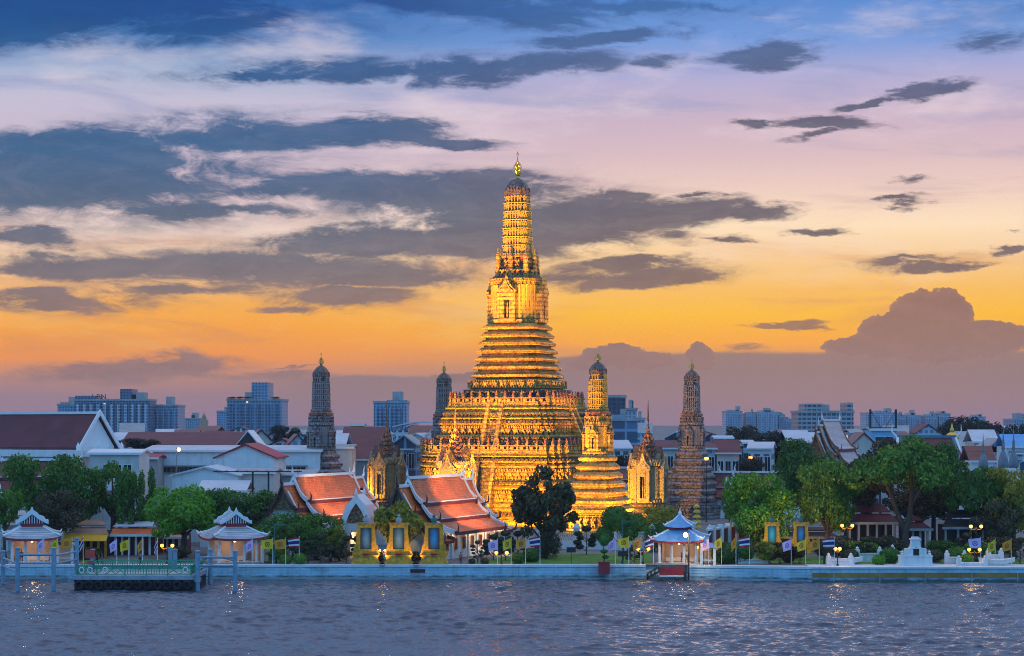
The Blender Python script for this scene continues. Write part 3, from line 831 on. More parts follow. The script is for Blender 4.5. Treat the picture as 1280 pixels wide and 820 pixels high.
# ------------------------------------------------------------------ floodlights that light the towers
GOLD = (1.0, .47, .008)
def floodlight(loc, aim, watts, spot=60, color=GOLD, size=.5, label=None, blend=.6, name='floodlight'):
    root = thing(name, label or 'small black floodlight aimed up at the golden tower', 'floodlight', loc, 0, 'floodlights round the towers')
    loc = Vector(loc); d = (Vector(aim) - loc).normalized()
    q = d.to_track_quat('-Z', 'Y')
    h = MB(); h.m = Matrix.Translation((0, 0, .55)) @ q.to_matrix().to_4x4()
    h.box(-.28, .28, -.2, .2, -.02, .22)
    h.build('housing', M['black'], root)
    s = MB(); s.box(-.2, .2, -.2, .2, 0, .06); s.tube([(-.3, 0, .03), (-.3, 0, .55)], .03, 5); s.tube([(.3, 0, .03), (.3, 0, .55)], .03, 5); s.build('bracket', M['black'], root)
    l = bpy.data.lights.new('flood_beam', 'SPOT'); l.energy = watts; l.color = color; l.spot_size = R(spot); l.spot_blend = blend; l.shadow_soft_size = size
    lo = bpy.data.objects.new('flood_beam', l); COL.objects.link(lo); lo.parent = root
    lo.location = Vector((0, 0, .55)) + d * .3
    lo.rotation_euler = q.to_euler()
    return root
def up(lx, ly, z): 
    p = tpos(lx, ly); return (p[0], p[1], z)
# from the ground in front, left and right of the big tower
FL = [((-27, -40), (-4, -8, 14), 95000, 70), ((10, -46), (3, -8, 12), 125000, 80), ((-9, -44), (-2, -6, 36), 88000, 42), ((12, -44), (0, -4, 42), 105000, 36), ((-4, -46), (0, -2, 60), 320000, 26),
      ((8, -45), (0, -1, 65), 370000, 18), ((37, -32), (7, -4, 18), 120000, 60), ((40, -12), (3, 0, 48), 170000, 36), ((-34, -24), (-10, -4, 24), 38000, 60), ((24, -43), (29, -29, 10), 16000, 80), ((22, -45), (29, -29, 26), 88000, 36),
      ((40, -38), (29, -29, 18), 28000, 75), ((24.5, -16), (29, -2, 8), 26000, 52), ((-36, -6), (-29, 0, 9), 34000, 60)]
for (lx, ly), (ax, ay, az_), wt, sp in FL:
    p = tpos(lx, ly)
    floodlight((p[0], p[1], GZ), up(ax, ay, az_), wt, sp)
# ------------------------------------------------------------------ the city behind
def window_mat(name, wall, glass, w, h, gap=.3, vgap=.3, rough=.6, lit=.0):
    """facade with rows of windows too far off to model one by one"""
    m = bpy.data.materials.new(name); m.use_nodes = True
    g = NT(m.node_tree); b = g.n['Principled BSDF']
    oc = g.node('ShaderNodeTexCoord').outputs['Object']
    sx = g.node('ShaderNodeSeparateXYZ', {0: oc}).outputs
    u = g.math('ADD', sx[0], sx[1])
    fu = g.math('FRACT', g.math('DIVIDE', u, w)); fv = g.math('FRACT', g.math('DIVIDE', sx[2], h))
    iu = g.math('FLOOR', g.math('DIVIDE', u, w)); iv = g.math('FLOOR', g.math('DIVIDE', sx[2], h))
    msk = g.math('MULTIPLY', g.math('GREATER_THAN', fu, gap), g.math('GREATER_THAN', fv, vgap))
    wn = g.node('ShaderNodeTexWhiteNoise', {'Vector': g.node('ShaderNodeCombineXYZ', {0: iu, 1: iv, 2: 0.0}).outputs[0]}, noise_dimensions='3D').outputs[0]
    gl = g.ramp(wn, [(0, tuple(x * .6 for x in glass[:3])), (1, tuple(x * 1.7 for x in glass[:3]))])
    n = g.noise(oc, .04, 3, .6)
    wc = g.ramp(n, [(.3, tuple(x * .85 for x in wall[:3])), (.7, tuple(min(1, x * 1.12) for x in wall[:3]))])
    g.l.new(g.mix(msk, wc, gl), b.inputs['Base Color'])
    g.l.new(g.math('MULTIPLY_ADD', msk, -.35, rough), b.inputs['Roughness'])
    if lit > 0:
        on = g.math('MULTIPLY', g.math('GREATER_THAN', wn, 1 - lit), msk)
        b.inputs['Emission Color'].default_value = (1, .72, .38, 1)
        g.l.new(g.math('MULTIPLY', on, .9), b.inputs['Emission Strength'])
    return m
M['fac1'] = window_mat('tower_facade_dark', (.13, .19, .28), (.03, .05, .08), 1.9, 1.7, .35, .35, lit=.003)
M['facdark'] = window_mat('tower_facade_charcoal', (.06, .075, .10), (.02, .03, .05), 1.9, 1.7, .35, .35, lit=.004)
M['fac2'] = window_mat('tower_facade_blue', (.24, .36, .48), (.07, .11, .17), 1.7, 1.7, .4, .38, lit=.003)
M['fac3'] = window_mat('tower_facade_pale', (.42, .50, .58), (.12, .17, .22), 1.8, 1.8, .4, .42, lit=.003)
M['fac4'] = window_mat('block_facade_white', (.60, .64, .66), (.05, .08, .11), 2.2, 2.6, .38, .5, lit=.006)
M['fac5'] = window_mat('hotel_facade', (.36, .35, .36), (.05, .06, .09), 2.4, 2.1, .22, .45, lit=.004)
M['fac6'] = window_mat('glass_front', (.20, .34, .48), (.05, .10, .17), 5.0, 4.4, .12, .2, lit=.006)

def far_tower(name, label, px0, px1, pyt, Y, mat_, depth=28, steps=(), strips=0, roofbits=1, rz=0.0, group='far city towers', cat='tower block', stripmat=None):
    x0, x1 = P(px0, 0, Y).x, P(px1, 0, Y).x
    w = x1 - x0; h = P(0, pyt, Y).z - GZ
    root = thing(name, label, cat, ((x0 + x1) / 2, Y, GZ), rz, group)
    b = MB(); b.box(-w / 2, w / 2, 0, depth, 0, h); b.build('wall', mat_, root)
    for (a, c, dz, d0) in steps:
        s = MB(); s.box(-w / 2 + w * a, -w / 2 + w * c, d0, depth - 1, h + .01, h + dz); s.build('roof_storey', mat_, root)
    if strips:
        for i in range(strips):
            s = MB(); x = -w / 2 + w * (i + .5) / strips
            s.box(x - w / strips * .2, x + w / strips * .2, -1.4, .2, 0, h - 2); s.build('balcony_strip', stripmat or M['fac3'], root)
    random.seed(label)
    r = MB(); r.box(-w / 2 - .4, w / 2 + .4, -.5, depth + .4, h + .0, h + 1.1); r.build('roof_edge', M['concrete'], root)
    for i in range(roofbits):
        x = random.uniform(-.35, .35) * w; s = MB(); ww = w * random.uniform(.06, .16)
        s.box(x - ww, x + ww, 4, 14, h + 1.1, h + random.uniform(3, 6)); s.build('plant_room', M['concrete'], root)
    return root

t = far_tower('apartment_tower', 'wide dark blue apartment slab with pale balcony strips and rooftop sign letters', 93, 187, 501, 1150, M['fac1'], 22, [(.0, .28, 3, 2), (.60, .75, 7, 2)], 11, 2, stripmat=M['fac3'])
def rooftop_letters(root, txt, x0, z, size, y):
    c = bpy.data.curves.new('sign_text', 'FONT'); c.body = txt; c.size = size; c.extrude = .15; c.space_character = 1.25
    o = bpy.data.objects.new('sign_text', c); COL.objects.link(o)
    dg = bpy.context.evaluated_depsgraph_get(); me = bpy.data.meshes.new_from_object(o.evaluated_get(dg)); bpy.data.objects.remove(o)
    me.materials.append(M['black'])
    s = bpy.data.objects.new('rooftop_letters', me); COL.objects.link(s); s.parent = root
    s.rotation_euler = (R(90), 0, 0); s.location = (x0, y, z)
hh = P(0, 501, 1150).z - GZ
rooftop_letters(t, 'LPN.', -12.5, hh + 1.1, 4.2, 3)
far_tower('apartment_tower', 'narrow blue block joined left of the wide slab with rooftop letters', 72, 95, 507, 1190, M['fac2'], 22, [(.1, .5, 2, 2)])
far_tower('apartment_tower', 'plain blue square block right of the wide slab with rooftop letters', 187, 222, 508, 1170, M['fac2'], 26, [(0, .45, 1.2, 2)], 5, 1, stripmat=M['fac2'])
far_tower('apartment_tower', 'small far pale blue block left of the seated statue', 230, 252, 524, 1700, M['fac2'], 26, (), 0, 2)
far_tower('apartment_tower', 'narrow pale tower half behind the roof garden tower', 271, 286, 515, 1500, M['fac2'], 26, [(.6, 1, 4, 2)])
t = far_tower('apartment_tower', 'big stepped blue tower with trees growing along its roof', 284, 352, 501, 1050, M['fac2'], 30, [(.42, .73, 10, 6)], 6, 1, stripmat=M['fac1'])
T_ROOFGARDEN = (t, 284, 352, 1050)
far_tower('apartment_tower', 'squared blue tower behind the spired shrine with the yellow side', 467, 508, 504, 950, M['fac2'], 26, [(.4, 1, 1.5, 2)], 7, 1, stripmat=M['fac2'])
far_tower('apartment_tower', 'dark tower block rising behind the lit small tower', 757, 782, 497, 820, M['facdark'], 26, (), 0, 0)
far_tower('apartment_tower', 'lower stepped grey tower right of the dark tower block', 782, 796, 513, 860, M['fac3'], 22, [(.5, 1, -4, 2)], 0, 2)
far_tower('apartment_tower', 'slim pale tower at the right end of the stepped group', 795, 806, 525, 900, M['fac3'], 22)
far_tower('apartment_building', 'blue office building with arched white windows below the dark tower block', 765, 797, 526, 620, M['fac6'], 22, [(.1, .5, 2, 2)], 0, 1, cat='office building')
for px0, px1, py, lab in ((907, 928, 515, 'lone square tower left of the slope topped pair'), (933, 945, 518, 'slim tower with a sloping top beside the lone square tower'), (946, 974, 516, 'broad pale tower right of the slope topped one'), (973, 981, 519, 'thin tower against the broad pale tower'), (980, 990, 525, 'low thin tower at the right end of the far group')):
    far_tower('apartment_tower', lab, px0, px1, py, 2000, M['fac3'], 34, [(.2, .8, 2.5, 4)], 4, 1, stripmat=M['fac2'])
t = far_tower('hotel_block', 'long grey slab building with a raised lift tower behind the pink temple roof', 998, 1067, 516, 950, M['fac5'], 24, [(.13, .45, 4.5, 2), (.9, 1, 5, 2)], 0, 1, cat='hotel')
for px0, px1, py, lab in ((1083, 1122, 517, 'wide pale far tower behind the two roof masts'), (1122, 1133, 521, 'low wing beside the wide pale far tower'), (1134, 1151, 520, 'squarish far tower right of the roof masts'), (1157, 1172, 521, 'far tower with paired tops, left one of the close pair'), (1174, 1188, 518, 'taller right one of the close pair of far towers'), (1218, 1232, 522, 'grey far tower between two dark tree crowns')):
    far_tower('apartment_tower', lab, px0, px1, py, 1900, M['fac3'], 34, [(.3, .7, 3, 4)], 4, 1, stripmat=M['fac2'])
far_tower('apartment_tower', 'dark low block at the far right edge above the trees', 1268, 1300, 525, 1500, M['fac2'], 34, [(.5, 1, 5, 4)])

def shed(name, label, px0, px1, py_eave, py_base, Y, depth, rise, wallm, roofm, cat='building', gable=False, rz=0, windows=0, group=None, wrow=(.35, .7), over=.5):
    """plain block with eaves, pitched roof and a row of windows"""
    x0, x1 = P(px0, 0, Y).x, P(px1, 0, Y).x
    w = x1 - x0; h = max(2.2, P(0, py_eave, Y).z - GZ)
    root = thing(name, label, cat, ((x0 + x1) / 2, Y, GZ), rz, group)
    b = MB(); b.box(-w / 2, w / 2, 0, depth, 0, h); b.build('wall', wallm, root)
    r = MB(); o = over; k = .22
    if gable:     # gable end faces the river
        r.prism([(-w / 2 - o, h - k), (0, h + rise), (w / 2 + o, h - k), (w / 2 + o, h + .02), (0, h + rise + .35), (-w / 2 - o, h + .02)], -o, depth + o)
        g = MB(); g.prism([(-w / 2 + .05, h + .003), (w / 2 - .05, h + .003), (0, h + rise - .06)], .02, .4); g.build('gable', wallm, root)
    else:
        yy = [(-o, h - k), (depth / 2, h + rise), (depth + o, h - k), (depth + o, h + .02), (depth / 2, h + rise + .3), (-o, h + .02)]
        vs = [(-w / 2 - o, y, z) for y, z in yy] + [(w / 2 + o, y, z) for y, z in yy]
        r.add(vs, [tuple(range(6)), tuple(reversed(range(6, 12)))] + [(i, i + 6, (i + 1) % 6 + 6, (i + 1) % 6) for i in range(6)])
    r.build('roof', roofm, root)
    f = MB(); f.box(-w / 2 - o - .02, w / 2 + o + .02, -o - .12, -o - .01, h - .32, h + .06)
    if not gable: f.build('fascia', M['white'], root)
    z0, z1 = h * wrow[0], h * wrow[1]
    for i in range(windows):
        x = -w / 2 + w * (i + .5) / windows; ww = w / windows * .34
        fr = MB(); fr.box(x - ww - .1, x + ww + .1, -.09, .05, z0 - .12, z1 + .1); fo = fr.build('window', M['white'], root)
        p = MB(); p.box(x - ww, x - .05, -.13, -.092, z0, z1); p.box(x + .05, x + ww, -.13, -.092, z0, z1); p.build('pane', M['glass'], fo)
    return root

# far horizon fill: streets of low houses between the towers, one object each
random.seed(5)
HG = 'low houses of the far quarter'
spots = [(120, 545, 700), (165, 541, 640), (210, 540, 900), (255, 541, 760), (300, 540, 800), (345, 548, 520), (375, 542, 900), (430, 545, 560), (465, 543, 640), (515, 540, 800), (525, 546, 560), (545, 541, 900), (600, 545, 600),
         (800, 540, 700), (845, 548, 560), (880, 543, 800), (925, 541, 900), (990, 544, 620), (1040, 541, 800), (1085, 541, 700), (1120, 544, 560), (1160, 541, 640), (1205, 543, 700), (1250, 541, 800), (1275, 546, 560), (60, 541, 900), (20, 543, 700)]
hl = ['white walled', 'grey walled', 'blue walled', 'cream walled']
spots += [(326, 552, 470), (352, 556, 452), (372, 560, 440), (505, 556, 470), (520, 549, 520), (548, 552, 455), (880, 560, 440), (888, 552, 500), (910, 566, 440), (950, 560, 455), (972, 556, 480), (1000, 552, 470), (1080, 556, 450), (1110, 560, 455),
          (1128, 550, 500), (1216, 556, 470), (1232, 552, 450), (1250, 560, 430), (1278, 566, 400), (805, 566, 450), (838, 560, 470), (775, 560, 500), (590, 548, 520), (150, 550, 520), (232, 546, 600), (270, 546, 600)]
for i, (px, py, Y) in enumerate(spots):
    wm = [M['fac4'], M['fac3'], M['fac6'], M['cream']][i % 4]
    rm = [M['metalroof'], M['tilemaroon'], M['concrete'], M['tilered']][(i * 7 // 3) % 4]
    rn = ['metal roofed', 'maroon roofed', 'concrete roofed', 'red roofed'][(i * 7 // 3) % 4]
    o = shed('city_house', f'{hl[i % 4]} {rn} low house in the far quarter', px - 14, px + 14, py, 560, Y, 14, random.uniform(1, 3), wm, rm, 'house', random.random() < .4, random.uniform(-.2, .2), 3 if Y < 650 else 0, HG, (.62, .86))

# curved hall roof behind the shrine
def arch_hall():
    Y = 720; x0, x1 = P(494, 0, Y).x, P(556, 0, Y).x; w = x1 - x0
    root = thing('long_hall', 'long low hall with a curved blue grey metal roof behind the dim small tower', 'hall', ((x0 + x1) / 2, Y, GZ))
    h = P(0, 538, Y).z - GZ
    b = MB(); b.box(-w / 2, w / 2, 0, 25, 0, h); b.build('wall', M['fac4'], root)
    r = MB(); pts = [(-w / 2 - 1 + (w + 2) * i / 10, h + .1 + 3.2 * math.sin(math.pi * (.15 + .6 * i / 10))) for i in range(11)]
    r.prism(pts + [(x, z - .5) for x, z in reversed(pts)], -2, 27); r.build('roof', M['metalroof'], root)
arch_hall()

# ---- left: grey and white works buildings behind the trees
shed('long_hall', 'long maroon roofed hall across the back left of the works buildings', 150, 318, 559, 600, 470, 26, 3.3, M['plaster'], M['tilemaroon'], 'hall')
g = shed('gable_house', 'small maroon roofed house end with white bargeboards at the right of the long hall', 296, 324, 558, 600, 452, 10, 3.4, M['glass'], M['white'], 'house', True)
shed('works_building', 'wide grey white works building with a long dark window band', 181, 400, 563, 640, 380, 22, .6, M['plaster'], M['metalroof'], 'works', windows=0)
def band(label, px0, px1, py0, py1, Y, m_, panes):
    root = thing('window_band', label, 'windows', (P(px0, 0, Y).x, Y - .3, GZ))
    w = P(px1, 0, Y).x - P(px0, 0, Y).x; z0, z1 = P(0, py1, Y).z - GZ, P(0, py0, Y).z - GZ
    b = MB(); b.box(0, w, -.1, .28, z0, z1); b.build('frame', M['concrete'], root)
    for i in range(panes):
        p = MB(); p.box(w * (i + .08) / panes, w * (i + .92) / panes, -.16, -.105, z0 + .25, z1 - .2); p.build('pane', m_, root)
    e = MB(); e.box(-.4, w + .4, -1.2, .2, z1 + .02, z1 + .25); e.build('canopy', M['concrete'], root)
band('dark window band with a narrow canopy on the left part of the works building', 193, 268, 583, 592, 380, M['glass'], 14)
band('dark window band with a narrow canopy on the right part of the works building', 336, 382, 583, 592, 380, M['glass'], 8)
shed('works_annex', 'grey annex with a red tin porch at the left end of the works building', 180, 196, 572, 640, 372, 8, .3, M['concrete'], M['redpaint'], 'annex', windows=1, wrow=(.55, .8))
shed('gable_house', 'pale blue gabled house with red roof edges and small windows', 270, 343, 572, 640, 352, 18, 2.2, M['plaster'], M['redpaint'], 'house', True, windows=3, wrow=(.63, .78))
shed('works_shed', 'low pale shed with two wide dark openings below the gabled house', 215, 297, 594, 660, 330, 14, 1.2, M['plaster'], M['metalroof'], 'shed', True, windows=2, wrow=(.2, .62))
shed('works_shed', 'pinkish blank walled shed right of the pale shed with openings', 297, 342, 590, 660, 334, 10, .3, M['cream'], M['concrete'], 'shed')
shed('works_building', 'grey brown flat block right behind the iron frame', 340, 392, 592, 660, 345, 12, .3, M['concrete'], M['concrete'], 'works', windows=4, wrow=(.62, .82))
shed('low_roof', 'low curved pale blue roof peeping over the trees below the sheds', 250, 305, 613, 660, 316, 10, 1.2, M['plaster'], M['metalroof'], 'shed')
shed('works_shed', 'metal roofed shed right behind the grey pink small tower', 395, 430, 556, 640, 425, 16, 2.2, M['plaster'], M['metalroof'], 'shed')
shed('works_shed', 'blank pale pink wall block right of the grey pink small tower', 420, 440, 559, 640, 410, 10, .3, M['cream'], M['concrete'], 'shed')
shed('warehouse', 'brown roofed warehouse between the grey pink tower and the yellow sided shrine', 424, 478, 574, 640, 440, 36, 7, M['concrete'], M['tilemaroon'], 'warehouse')
shed('boxy_tower', 'narrow ochre water tower block over the brown warehouse roof', 438, 454, 531, 640, 560, 6, .2, mat('ochre_wall', (.42, .28, .04), .7, .2), M['concrete'], 'tower')
shed('town_house', 'pink walled town house left of the dim small tower', 535, 562, 541, 640, 520, 12, .5, mat('pink_wall', (.42, .2, .2), .7, .2), M['tilemaroon'], 'house', windows=2, wrow=(.6, .8))
shed('town_house', 'white flat topped town house behind the yellow sided shrine', 494, 515, 561, 640, 470, 10, .3, M['plaster'], M['concrete'], 'house', windows=3, wrow=(.7, .88))
shed('town_house', 'pale blue town house with dark windows behind the shrine', 508, 530, 551, 640, 560, 12, .8, M['plaster'], M['metalroof'], 'house', windows=3, wrow=(.55, .8))
# iron frame in front of the sheds
def iron_frame():
    root = thing('iron_frame', 'rusty iron post frame with a flat trellis top in front of the pinkish shed', 'frame', P(322, 0, 322).xy.to_3d() + Vector((0, 0, GZ)))
    z = P(0, 590, 322).z - GZ
    for x in (-.8, 1.8):
        p = MB(); p.box(x - .14, x + .14, -.14, .14, 0, z); p.build('post', M['black'], root)
    t = MB()
    for i in range(9): t.box(-7 + i * 1.7, -6.8 + i * 1.7, -1.4, 1.4, z + .12, z + .22)
    t.box(-7.2, 7.2, -1.3, -1.1, z, z + .12); t.box(-7.2, 7.2, 1.1, 1.3, z, z + .12); t.build('trellis', M['black'], root)
    f = MB()
    for i in range(17): f.box(-8 + i * .95, -7.75 + i * .95, 2.9, 3.1, z * .22, z * .42)
    f.box(-8, 8, 2.95, 3.05, 0, z * .3); f.build('paling', M['concrete'], root)
iron_frame()

# ---- far left: large school roof with a white gable, pink wing, red temple roofs
def big_gable():
    Y = 338
    root = thing('school_building', 'large dark maroon roofed building with a tall white gable end', 'building', (P(121, 0, Y).x, Y, GZ), R(-33))
    ze = P(0, 559, Y).z - GZ; zr = P(0, 519, Y).z - GZ
    L = 46; hw = 4.2
    b = MB(); b.box(-L, 0, -hw, hw, 0, ze); b.build('wall', M['plaster'], root)
    for sy in (-1, 1):
        r = MB()
        vs = [(-L, sy * (hw + .6), ze - .3), (.6, sy * (hw + .6), ze - .3), (.6, 0, zr), (-L, 0, zr)]
        up_ = [(x, y, z + .3) for x, y, z in vs]
        r.add(vs + up_, [(0, 1, 2, 3), (4, 5, 6, 7), (0, 1, 5, 4), (1, 2, 6, 5), (2, 3, 7, 6), (3, 0, 4, 7)])
        r.build('roof', tile_mat_x, root)
    g = MB(); g.add([(.05, -hw, ze), (.05, hw, ze), (.05, 0, zr - .2), (-.4, -hw, ze), (-.4, hw, ze), (-.4, 0, zr - .2)], [(0, 1, 2), (5, 4, 3), (0, 3, 4, 1), (1, 4, 5, 2), (2, 5, 3, 0)])
    g.build('gable', M['white'], root)
    for sy in (-1, 1):
        v = MB(); v.add([(x, sy * y, z) for x, y, z in ((.62, hw + 1.0, ze - .9), (.95, hw + 1.0, ze - .9), (.95, -.01, zr + .1), (.62, -.01, zr + .1), (.62, hw + 1.0, ze - .1), (.95, hw + 1.0, ze - .1), (.95, -.01, zr + 1.0), (.62, -.01, zr + 1.0))],
                        [(0, 1, 2, 3), (4, 7, 6, 5), (0, 4, 5, 1), (1, 5, 6, 2), (2, 6, 7, 3), (3, 7, 4, 0)])
        v.build('bargeboard', M['white'], root)
        k = MB(); k.lathe([(ze - .9, .3), (ze + .2, .35), (ze + .9, .03)], 6, .8, sy * (hw + 1.0)); k.build('horn', M['white'], root)
    k = MB(); k.box(-L, .6, -.25, .25, zr + .2, zr + .65); k.build('ridge_cap', M['white'], root)
    c = MB(); c.box(-L, 2.2, -hw - 2.8, hw + 2, ze - 1.6, ze - .5); c.build('cornice', M['plaster'], root)
    for i in range(9):
        x = -3 - i * 4.6
        fr = MB(); fr.box(x - 1.5, x + 1.5, -hw - .1, -hw + .1, ze * .42, ze * .72); fo = fr.build('window', M['white'], root)
        p = MB(); p.box(x - 1.3, x - .07, -hw - .15, -hw - .102, ze * .44, ze * .70); p.box(x + .07, x + 1.3, -hw - .15, -hw - .102, ze * .44, ze * .70); p.build('pane', M['glass'], fo)
    a = MB(); a.tube([(-28, 0, zr), (-28, 0, zr + 4.5)], .1, 5); a.build('mast', M['black'], root)
tile_mat_x = mat('dark_maroon_roofing', (.105, .020, .030), .6, .35, .25, .03, 1.5)
big_gable()
w = shed('school_wing', 'pinkish two storey wing with three dark windows under the white gable', 112, 174, 566, 640, 324, 9, .3, mat('pink_cream_wall', (.66, .56, .50), .7, .12, streak=.3), M['plaster'], 'building', windows=0)
def wing_windows(root, xs, z0, z1, ww):
    for x in xs:
        fr = MB(); fr.box(x - ww - .1, x + ww + .1, -.09, .05, z0 - .1, z1 + .1); fo = fr.build('window', M['white'], root)
        p = MB(); p.box(x - ww, x - .05, -.13, -.092, z0, z1); p.box(x + .05, x + ww, -.13, -.092, z0, z1); p.build('pane', M['glass'], fo)
wing_windows(w, (-1.2, .5, 2.2), 11.0, 13.2, .6)
bb = MB(); bb.box(-4.6, 4.7, -1.2, -.02, 9.0, 9.9); bb.build('balcony', M['plaster'], w)

# ---- right: blue fronted houses, roof masts, red temple, stupas
shed('shop_house', 'blue teal flat house with two wide window panels among dark trees', 893, 929, 556, 600, 470, 10, .4, M['fac6'], M['concrete'], 'house', windows=2, wrow=(.55, .92))
shed('roof_cabin', 'small blue roof cabin standing behind the teal flat house', 894, 915, 547, 600, 476, 6, .2, M['fac6'], M['metalroof'], 'cabin')
shed('shop_house', 'narrow white house at the right end of the teal flat house', 930, 941, 553, 600, 468, 8, .3, M['fac4'], M['metalroof'], 'house')
shed('town_house', 'long blue grey building with a flat roof behind the right dark trees', 975, 1030, 546, 600, 640, 14, 1.2, M['fac6'], M['metalroof'], 'building')
shed('town_house', 'grey building with a row of white framed windows beside the pink temple roof', 1064, 1092, 540, 600, 560, 14, .6, M['fac5'], M['concrete'], 'building')
o = shed('masted_house', 'bright blue building carrying two dark braced masts on its roof', 1089, 1121, 537, 600, 500, 12, .3, mat('bright_blue_wall', (.22, .50, .72), .6, .1), M['concrete'], 'building', windows=1, wrow=(.62, .9))
hz = P(0, 537, 500).z - GZ; hx = (P(1121, 0, 500).x - P(1089, 0, 500).x) / 2
for sx in (-1, 1):
    m_ = MB(); m_.box(sx * hx - .25, sx * hx + .25, 1, 1.5, hz + .3, hz + 5.2); m_.build('mast', M['black'], o)
m_ = MB(); m_.tube([(-hx, 1.2, hz + 5), (-hx * .2, 1.2, hz + .6)], .08, 4); m_.tube([(hx, 1.2, hz + 5), (hx * .2, 1.2, hz + .6)], .08, 4); m_.box(-hx, hx, 1.1, 1.3, hz + .35, hz + .6); m_.build('bracing', M['black'], o)
def stupa(px, pyt, pyb, Y, label, mt, slim):
    h = P(0, pyt, Y).z - P(0, pyb, Y).z; z0 = P(0, pyb, Y).z
    root = thing('stupa', label, 'stupa', (P(px, 0, Y).x, Y, GZ), 0, 'stupas over the right trees')
    z0 -= GZ; r = h * slim
    b = MB(); b.lathe([(0, r * 1.6), (z0 * .9, r * 1.5), (z0, r * 1.3)], 8); b.build('base', M['plaster'], root)
    s = MB(); s.lathe([(z0, r * 1.1), (z0 + h * .08, r * 1.15), (z0 + h * .22, r), (z0 + h * .36, r * .62), (z0 + h * .42, r * .25), (z0 + h * .46, r * .42), (z0 + h * .54, r * .3), (z0 + h * .6, r * .36), (z0 + h * .7, r * .16), (z0 + h, .02)], 14)
    s.build('bell', mt, root, True)
stupa(1190, 528, 549, 430, 'golden bell shaped stupa over the red temple roof', M['gold'], .38)
M['spire'] = mat('grey_spire', (.20, .22, .24), .7, .3)
stupa(1229, 541, 585, 372, 'left of three slim grey spires over the right trees', M['spire'], .12)
stupa(1254, 533, 585, 360, 'tallest and middle of three slim grey spires over the right trees', M['spire'], .11)
stupa(1267, 533, 585, 364, 'right of three slim grey spires over the right trees', M['spire'], .10)
shed('blue_roof_house', 'bright blue roofed white house at the right edge behind the spires', 1258, 1290, 558, 600, 400, 8, 2.2, M['plaster'], mat('blue_sheet_roof', (.10, .36, .66), .5, .15), 'house', windows=2, wrow=(.5, .8))
shed('temple_annex', 'small red roofed white hall with a stepped gable left of the spires', 1214, 1242, 576, 610, 385, 8, 2.6, M['plaster'], M['tilered'], 'hall')
def red_temple():
    Y = 410
    root = thing('red_temple', 'temple hall with a plain dark red roof framed in blue green and white', 'temple', (P(1165, 0, Y).x, Y, GZ), R(-4))
    w = P(1209, 0, Y).x - P(1125, 0, Y).x; zr = P(0, 549, Y).z - GZ; ze = P(0, 584, Y).z - GZ
    b = MB(); b.box(-w / 2 + 1, w / 2 - 1, 1, 15, 0, ze); b.build('wall', M['plaster'], root)
    for sy, y0 in ((0, -.6), (1, 16.6)):
        r = MB(); ym = 8
        vs = [(-w / 2, y0, ze - .2), (w / 2, y0, ze - .2), (w / 2 - 1.0, ym, zr), (-w / 2 + 1.0, ym, zr)]
        r.add(vs + [(x, y, z + .3) for x, y, z in vs], [(0, 1, 2, 3), (4, 5, 6, 7), (0, 1, 5, 4), (1, 2, 6, 5), (2, 3, 7, 6), (3, 0, 4, 7)])
        r.build('roof', mat('plain_red_roof', (.15, .035, .04), .6, .25, .4), root)
    teal = mat('teal_trim', (.05, .20, .24), .5, .1)
    for sx in (-1, 1):
        t = MB(); t.tube([(sx * (w / 2 + .1), -.7, ze), (sx * (w / 2 - .5), 4, ze + (zr - ze) * .5), (sx * (w / 2 - .95), 8, zr + .3)], .34, 6); t.build('bargeboard', M['white'], root)
        t = MB(); t.tube([(sx * (w / 2 - .9), -.72, ze + .25), (sx * (w / 2 - 1.6), 8, zr + .35)], .3, 6); t.build('edge_band', teal, root)
        k = MB(); k.tube([(sx * (w / 2 - .9), 8, zr + .3), (sx * (w / 2 + .3), 8, zr + 1.6), (sx * (w / 2 + .2), 8, zr + 3.2)], [.28, .18, .03], 6); k.build('horn', M['white'], root)
    t = MB(); t.box(-w / 2 + .8, w / 2 - .8, 7.7, 8.3, zr + .2, zr + .8); t.build('ridge_cap', teal, root)
red_temple()
def seated_statue():
    Y = 1000
    root = thing('seated_statue', 'big pale golden seated statue in the distance between two tower groups', 'statue', (P(255, 0, Y).x, Y, GZ))
    z0 = P(0, 541, Y).z - GZ; zt = P(0, 514, Y).z - GZ; h = zt - z0
    m_ = mat('weathered_gilt', (.40, .27, .15), .6, .2)
    b = MB(); b.cbox(0, 0, 0, 9, 8, z0); b.build('plinth', M['plaster'], root)
    s = MB()
    # robed body: wide folded knees, tapering to shoulders, head and flame
    n = 14; rings = []
    for z, rx, ry in ((0, 4.6, 3.2), (1.0, 4.7, 3.3), (1.8, 4.2, 2.9), (2.4, 2.4, 2.0), (4.0, 1.9, 1.4), (5.6, 2.3, 1.4), (6.3, 2.0, 1.2), (6.7, .7, .7), (7.2, .95, .95), (8.2, .95, .95), (8.8, .6, .6), (9.2, .3, .3), (10.4, .05, .05)):
        rings.append([(rx * math.cos(2 * math.pi * i / n), ry * math.sin(2 * math.pi * i / n), z0 + z * h / 10.4) for i in range(n)])
    s.loft(rings)
    s.build('body', m_, root, True)
seated_statue()
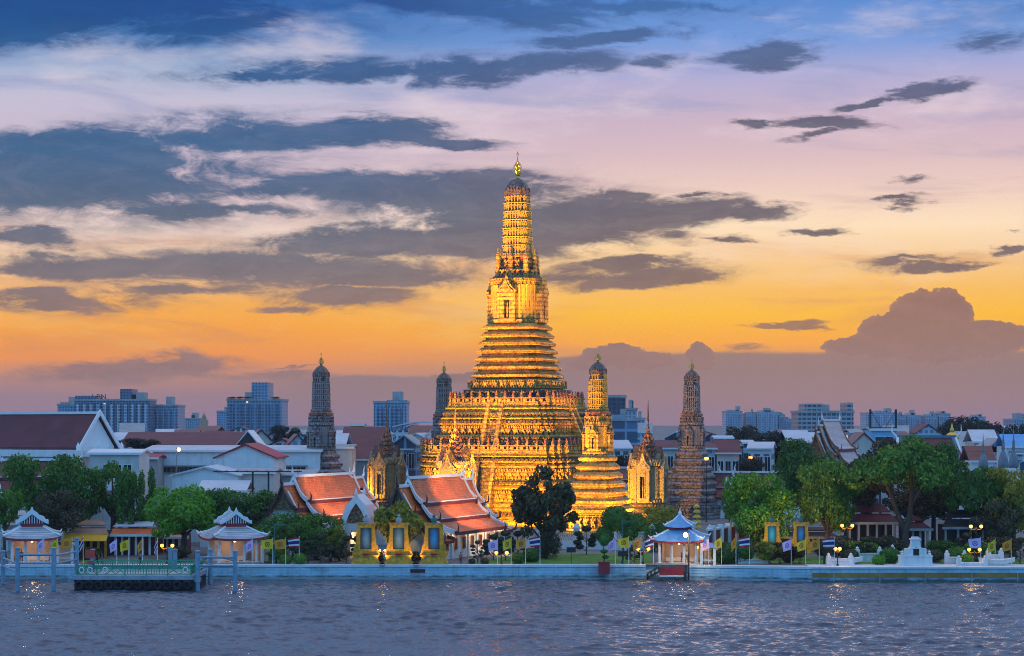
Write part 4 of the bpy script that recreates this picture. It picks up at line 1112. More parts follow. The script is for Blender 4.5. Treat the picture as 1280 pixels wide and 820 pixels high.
# ------------------------------------------------------------------ ordination halls with tiered roofs
def thai_hall(name, label, loc, rz, L, hw, hr, tiers, secs, tile, edge, wallm, pedm, windows=6, group=None, wall_h=None, edge_all=False):
    """ridge runs along local +y, gable end faces local -y.
    tiers: (x0, z0, x1, z1) below the ridge; secs: (y0, y1, drop, squeeze) roof sections from front to back"""
    root = thing(name, label, 'temple hall', loc, rz, group)
    wh = wall_h or hr + tiers[-1][3] + .25
    w = MB(); w.box(-hw, hw, secs[0][0] + 1.3, secs[-1][1] - 1.3, 0, wh)
    w.build('wall', wallm, root)
    ped = MB(); ped.m = Matrix.Identity(4)
    for si, (y0, y1, drop, sq) in enumerate(secs):
        roof, trim, reds = MB(), MB(), []
        for ti, (xa, za, xb, zb) in enumerate(tiers):
            for sx in (-1, 1):
                n = 4; lo = []
                for j in range(n + 1):
                    t = j / n
                    x = (xa + (xb - xa) * t) * sq; z = hr - drop + za + (zb - za) * (t + .22 * math.sin(math.pi * t))
                    lo.append((sx * x, z))
                hi = [(x, z + .16) for x, z in lo]
                roof.prism(lo + hi[::-1], y0 + ti * .02, y1 - ti * .02)
                for yy in (y0, y1):      # bargeboards along both verges
                    s = -1 if yy == y0 else 1
                    bb = [(x, z - .16) for x, z in lo] + [(x, z + .40) for x, z in hi[::-1]]
                    trim.prism(bb, yy + s * .01, yy + s * .34)
                xe, ze = lo[-1]
                # white cap at the head of the lower tiers, red eave under each
                if ti > 0:
                    x0_, z0_ = hi[0]
                    trim.box(min(x0_, x0_ + sx * .3), max(x0_, x0_ + sx * .3), y0 - .1, y1 + .1, z0_ + .0, z0_ + .28)
                red = MB(); reds.append(red); red.box(min(xe, xe + sx * .12) - .02, max(xe, xe + sx * .12) + .02, y0 + .05, y1 - .05, ze - .34, ze + .12)
                # horn at the foot of each verge
                for yy in (y0, y1):
                    trim_h = MB(); s = -1 if yy == y0 else 1
                    trim_h.tube([(xe, yy + s * .15, ze + .1), (xe + sx * .55, yy + s * .2, ze + .25), (xe + sx * .62, yy + s * .2, ze + .95), (xe + sx * .42, yy + s * .2, ze + 1.5)], [.2, .17, .11, .02], 5)
                    if yy == y0 or si == len(secs) - 1: trim_h.build('verge_horn', edge, root)
        r = roof.build('roof', tile, root)
        for red in reds: red.build('eave', M['trimred'], r)
        trim.build('bargeboard', edge if si == 0 or edge_all else M['white'], r)
        rc = MB(); rc.box(-.26, .26, y0 - .1, y1 + .1, hr - drop + .1, hr - drop + .52); rc.build('ridge_cap', M['white'], r)
        for yy, s in ((y0, -1), (y1, 1)):
            ch = MB(); z = hr - drop + .3
            ch.tube([(0, yy + s * .1, z), (0, yy + s * .5, z + .5), (0, yy + s * .45, z + 1.1), (0, yy + s * .8, z + 1.9)], [.26, .2, .12, .02], 6)
            ch.build('roof_finial', edge if si == 0 else M['white'], root)
        if si == 0:
            xa, za, xb, zb = tiers[0]
            pm = MB(); pm.prism([(-xb * sq * .92, hr - drop + zb), (xb * sq * .92, hr - drop + zb), (0, hr - drop + za - .1)], y0 + .2, y0 + .6); pm.build('pediment', pedm, root)
            pts = [(-hw, wh * .3)] + [(hw, wh * .3)]
            gw = MB()
            prof = []
            for (xa, za, xb, zb) in tiers: prof += [(xa * sq * .97, hr - drop + za - .12), (xb * sq * .9, hr - drop + zb - .1)]
            prof = [(x, z) for x, z in prof if x < hw]
            gw.prism([(-hw, wh * .5), (hw, wh * .5), (hw, wh)] + prof[::-1] + [(-x, z) for x, z in prof[1:]] + [(-hw, wh)], y0 + .9, y0 + 1.31)
            gw.build('gable_wall', wallm, root)
    # windows along the long side facing the garden
    y0, y1 = secs[0][0] + 2.5, secs[-1][1] - 2.5
    for i in range(windows):
        y = y0 + (y1 - y0) * (i + .5) / windows
        f = MB(); f.box(hw - .05, hw + .08, y - .62, y + .62, wh * .30, wh * .74); fo = f.build('window', M['goldpaint'], root)
        s = MB(); s.box(hw + .082, hw + .12, y - .45, y - .03, wh * .33, wh * .71); s.box(hw + .082, hw + .12, y + .03, y + .45, wh * .33, wh * .71); s.build('shutter', M['maroon'], fo)
        p = MB(); p.box(hw - .1, hw + .22, y + (y1 - y0) / windows / 2 - .22, y + (y1 - y0) / windows / 2 + .22, 0, wh - .02); p.build('pilaster', wallm, root)
    return root
TI = [(0, 0, 2.5, -3.55), (2.25, -3.72, 4.7, -5.95), (4.4, -6.15, 7.6, -7.75)]
SECS = [(-1.6, 2.6, 1.15, .93), (2.0, 21.5, 0, 1.0), (21.0, 25.0, .7, .93)]
M['glowroof'] = M['tileorange']
M['pedgold'] = mosaic_mat('carved_gold_pediment', (.20, .11, .04), [(.35, .22, .06, 1), (.08, .05, .03, 1), (.14, .05, .03, 1)], .5, 3.5)
M['edgedark'] = mat('dark_bargeboard', (.07, .035, .035), .5, .3, 1)
for nm, lab, lp in (('temple_hall', 'nearer orange roofed temple hall with lit white side wall below the golden tower', (-16.1, 287.8, GZ)),
                    ('temple_hall', 'farther orange roofed temple hall behind the white pointed gateway', (-34.2, 297.5, GZ))):
    h = thai_hall(nm, lab, lp, TR, 24, 6, 11.7, TI, SECS, M['tileorange'], M['edgedark'], M['plaster'], M['pedgold'], 7, 'orange roofed twin halls')
    if 'nearer' in lab:
        for i, y in enumerate((4.2, 10.5, 16.0, 20.6)):     # small lamps under the eave
            lo = MB(); lo.sphere((6.35, y, 4.15), .13, 8, 5); lo.build('wall_lamp', mat('lamp_glow', (1, .9, .7), emit=14, ecol=(1, .82, .5), var=0) if i == 0 else bpy.data.materials['lamp_glow'], h)
            l = bpy.data.lights.new('wall_lamp_light', 'POINT'); l.energy = 90; l.color = (1, .78, .48); l.shadow_soft_size = .15
            o = bpy.data.objects.new('wall_lamp_light', l); COL.objects.link(o); o.parent = h; o.location = (6.85, y, 4.0)
TI2 = [(0, 0, 3.6, -6.2), (3.3, -6.4, 6.2, -9.8), (5.9, -10.1, 9.5, -12.6)]
p = P(1022, 600, 415)
thai_hall('temple_hall', 'tall pale pink roofed temple hall with orange and blue bargeboards behind the right trees', (p.x, 415, GZ), TR, 30, 7.5, 20.6, TI2,
          [(-1.5, 2.0, 2.6, .86), (1.4, 5.0, 1.2, .93), (4.4, 20.0, 0, 1.0)], M['tilepink'], mat('orange_bargeboard', (.34, .12, .04), .5, .3, 1), M['plaster'], M['pedgold'], 6, edge_all=True)
# red roofed halls at the far left
M['creamlamp'] = mat('pale_green_wall', (.46, .62, .50), .7, .12)
p = P(2, 600, 318)
thai_hall('temple_hall', 'dark red roofed temple hall with orange lower roof at the far left edge', (p.x - 3, 318, GZ), R(-60), 24, 5, 13.8, [(0, 0, 2.2, -2.6), (2.0, -2.75, 5.6, -6.0)], [(-1.0, 2.5, 1.2, .92), (2.0, 16, 0, 1)], M['tilered'], M['white'], M['creamlamp'], M['tileorange'], 3)
p = P(47, 600, 326)
thai_hall('temple_hall', 'small red roofed temple hall with white edges beside the far left trees', (p.x, 326, GZ), R(58), 14, 4.2, 12.4, [(0, 0, 2.6, -3.2), (2.4, -3.35, 5.2, -5.6)], [(-1.0, 8, 0, 1)], M['tilered'], M['white'], M['creamlamp'], M['tileorange'], 3)
# red roofs right of the grey tower
p = P(905, 600, 420)
thai_hall('temple_hall', 'low red roofed hall with bright blue white ridge right of the unlit grey tower', (p.x - 6, 420, GZ), R(70), 20, 5, 9.4, [(0, 0, 3.0, -3.0), (2.8, -3.2, 6.0, -5.0)], [(-8, 8, 0, 1)], M['tilered'], M['white'], M['plaster'], M['tilered'], 3)
p = P(952, 600, 425)
thai_hall('temple_hall', 'dark red roofed hall end seen over the bright green trees', (p.x, 425, GZ), R(70), 20, 5, 9.2, [(0, 0, 3.0, -3.0), (2.8, -3.2, 6.0, -5.0)], [(-6, 9, 0, 1)], M['tilered'], M['white'], M['plaster'], M['tilered'], 3)
p = P(790, 600, 430)
thai_hall('temple_hall', 'small red roofed hall with white edges between the golden tower and the glowing shrine', (p.x + 1, 430, GZ), R(35), 12, 3.5, 10.0, [(0, 0, 2.6, -2.4), (2.4, -2.6, 4.4, -4.0)], [(-1, 10, 0, 1)], M['tilered'], M['white'], M['plaster'], M['tilered'], 3)

# ---- white gateway with a pointed gable
def gateway():
    p = P(446, 700, 291)
    root = thing('gateway', 'white gateway with a steep pointed gable and carved pediment', 'gateway', (p.x, 291, GZ), R(-10))
    w = MB(); w.box(-1.9, -1.0, 0, 4, 0, 5.2); w.box(1.0, 1.9, 0, 4, 0, 5.2); w.box(-1.0, 1.0, 0, 4, 3.9, 5.2); w.build('wall', M['plaster'], root)
    g = MB(); g.prism([(-2.3, 4.2), (-1.75, 4.2), (-1.45, 5.7), (-.8, 7.1), (0, 8.2), (.8, 7.1), (1.45, 5.7), (1.75, 4.2), (2.3, 4.2), (2.15, 6.1), (1.5, 7.9), (0, 9.5), (-1.5, 7.9), (-2.15, 6.1)], -.5, 4.5); g.build('roof', M['white'], root)
    pd = MB(); pd.prism([(-1.3, 5.22), (1.3, 5.22), (1.1, 6.3), (0, 8.0), (-1.1, 6.3)], -.1, .3); pd.build('pediment', M['pedgold'], root)
    for yy in (-.45, 4.45):
        k = MB(); k.lathe([(9.2, .22), (9.6, .28), (10.6, .02)], 6, 0, yy); k.build('roof_finial', M['white'], root)
    d = MB(); d.box(-.95, .95, 3.5, 3.9, 0, 3.85); d.build('door', M['goldpaint'], root)
    lo = MB(); lo.sphere((0, 1.6, 3.5), .16, 8, 5); lo.build('lamp', bpy.data.materials['lamp_glow'], root)
    l = bpy.data.lights.new('gate_light', 'POINT'); l.energy = 220; l.color = (1, .62, .22); l.shadow_soft_size = .2
    o = bpy.data.objects.new('gate_light', l); COL.objects.link(o); o.parent = root; o.location = (0, 1.4, 3.1)
gateway()

# ------------------------------------------------------------------ river wall
def river_wall():
    root = thing('river_wall', 'long low weathered blue white river wall with grooved courses', 'wall', (0, WY, 0))
    xe = P(1016, 0, 271.5).x
    def seg(xa, ya, xb, yb, nm='wall'):
        L = math.hypot(xb - xa, yb - ya)
        m_ = Matrix.Translation((xa, ya, 0)) @ Matrix.Rotation(math.atan2(yb - ya, xb - xa), 4, 'Z')
        b = MB(); b.m = m_; b.box(0, L, 0, 1.0, -1.0, 1.78)
        for z in (.55, .95, 1.35): b.box(0, L, -.035, .0, z, z + .33)
        b.build('wall', M['wallblue'], root)
        c = MB(); c.m = m_; c.box(0, L, -.16, 1.1, 1.78, 2.1); c.build('coping', M['plaster'], root)
        f = MB(); f.m = m_; f.box(0, L, -.28, .0, -1.0, .28); f.build('footing', M['concrete'], root)
        for i in range(int(L / 9)):
            pz = MB(); pz.m = m_; x = 4 + i * 9; pz.box(x - .3, x + .3, -.1, .0, -.2, 1.77); pz.build('buttress', M['wallblue'], root)
    xg0, xg1 = P(808, 0, 275).x, P(862, 0, 275).x
    seg(-160, 0, xg0, -.3)
    seg(xg1, -1.2, xe, -4.6)
    # the recessed back of the landing
    b = MB(); b.box(xg0, xg1, 1.3, 2.0, -1, 1.9); b.build('landing_back', M['wallblue'], root)
    k = MB(); k.box(-14.4, -12.2, -.30, -.02, .95, 1.45); k.build('drain_plaque', M['maroon'], root)
river_wall()
def barrier():
    xe = P(1016, 0, 271.5).x
    root = thing('quay_barrier', 'blue white quay edge with a long rusty brown band at the right', 'barrier', (xe, WY - 4.6, 0))
    b = MB(); b.box(0, 90, 0, 5, -1, .62); b.box(0, 90, 0, 5, 1.28, 1.86); b.build('wall', M['wallblue'], root)
    r = MB(); r.box(0, 90, -.06, 4.9, .622, 1.278); r.build('rust_band', mat('rusty_band', (.40, .20, .05), .75, .35, .35, streak=.2), root)
    c = MB(); c.box(-.2, 90, -.2, 5, 1.862, 2.08); c.build('coping', M['plaster'], root)
    for i in range(14):
        p = MB(); x = 3 + i * 6.4; p.box(x - .08, x + .08, -.12, -.061, -.4, 1.27); p.build('joint_post', M['concrete'], root)
barrier()

# ------------------------------------------------------------------ pavilions on the quay
def pavilion(label, loc, rz, hw, tilem, gable=True, wing=True, pyr=False, scale=1, lampw=120, wallm=None):
    root = thing('pavilion', label, 'pavilion', loc, rz, 'white quay pavilions', scale)
    wallm = wallm or M['plaster']
    d = hw
    f = MB(); f.box(-hw - .3, hw + .3, -d - .3, d + .3, 0, .25); f.build('floor', M['concrete'], root)
    for sx in (-1, -.33, .33, 1):
        for sy in (-1, 1):
            c = MB(); c.lathe([(.25, .3), (.4, .22), (3.3, .2), (3.5, .32), (3.6, .32)], 4, sx * (hw - .25), sy * (d - .25)); c.build('column', M['plaster'], root)
    bk = MB(); bk.box(-hw + .3, hw - .3, d - .6, d - .45, .25, 3.5); bk.box(-hw + .3, -hw + .45, 0, d - .6, .25, 3.5); bk.build('back_wall', mat('warm_wall', (.62, .50, .38), .7, .1) if 'warm_wall' not in bpy.data.materials else bpy.data.materials['warm_wall'], root)
    be = MB(); be.box(-hw * .8, hw * .8, d - 1.5, d - .9, .25, .8); be.build('bench', M['plaster'], root)
    # lower hipped roof, lifting at the corners
    e = hw + 1.0; t = hw * .52; z0, z1 = 3.62, 5.25
    r = MB(); n = 8
    def ringp(q, z, lift):
        out = []
        for k in range(4):
            cs = [(-1, -1), (1, -1), (1, 1), (-1, 1)]; a, b2 = cs[k], cs[(k + 1) % 4]
            for j in range(n):
                s = j / n; x = a[0] + (b2[0] - a[0]) * s; y = a[1] + (b2[1] - a[1]) * s
                out.append((x * q, y * q, z + lift * abs(2 * s - 1) ** 3))
        return out
    r.loft([ringp(e, z0, .38), ringp(e * .72 + t * .28, z0 + .55, .16), ringp(t, z1, 0)], True, True)
    r.build('roof', tilem, root)
    red = MB(); red.loft([ringp(e + .06, z0 - .30, .38), ringp(e + .06, z0 - .04, .38)]); red.build('fascia', M['redpaint'], root)
    for sx, sy in ((-1, -1), (1, -1), (1, 1), (-1, 1)):
        h = MB(); h.tube([(sx * t, sy * t, z1 + .05), (sx * (e * .6 + t * .4), sy * (e * .6 + t * .4), z0 + .85), (sx * e, sy * e, z0 + .55), (sx * (e + .3), sy * (e + .3), z0 + 1.0)], [.16, .16, .2, .05], 5); h.build('hip_ridge', M['white'], root)
    # upper roof
    nb = MB(); nb.box(-t, t, -t, t, z1 - .02, z1 + .45); nb.build('drum', M['redpaint'], root)
    zu = z1 + .42
    if pyr:
        u = MB(); e2 = t + .55
        u.loft([ringp(e2, zu, .3), ringp(e2 * .45, zu + .95, .08), ringp(.18, zu + 2.0, 0)]); u.build('roof', tilem, root)
        for sx, sy in ((-1, -1), (1, -1), (1, 1), (-1, 1)):
            h = MB(); h.tube([(0, 0, zu + 2.0), (sx * e2 * .45, sy * e2 * .45, zu + 1.05), (sx * e2, sy * e2, zu + .4), (sx * (e2 + .25), sy * (e2 + .25), zu + .75)], [.14, .14, .17, .04], 5); h.build('hip_ridge', M['white'], root)
        k = MB(); k.lathe([(zu + 1.9, .25), (zu + 2.3, .3), (zu + 2.5, .12), (zu + 3.1, .02)], 6); k.build('roof_finial', M['white'], root)
    else:
        # open gable with a slatted pediment facing front
        u = MB(); e2 = t + .5
        for sx in (-1, 1):
            u.prism([(sx * e2, zu), (sx * e2, zu + .18), (sx * e2 * .5, zu + .8), (0, zu + 1.65), (0, zu + 1.45), (sx * e2 * .5, zu + .6)], -t - .3, t + .3)
        u.build('roof', tilem, root)
        for yy in (-t - .31, t + .15):
            g = MB(); g.prism([(-e2 * .86, zu + .05), (e2 * .86, zu + .05), (0, zu + 1.4)], yy + .2, yy + .28); gp = g.build('pediment', M['maroon'], root)
            for i in range(9):
                x = -e2 * .68 + i * e2 * .17; hh = 1.3 * (1 - abs(x) / e2) - .12
                if hh > .1:
                    s = MB(); s.box(x - .05, x + .05, yy + .1, yy + .2, zu + .06, zu + .06 + hh); s.build('slat', M['white'], gp)
            for sx in (-1, 1):
                b = MB(); b.prism([(sx * (e2 + .25), zu - .05), (sx * (e2 + .25), zu + .5), (sx * e2 * .95, zu + .5), (sx * e2 * .8, zu + .95), (sx * e2 * .5, zu + 1.15), (sx * e2 * .35, zu + 1.5), (sx * .25, zu + 1.8), (0, zu + 2.4), (0, zu + 1.4), (sx * e2 * .5, zu + .58)], yy, yy + .16); b.build('bargeboard', M['white'], root)
    if wing:
        W = 2.6
        for x in (hw + .6, hw + W):
            for y in (-d + .3, d - 1):
                c = MB(); c.box(x - .2, x + .2, y - .2, y + .2, 0, 2.6); c.build('column', M['plaster'], root)
        v = MB(); v.add([(hw + .2, -d - .3, 3.3), (hw + W + .6, -d - .3, 2.45), (hw + W + .6, d - .4, 2.45), (hw + .2, d - .4, 3.3), (hw + .2, -d - .3, 3.45), (hw + W + .6, -d - .3, 2.62), (hw + W + .6, d - .4, 2.62), (hw + .2, d - .4, 3.45)],
                        [(0, 1, 2, 3), (4, 7, 6, 5), (0, 4, 5, 1), (1, 5, 6, 2), (2, 6, 7, 3), (3, 7, 4, 0)]); v.build('wing_roof', tilem, root)
        fr = MB(); fr.box(hw + W + .61, hw + W + .7, -d - .35, d - .35, 2.35, 2.66); fr.build('wing_fascia', M['redpaint'], root)
        wb = MB(); wb.box(hw + .8, hw + W - .2, d - 1.3, d - 1.1, 0, 2.4); wb.build('wing_wall', bpy.data.materials['warm_wall'], root)
        ln = MB(); ln.box(hw + .8, hw + W - .1, -d + .2, -d + .35, .7, .85); ln.build('rail', M['plaster'], root)
    lo = MB(); lo.sphere((0, -d * .35, 3.2), .16, 8, 5); lo.build('lamp', bpy.data.materials['lamp_glow'], root)
    l = bpy.data.lights.new('pavilion_light', 'POINT'); l.energy = lampw * .6; l.color = (1, .70, .38); l.shadow_soft_size = .2
    o = bpy.data.objects.new('pavilion_light', l); COL.objects.link(o); o.parent = root; o.location = (0, -d * .35, 2.95)
    return root
p = P(40, 0, 281.5); pavilion('white quay pavilion with slatted gable at the far left behind the blue mooring posts', (p.x, 281.5, GZ), R(14), 3.0, M['tileblue'], lampw=300)
p = P(291, 0, 281.5); pavilion('white quay pavilion with slatted gable right of the green railed pontoon', (p.x, 281.5, GZ), R(24), 3.0, M['tileblue'], lampw=300)
p = P(850, 0, 280); pavilion('white landing pavilion with bright blue pyramid roof above the red skirted landing', (p.x, 280, GZ), R(-12), 3.1, mat('bright_blue_tiles', (.16, .36, .60), .45, .25, 1), True, True, True, .92, lampw=260)

# low red walled halls behind the left garden
def low_hall(name, label, px0, px1, py_top, py_eave, Y, wallm, tilem, posts=6, awning=False, dk=False):
    x0, x1 = P(px0, 0, Y).x, P(px1, 0, Y).x; w = x1 - x0
    root = thing(name, label, 'hall', ((x0 + x1) / 2, Y, GZ))
    ze, zr = P(0, py_eave, Y).z - GZ, P(0, py_top, Y).z - GZ
    b = MB(); b.box(-w / 2 + .8, w / 2 - .8, 1.6, 7, 0, ze + .3); b.build('wall', wallm, root)
    for i in range(posts):
        x = -w / 2 + .6 + (w - 1.2) * i / (posts - 1); p_ = MB(); p_.box(x - .16, x + .16, .3, .62, 0, ze + .1); p_.build('post', M['goldpaint'] if awning else (M['concrete'] if dk else M['plaster']), root)
    zm = ze + (zr - ze) * .45
    r = MB(); vs = [(-w / 2, -.4, ze), (w / 2, -.4, ze), (w / 2 - 1, 2.4, zm), (-w / 2 + 1, 2.4, zm)]
    r.add(vs + [(x, y, z + .16) for x, y, z in vs], [(0, 1, 2, 3), (4, 5, 6, 7), (0, 1, 5, 4), (1, 2, 6, 5), (2, 3, 7, 6), (3, 0, 4, 7)]); r.build('roof', tilem, root)
    r = MB(); vs = [(-w / 2 + .9, 2.2, zm + .35), (w / 2 - .9, 2.2, zm + .35), (w / 2 - 2, 5, zr), (-w / 2 + 2, 5, zr)]
    r.add(vs + [(x, y, z + .16) for x, y, z in vs], [(0, 1, 2, 3), (4, 5, 6, 7), (0, 1, 5, 4), (1, 2, 6, 5), (2, 3, 7, 6), (3, 0, 4, 7)]); r.build('upper_roof', tilem if awning or dk else M['metalroof'], root)
    f = MB(); f.box(-w / 2 - .1, w / 2 + .1, -.55, -.41, ze - .18, ze + .2); f.build('fascia', M['concrete'] if dk else (M['white'] if not awning else M['goldpaint']), root)
    if awning:
        a = MB(); a.add([(-w / 2, -.55, ze - .1), (w / 2, -.55, ze - .1), (w / 2, -2.0, ze - .9), (-w / 2, -2.0, ze - .9), (-w / 2, -.55, ze - .04), (w / 2, -.55, ze - .04), (w / 2, -2.0, ze - .84), (-w / 2, -2.0, ze - .84)], [(0, 1, 2, 3), (4, 7, 6, 5), (0, 4, 5, 1), (1, 5, 6, 2), (2, 6, 7, 3), (3, 7, 4, 0)]); a.build('awning', mat('yellow_awning', (.70, .36, .02), .7, .1), root)
    return root
low_hall('low_hall', 'long low dark red walled hall with a white edged roof behind the flags', 130, 200, 655, 669, 297, M['maroon'], M['tileorange'], 8)
low_hall('low_hall', 'brown shingled low hall with a yellow awning beside the left pavilion', 82, 136, 653, 668, 292, M['dark'], M['tilebrown'], 6, True)
low_hall('low_hall', 'dark red walled hall end under the bright green tree', 196, 236, 662, 672, 303, M['maroon'], M['tileorange'], 5)
low_hall('low_hall', 'low red roofed white wing behind the leftmost trees', -6, 40, 641, 655, 306, M['plaster'], M['tilered'], 5)
# shaded shop halls on the right under the trees
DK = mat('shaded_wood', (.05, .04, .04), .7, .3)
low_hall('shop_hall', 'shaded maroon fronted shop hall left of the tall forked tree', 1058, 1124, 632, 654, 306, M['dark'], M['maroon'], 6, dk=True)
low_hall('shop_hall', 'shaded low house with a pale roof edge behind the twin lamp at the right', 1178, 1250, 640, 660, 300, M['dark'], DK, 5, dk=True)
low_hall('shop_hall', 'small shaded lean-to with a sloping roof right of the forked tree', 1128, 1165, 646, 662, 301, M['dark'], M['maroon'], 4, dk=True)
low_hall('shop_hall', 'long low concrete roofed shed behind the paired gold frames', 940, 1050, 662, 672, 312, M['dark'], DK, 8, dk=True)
# ------------------------------------------------------------------ trees and plants
def leaf_mat(name, col, var=.45, hue=.25, trans=.3):
    m = bpy.data.materials.new(name); m.use_nodes = True
    g = NT(m.node_tree); g.n.clear()
    oc = g.node('ShaderNodeTexCoord').outputs['Object']
    rnd = g.node('ShaderNodeObjectInfo').outputs['Random']
    geo = g.node('ShaderNodeNewGeometry').outputs['Random Per Island']
    n = g.noise(oc, 2.2, 3, .6)
    t = g.math('MULTIPLY_ADD', geo, .55, g.math('MULTIPLY_ADD', n, .5, g.math('MULTIPLY', rnd, .22)))
    c = col
    cc = g.ramp(t, [(.15, (c[0] * .45, c[1] * .42, c[2] * .6)), (.55, c), (.85, (min(1, c[0] * (1.6 + hue)), c[1] * 1.55, c[2] * 1.2))])
    d = g.node('ShaderNodeBsdfDiffuse', {'Color': cc})
    tr = g.node('ShaderNodeBsdfTranslucent', {'Color': cc})
    gl = g.node('ShaderNodeBsdfGlossy', {'Color': (.5, .5, .5, 1), 'Roughness': .45})
    mx = g.node('ShaderNodeMixShader', {0: trans, 1: d.outputs[0], 2: tr.outputs[0]})
    m2 = g.node('ShaderNodeMixShader', {0: .05, 1: mx.outputs[0], 2: gl.outputs[0]})
    g.node('ShaderNodeOutputMaterial', {'Surface': m2.outputs[0]})
    return m
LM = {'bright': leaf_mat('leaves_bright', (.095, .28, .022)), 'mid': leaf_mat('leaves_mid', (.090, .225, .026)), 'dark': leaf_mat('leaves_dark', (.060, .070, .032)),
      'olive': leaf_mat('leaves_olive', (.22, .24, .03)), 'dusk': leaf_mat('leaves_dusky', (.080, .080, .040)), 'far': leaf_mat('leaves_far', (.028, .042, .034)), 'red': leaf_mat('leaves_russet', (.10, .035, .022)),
      'deep': leaf_mat('leaves_deep', (.060, .165, .024)), 'topiary': leaf_mat('leaves_clipped', (.050, .16, .022), .3, .15, .15)}

def leaves_mesh(name, pts, nrm, size, rng, aspect=.55):
    n = len(pts)
    rand = rng.normal(size=(n, 3)); rand /= np.linalg.norm(rand, axis=1)[:, None]
    nn = nrm * .75 + rand * .9; nn /= np.linalg.norm(nn, axis=1)[:, None]
    a = np.cross(nn, rng.normal(size=(n, 3))); a /= np.linalg.norm(a, axis=1)[:, None] + 1e-9
    b = np.cross(nn, a)
    s = size * rng.uniform(.6, 1.35, n)[:, None]
    V = np.stack([pts - a * s, pts + b * s * aspect, pts + a * s, pts - b * s * aspect], 1).reshape(-1, 3)
    me = bpy.data.meshes.new(name)
    me.vertices.add(4 * n); me.vertices.foreach_set('co', V.ravel())
    me.loops.add(4 * n); me.loops.foreach_set('vertex_index', np.arange(4 * n))
    me.polygons.add(n); me.polygons.foreach_set('loop_start', np.arange(0, 4 * n, 4)); me.polygons.foreach_set('loop_total', np.full(n, 4))
    me.update(calc_edges=True)
    return me

def crown_points(rng, kind):
    """unit crown: half width 1, height about 1.6, bottom at z=0"""
    C = []
    if kind == 'round': k, rr, per, H = 42, (.15, .38), 200, 1.5
    elif kind == 'loose': k, rr, per, H = 30, (.16, .30), 150, 1.5
    elif kind == 'spread': k, rr, per, H = 42, (.16, .28), 160, .95
    elif kind == 'tall': k, rr, per, H = 42, (.15, .36), 190, 2.0
    elif kind == 'weep': k, rr, per, H = 38, (.14, .24), 150, 1.5
    elif kind == 'ragged': k, rr, per, H = 64, (.09, .20), 48, 1.5
    elif kind == 'bush': k, rr, per, H = 16, (.32, .5), 200, 1.2
    P_, N_ = [], []
    for i in range(k):
        d = rng.normal(size=3); d /= np.linalg.norm(d)
        r = rng.uniform(.30, 1.02 if kind != 'ragged' else .84) ** .7
        c = np.array([d[0] * r, d[1] * r, 0])
        zc = d[2] * r
        if kind == 'spread': zc = .25 + .55 * (1 - np.hypot(c[0], c[1]) ** 2) * 1.0 + rng.normal() * .14; c[2] = zc * H
        else: c[2] = H * (.52 + .48 * zc)
        cr = rng.uniform(*rr)
        m = int(1.9 * per * (cr / rr[1]) ** 2) + 40
        q = rng.normal(size=(m, 3)); q /= np.linalg.norm(q, axis=1)[:, None]
        rad = cr * rng.uniform(.35, 1.12, m) ** .6
        sc = np.array([1.05, 1.05, .78]) if kind != 'weep' else np.array([.7, .7, 1.7])
        pp = c + q * rad[:, None] * sc
        ctr = np.array([0, 0, H * .45]); out = pp - ctr; out /= np.linalg.norm(out, axis=1)[:, None] + 1e-9
        P_.append(pp); N_.append(q * .7 + out * .4 + np.array([0, 0, .35]))
    P_, N_ = np.concatenate(P_), np.concatenate(N_)
    N_ /= np.linalg.norm(N_, axis=1)[:, None]
    return P_, N_

CROWN = {}
def crown(kind, leaf, seed, size=.047):
    key = (kind, leaf, seed, size)
    if key not in CROWN:
        rng = np.random.default_rng(seed * 97 + len(kind))
        p_, n_ = crown_points(rng, kind)
        me = leaves_mesh('crown', p_, n_, size, rng); me.materials.append(LM[leaf]); CROWN[key] = me
    return CROWN[key]

TRUNK = {}
def trunk_mesh(seed, kind='plain', q=1.0):
    """unit trunk: height 1 to the crown base, limbs reach into the crown above it"""
    key = (seed, kind, q)
    if key in TRUNK: return TRUNK[key]
    random.seed(seed * 31 + 5); mb = MB()
    j = lambda s: random.uniform(-s, s)
    if kind == 'fork':
        mb.tube([(0, 0, 0), (.02, 0, .12), (.03, .02, .35), (.10, 0, .55), (.16, 0, .95), (.14, .05, 1.35), (.22, .05, 1.7)], [.10, .075, .07, .06, .05, .035, .01], 8)
        mb.tube([(.03, .02, .33), (-.10, .04, .60), (-.26, 0, .95), (-.48, .05, 1.35), (-.7, .05, 1.6)], [.055, .045, .04, .025, .008], 7)
        mb.tube([(.13, 0, .75), (.30, -.05, 1.0), (.55, 0, 1.3), (.8, 0, 1.5)], [.035, .03, .02, .006], 6)
        mb.tube([(-.26, 0, .95), (-.22, .1, 1.3), (-.3, .1, 1.6)], [.03, .02, .006], 6)
    else:
        top = Vector((j(.05), j(.05), 1.0))
        mb.tube([(0, 0, 0), (j(.02), j(.02), .15), (j(.03), j(.03), .55), top, top + Vector((j(.1), j(.1), .55 * q)), top + Vector((j(.15), j(.15), 1.05 * q))], [.13, .095, .08, .065, .04, .008], 8)
        for i in range(6):
            a = i * 1.05 + j(.3); zz = 1 + random.uniform(-.3, .15) * q; L = random.uniform(.5, .85)
            mb.tube([(0, 0, zz), (L * .35 * math.cos(a), L * .35 * math.sin(a), zz + .22 * q), (L * .7 * math.cos(a + .15), L * .7 * math.sin(a + .15), zz + .5 * q), (L * math.cos(a), L * math.sin(a), zz + .75 * q)], [.05, .038, .024, .006], 6)
    o = mb.build('trunk', M['bark']); me = o.data; bpy.data.objects.remove(o); me.polygons.foreach_set('use_smooth', [True] * len(me.polygons))
    TRUNK[key] = me
    return me

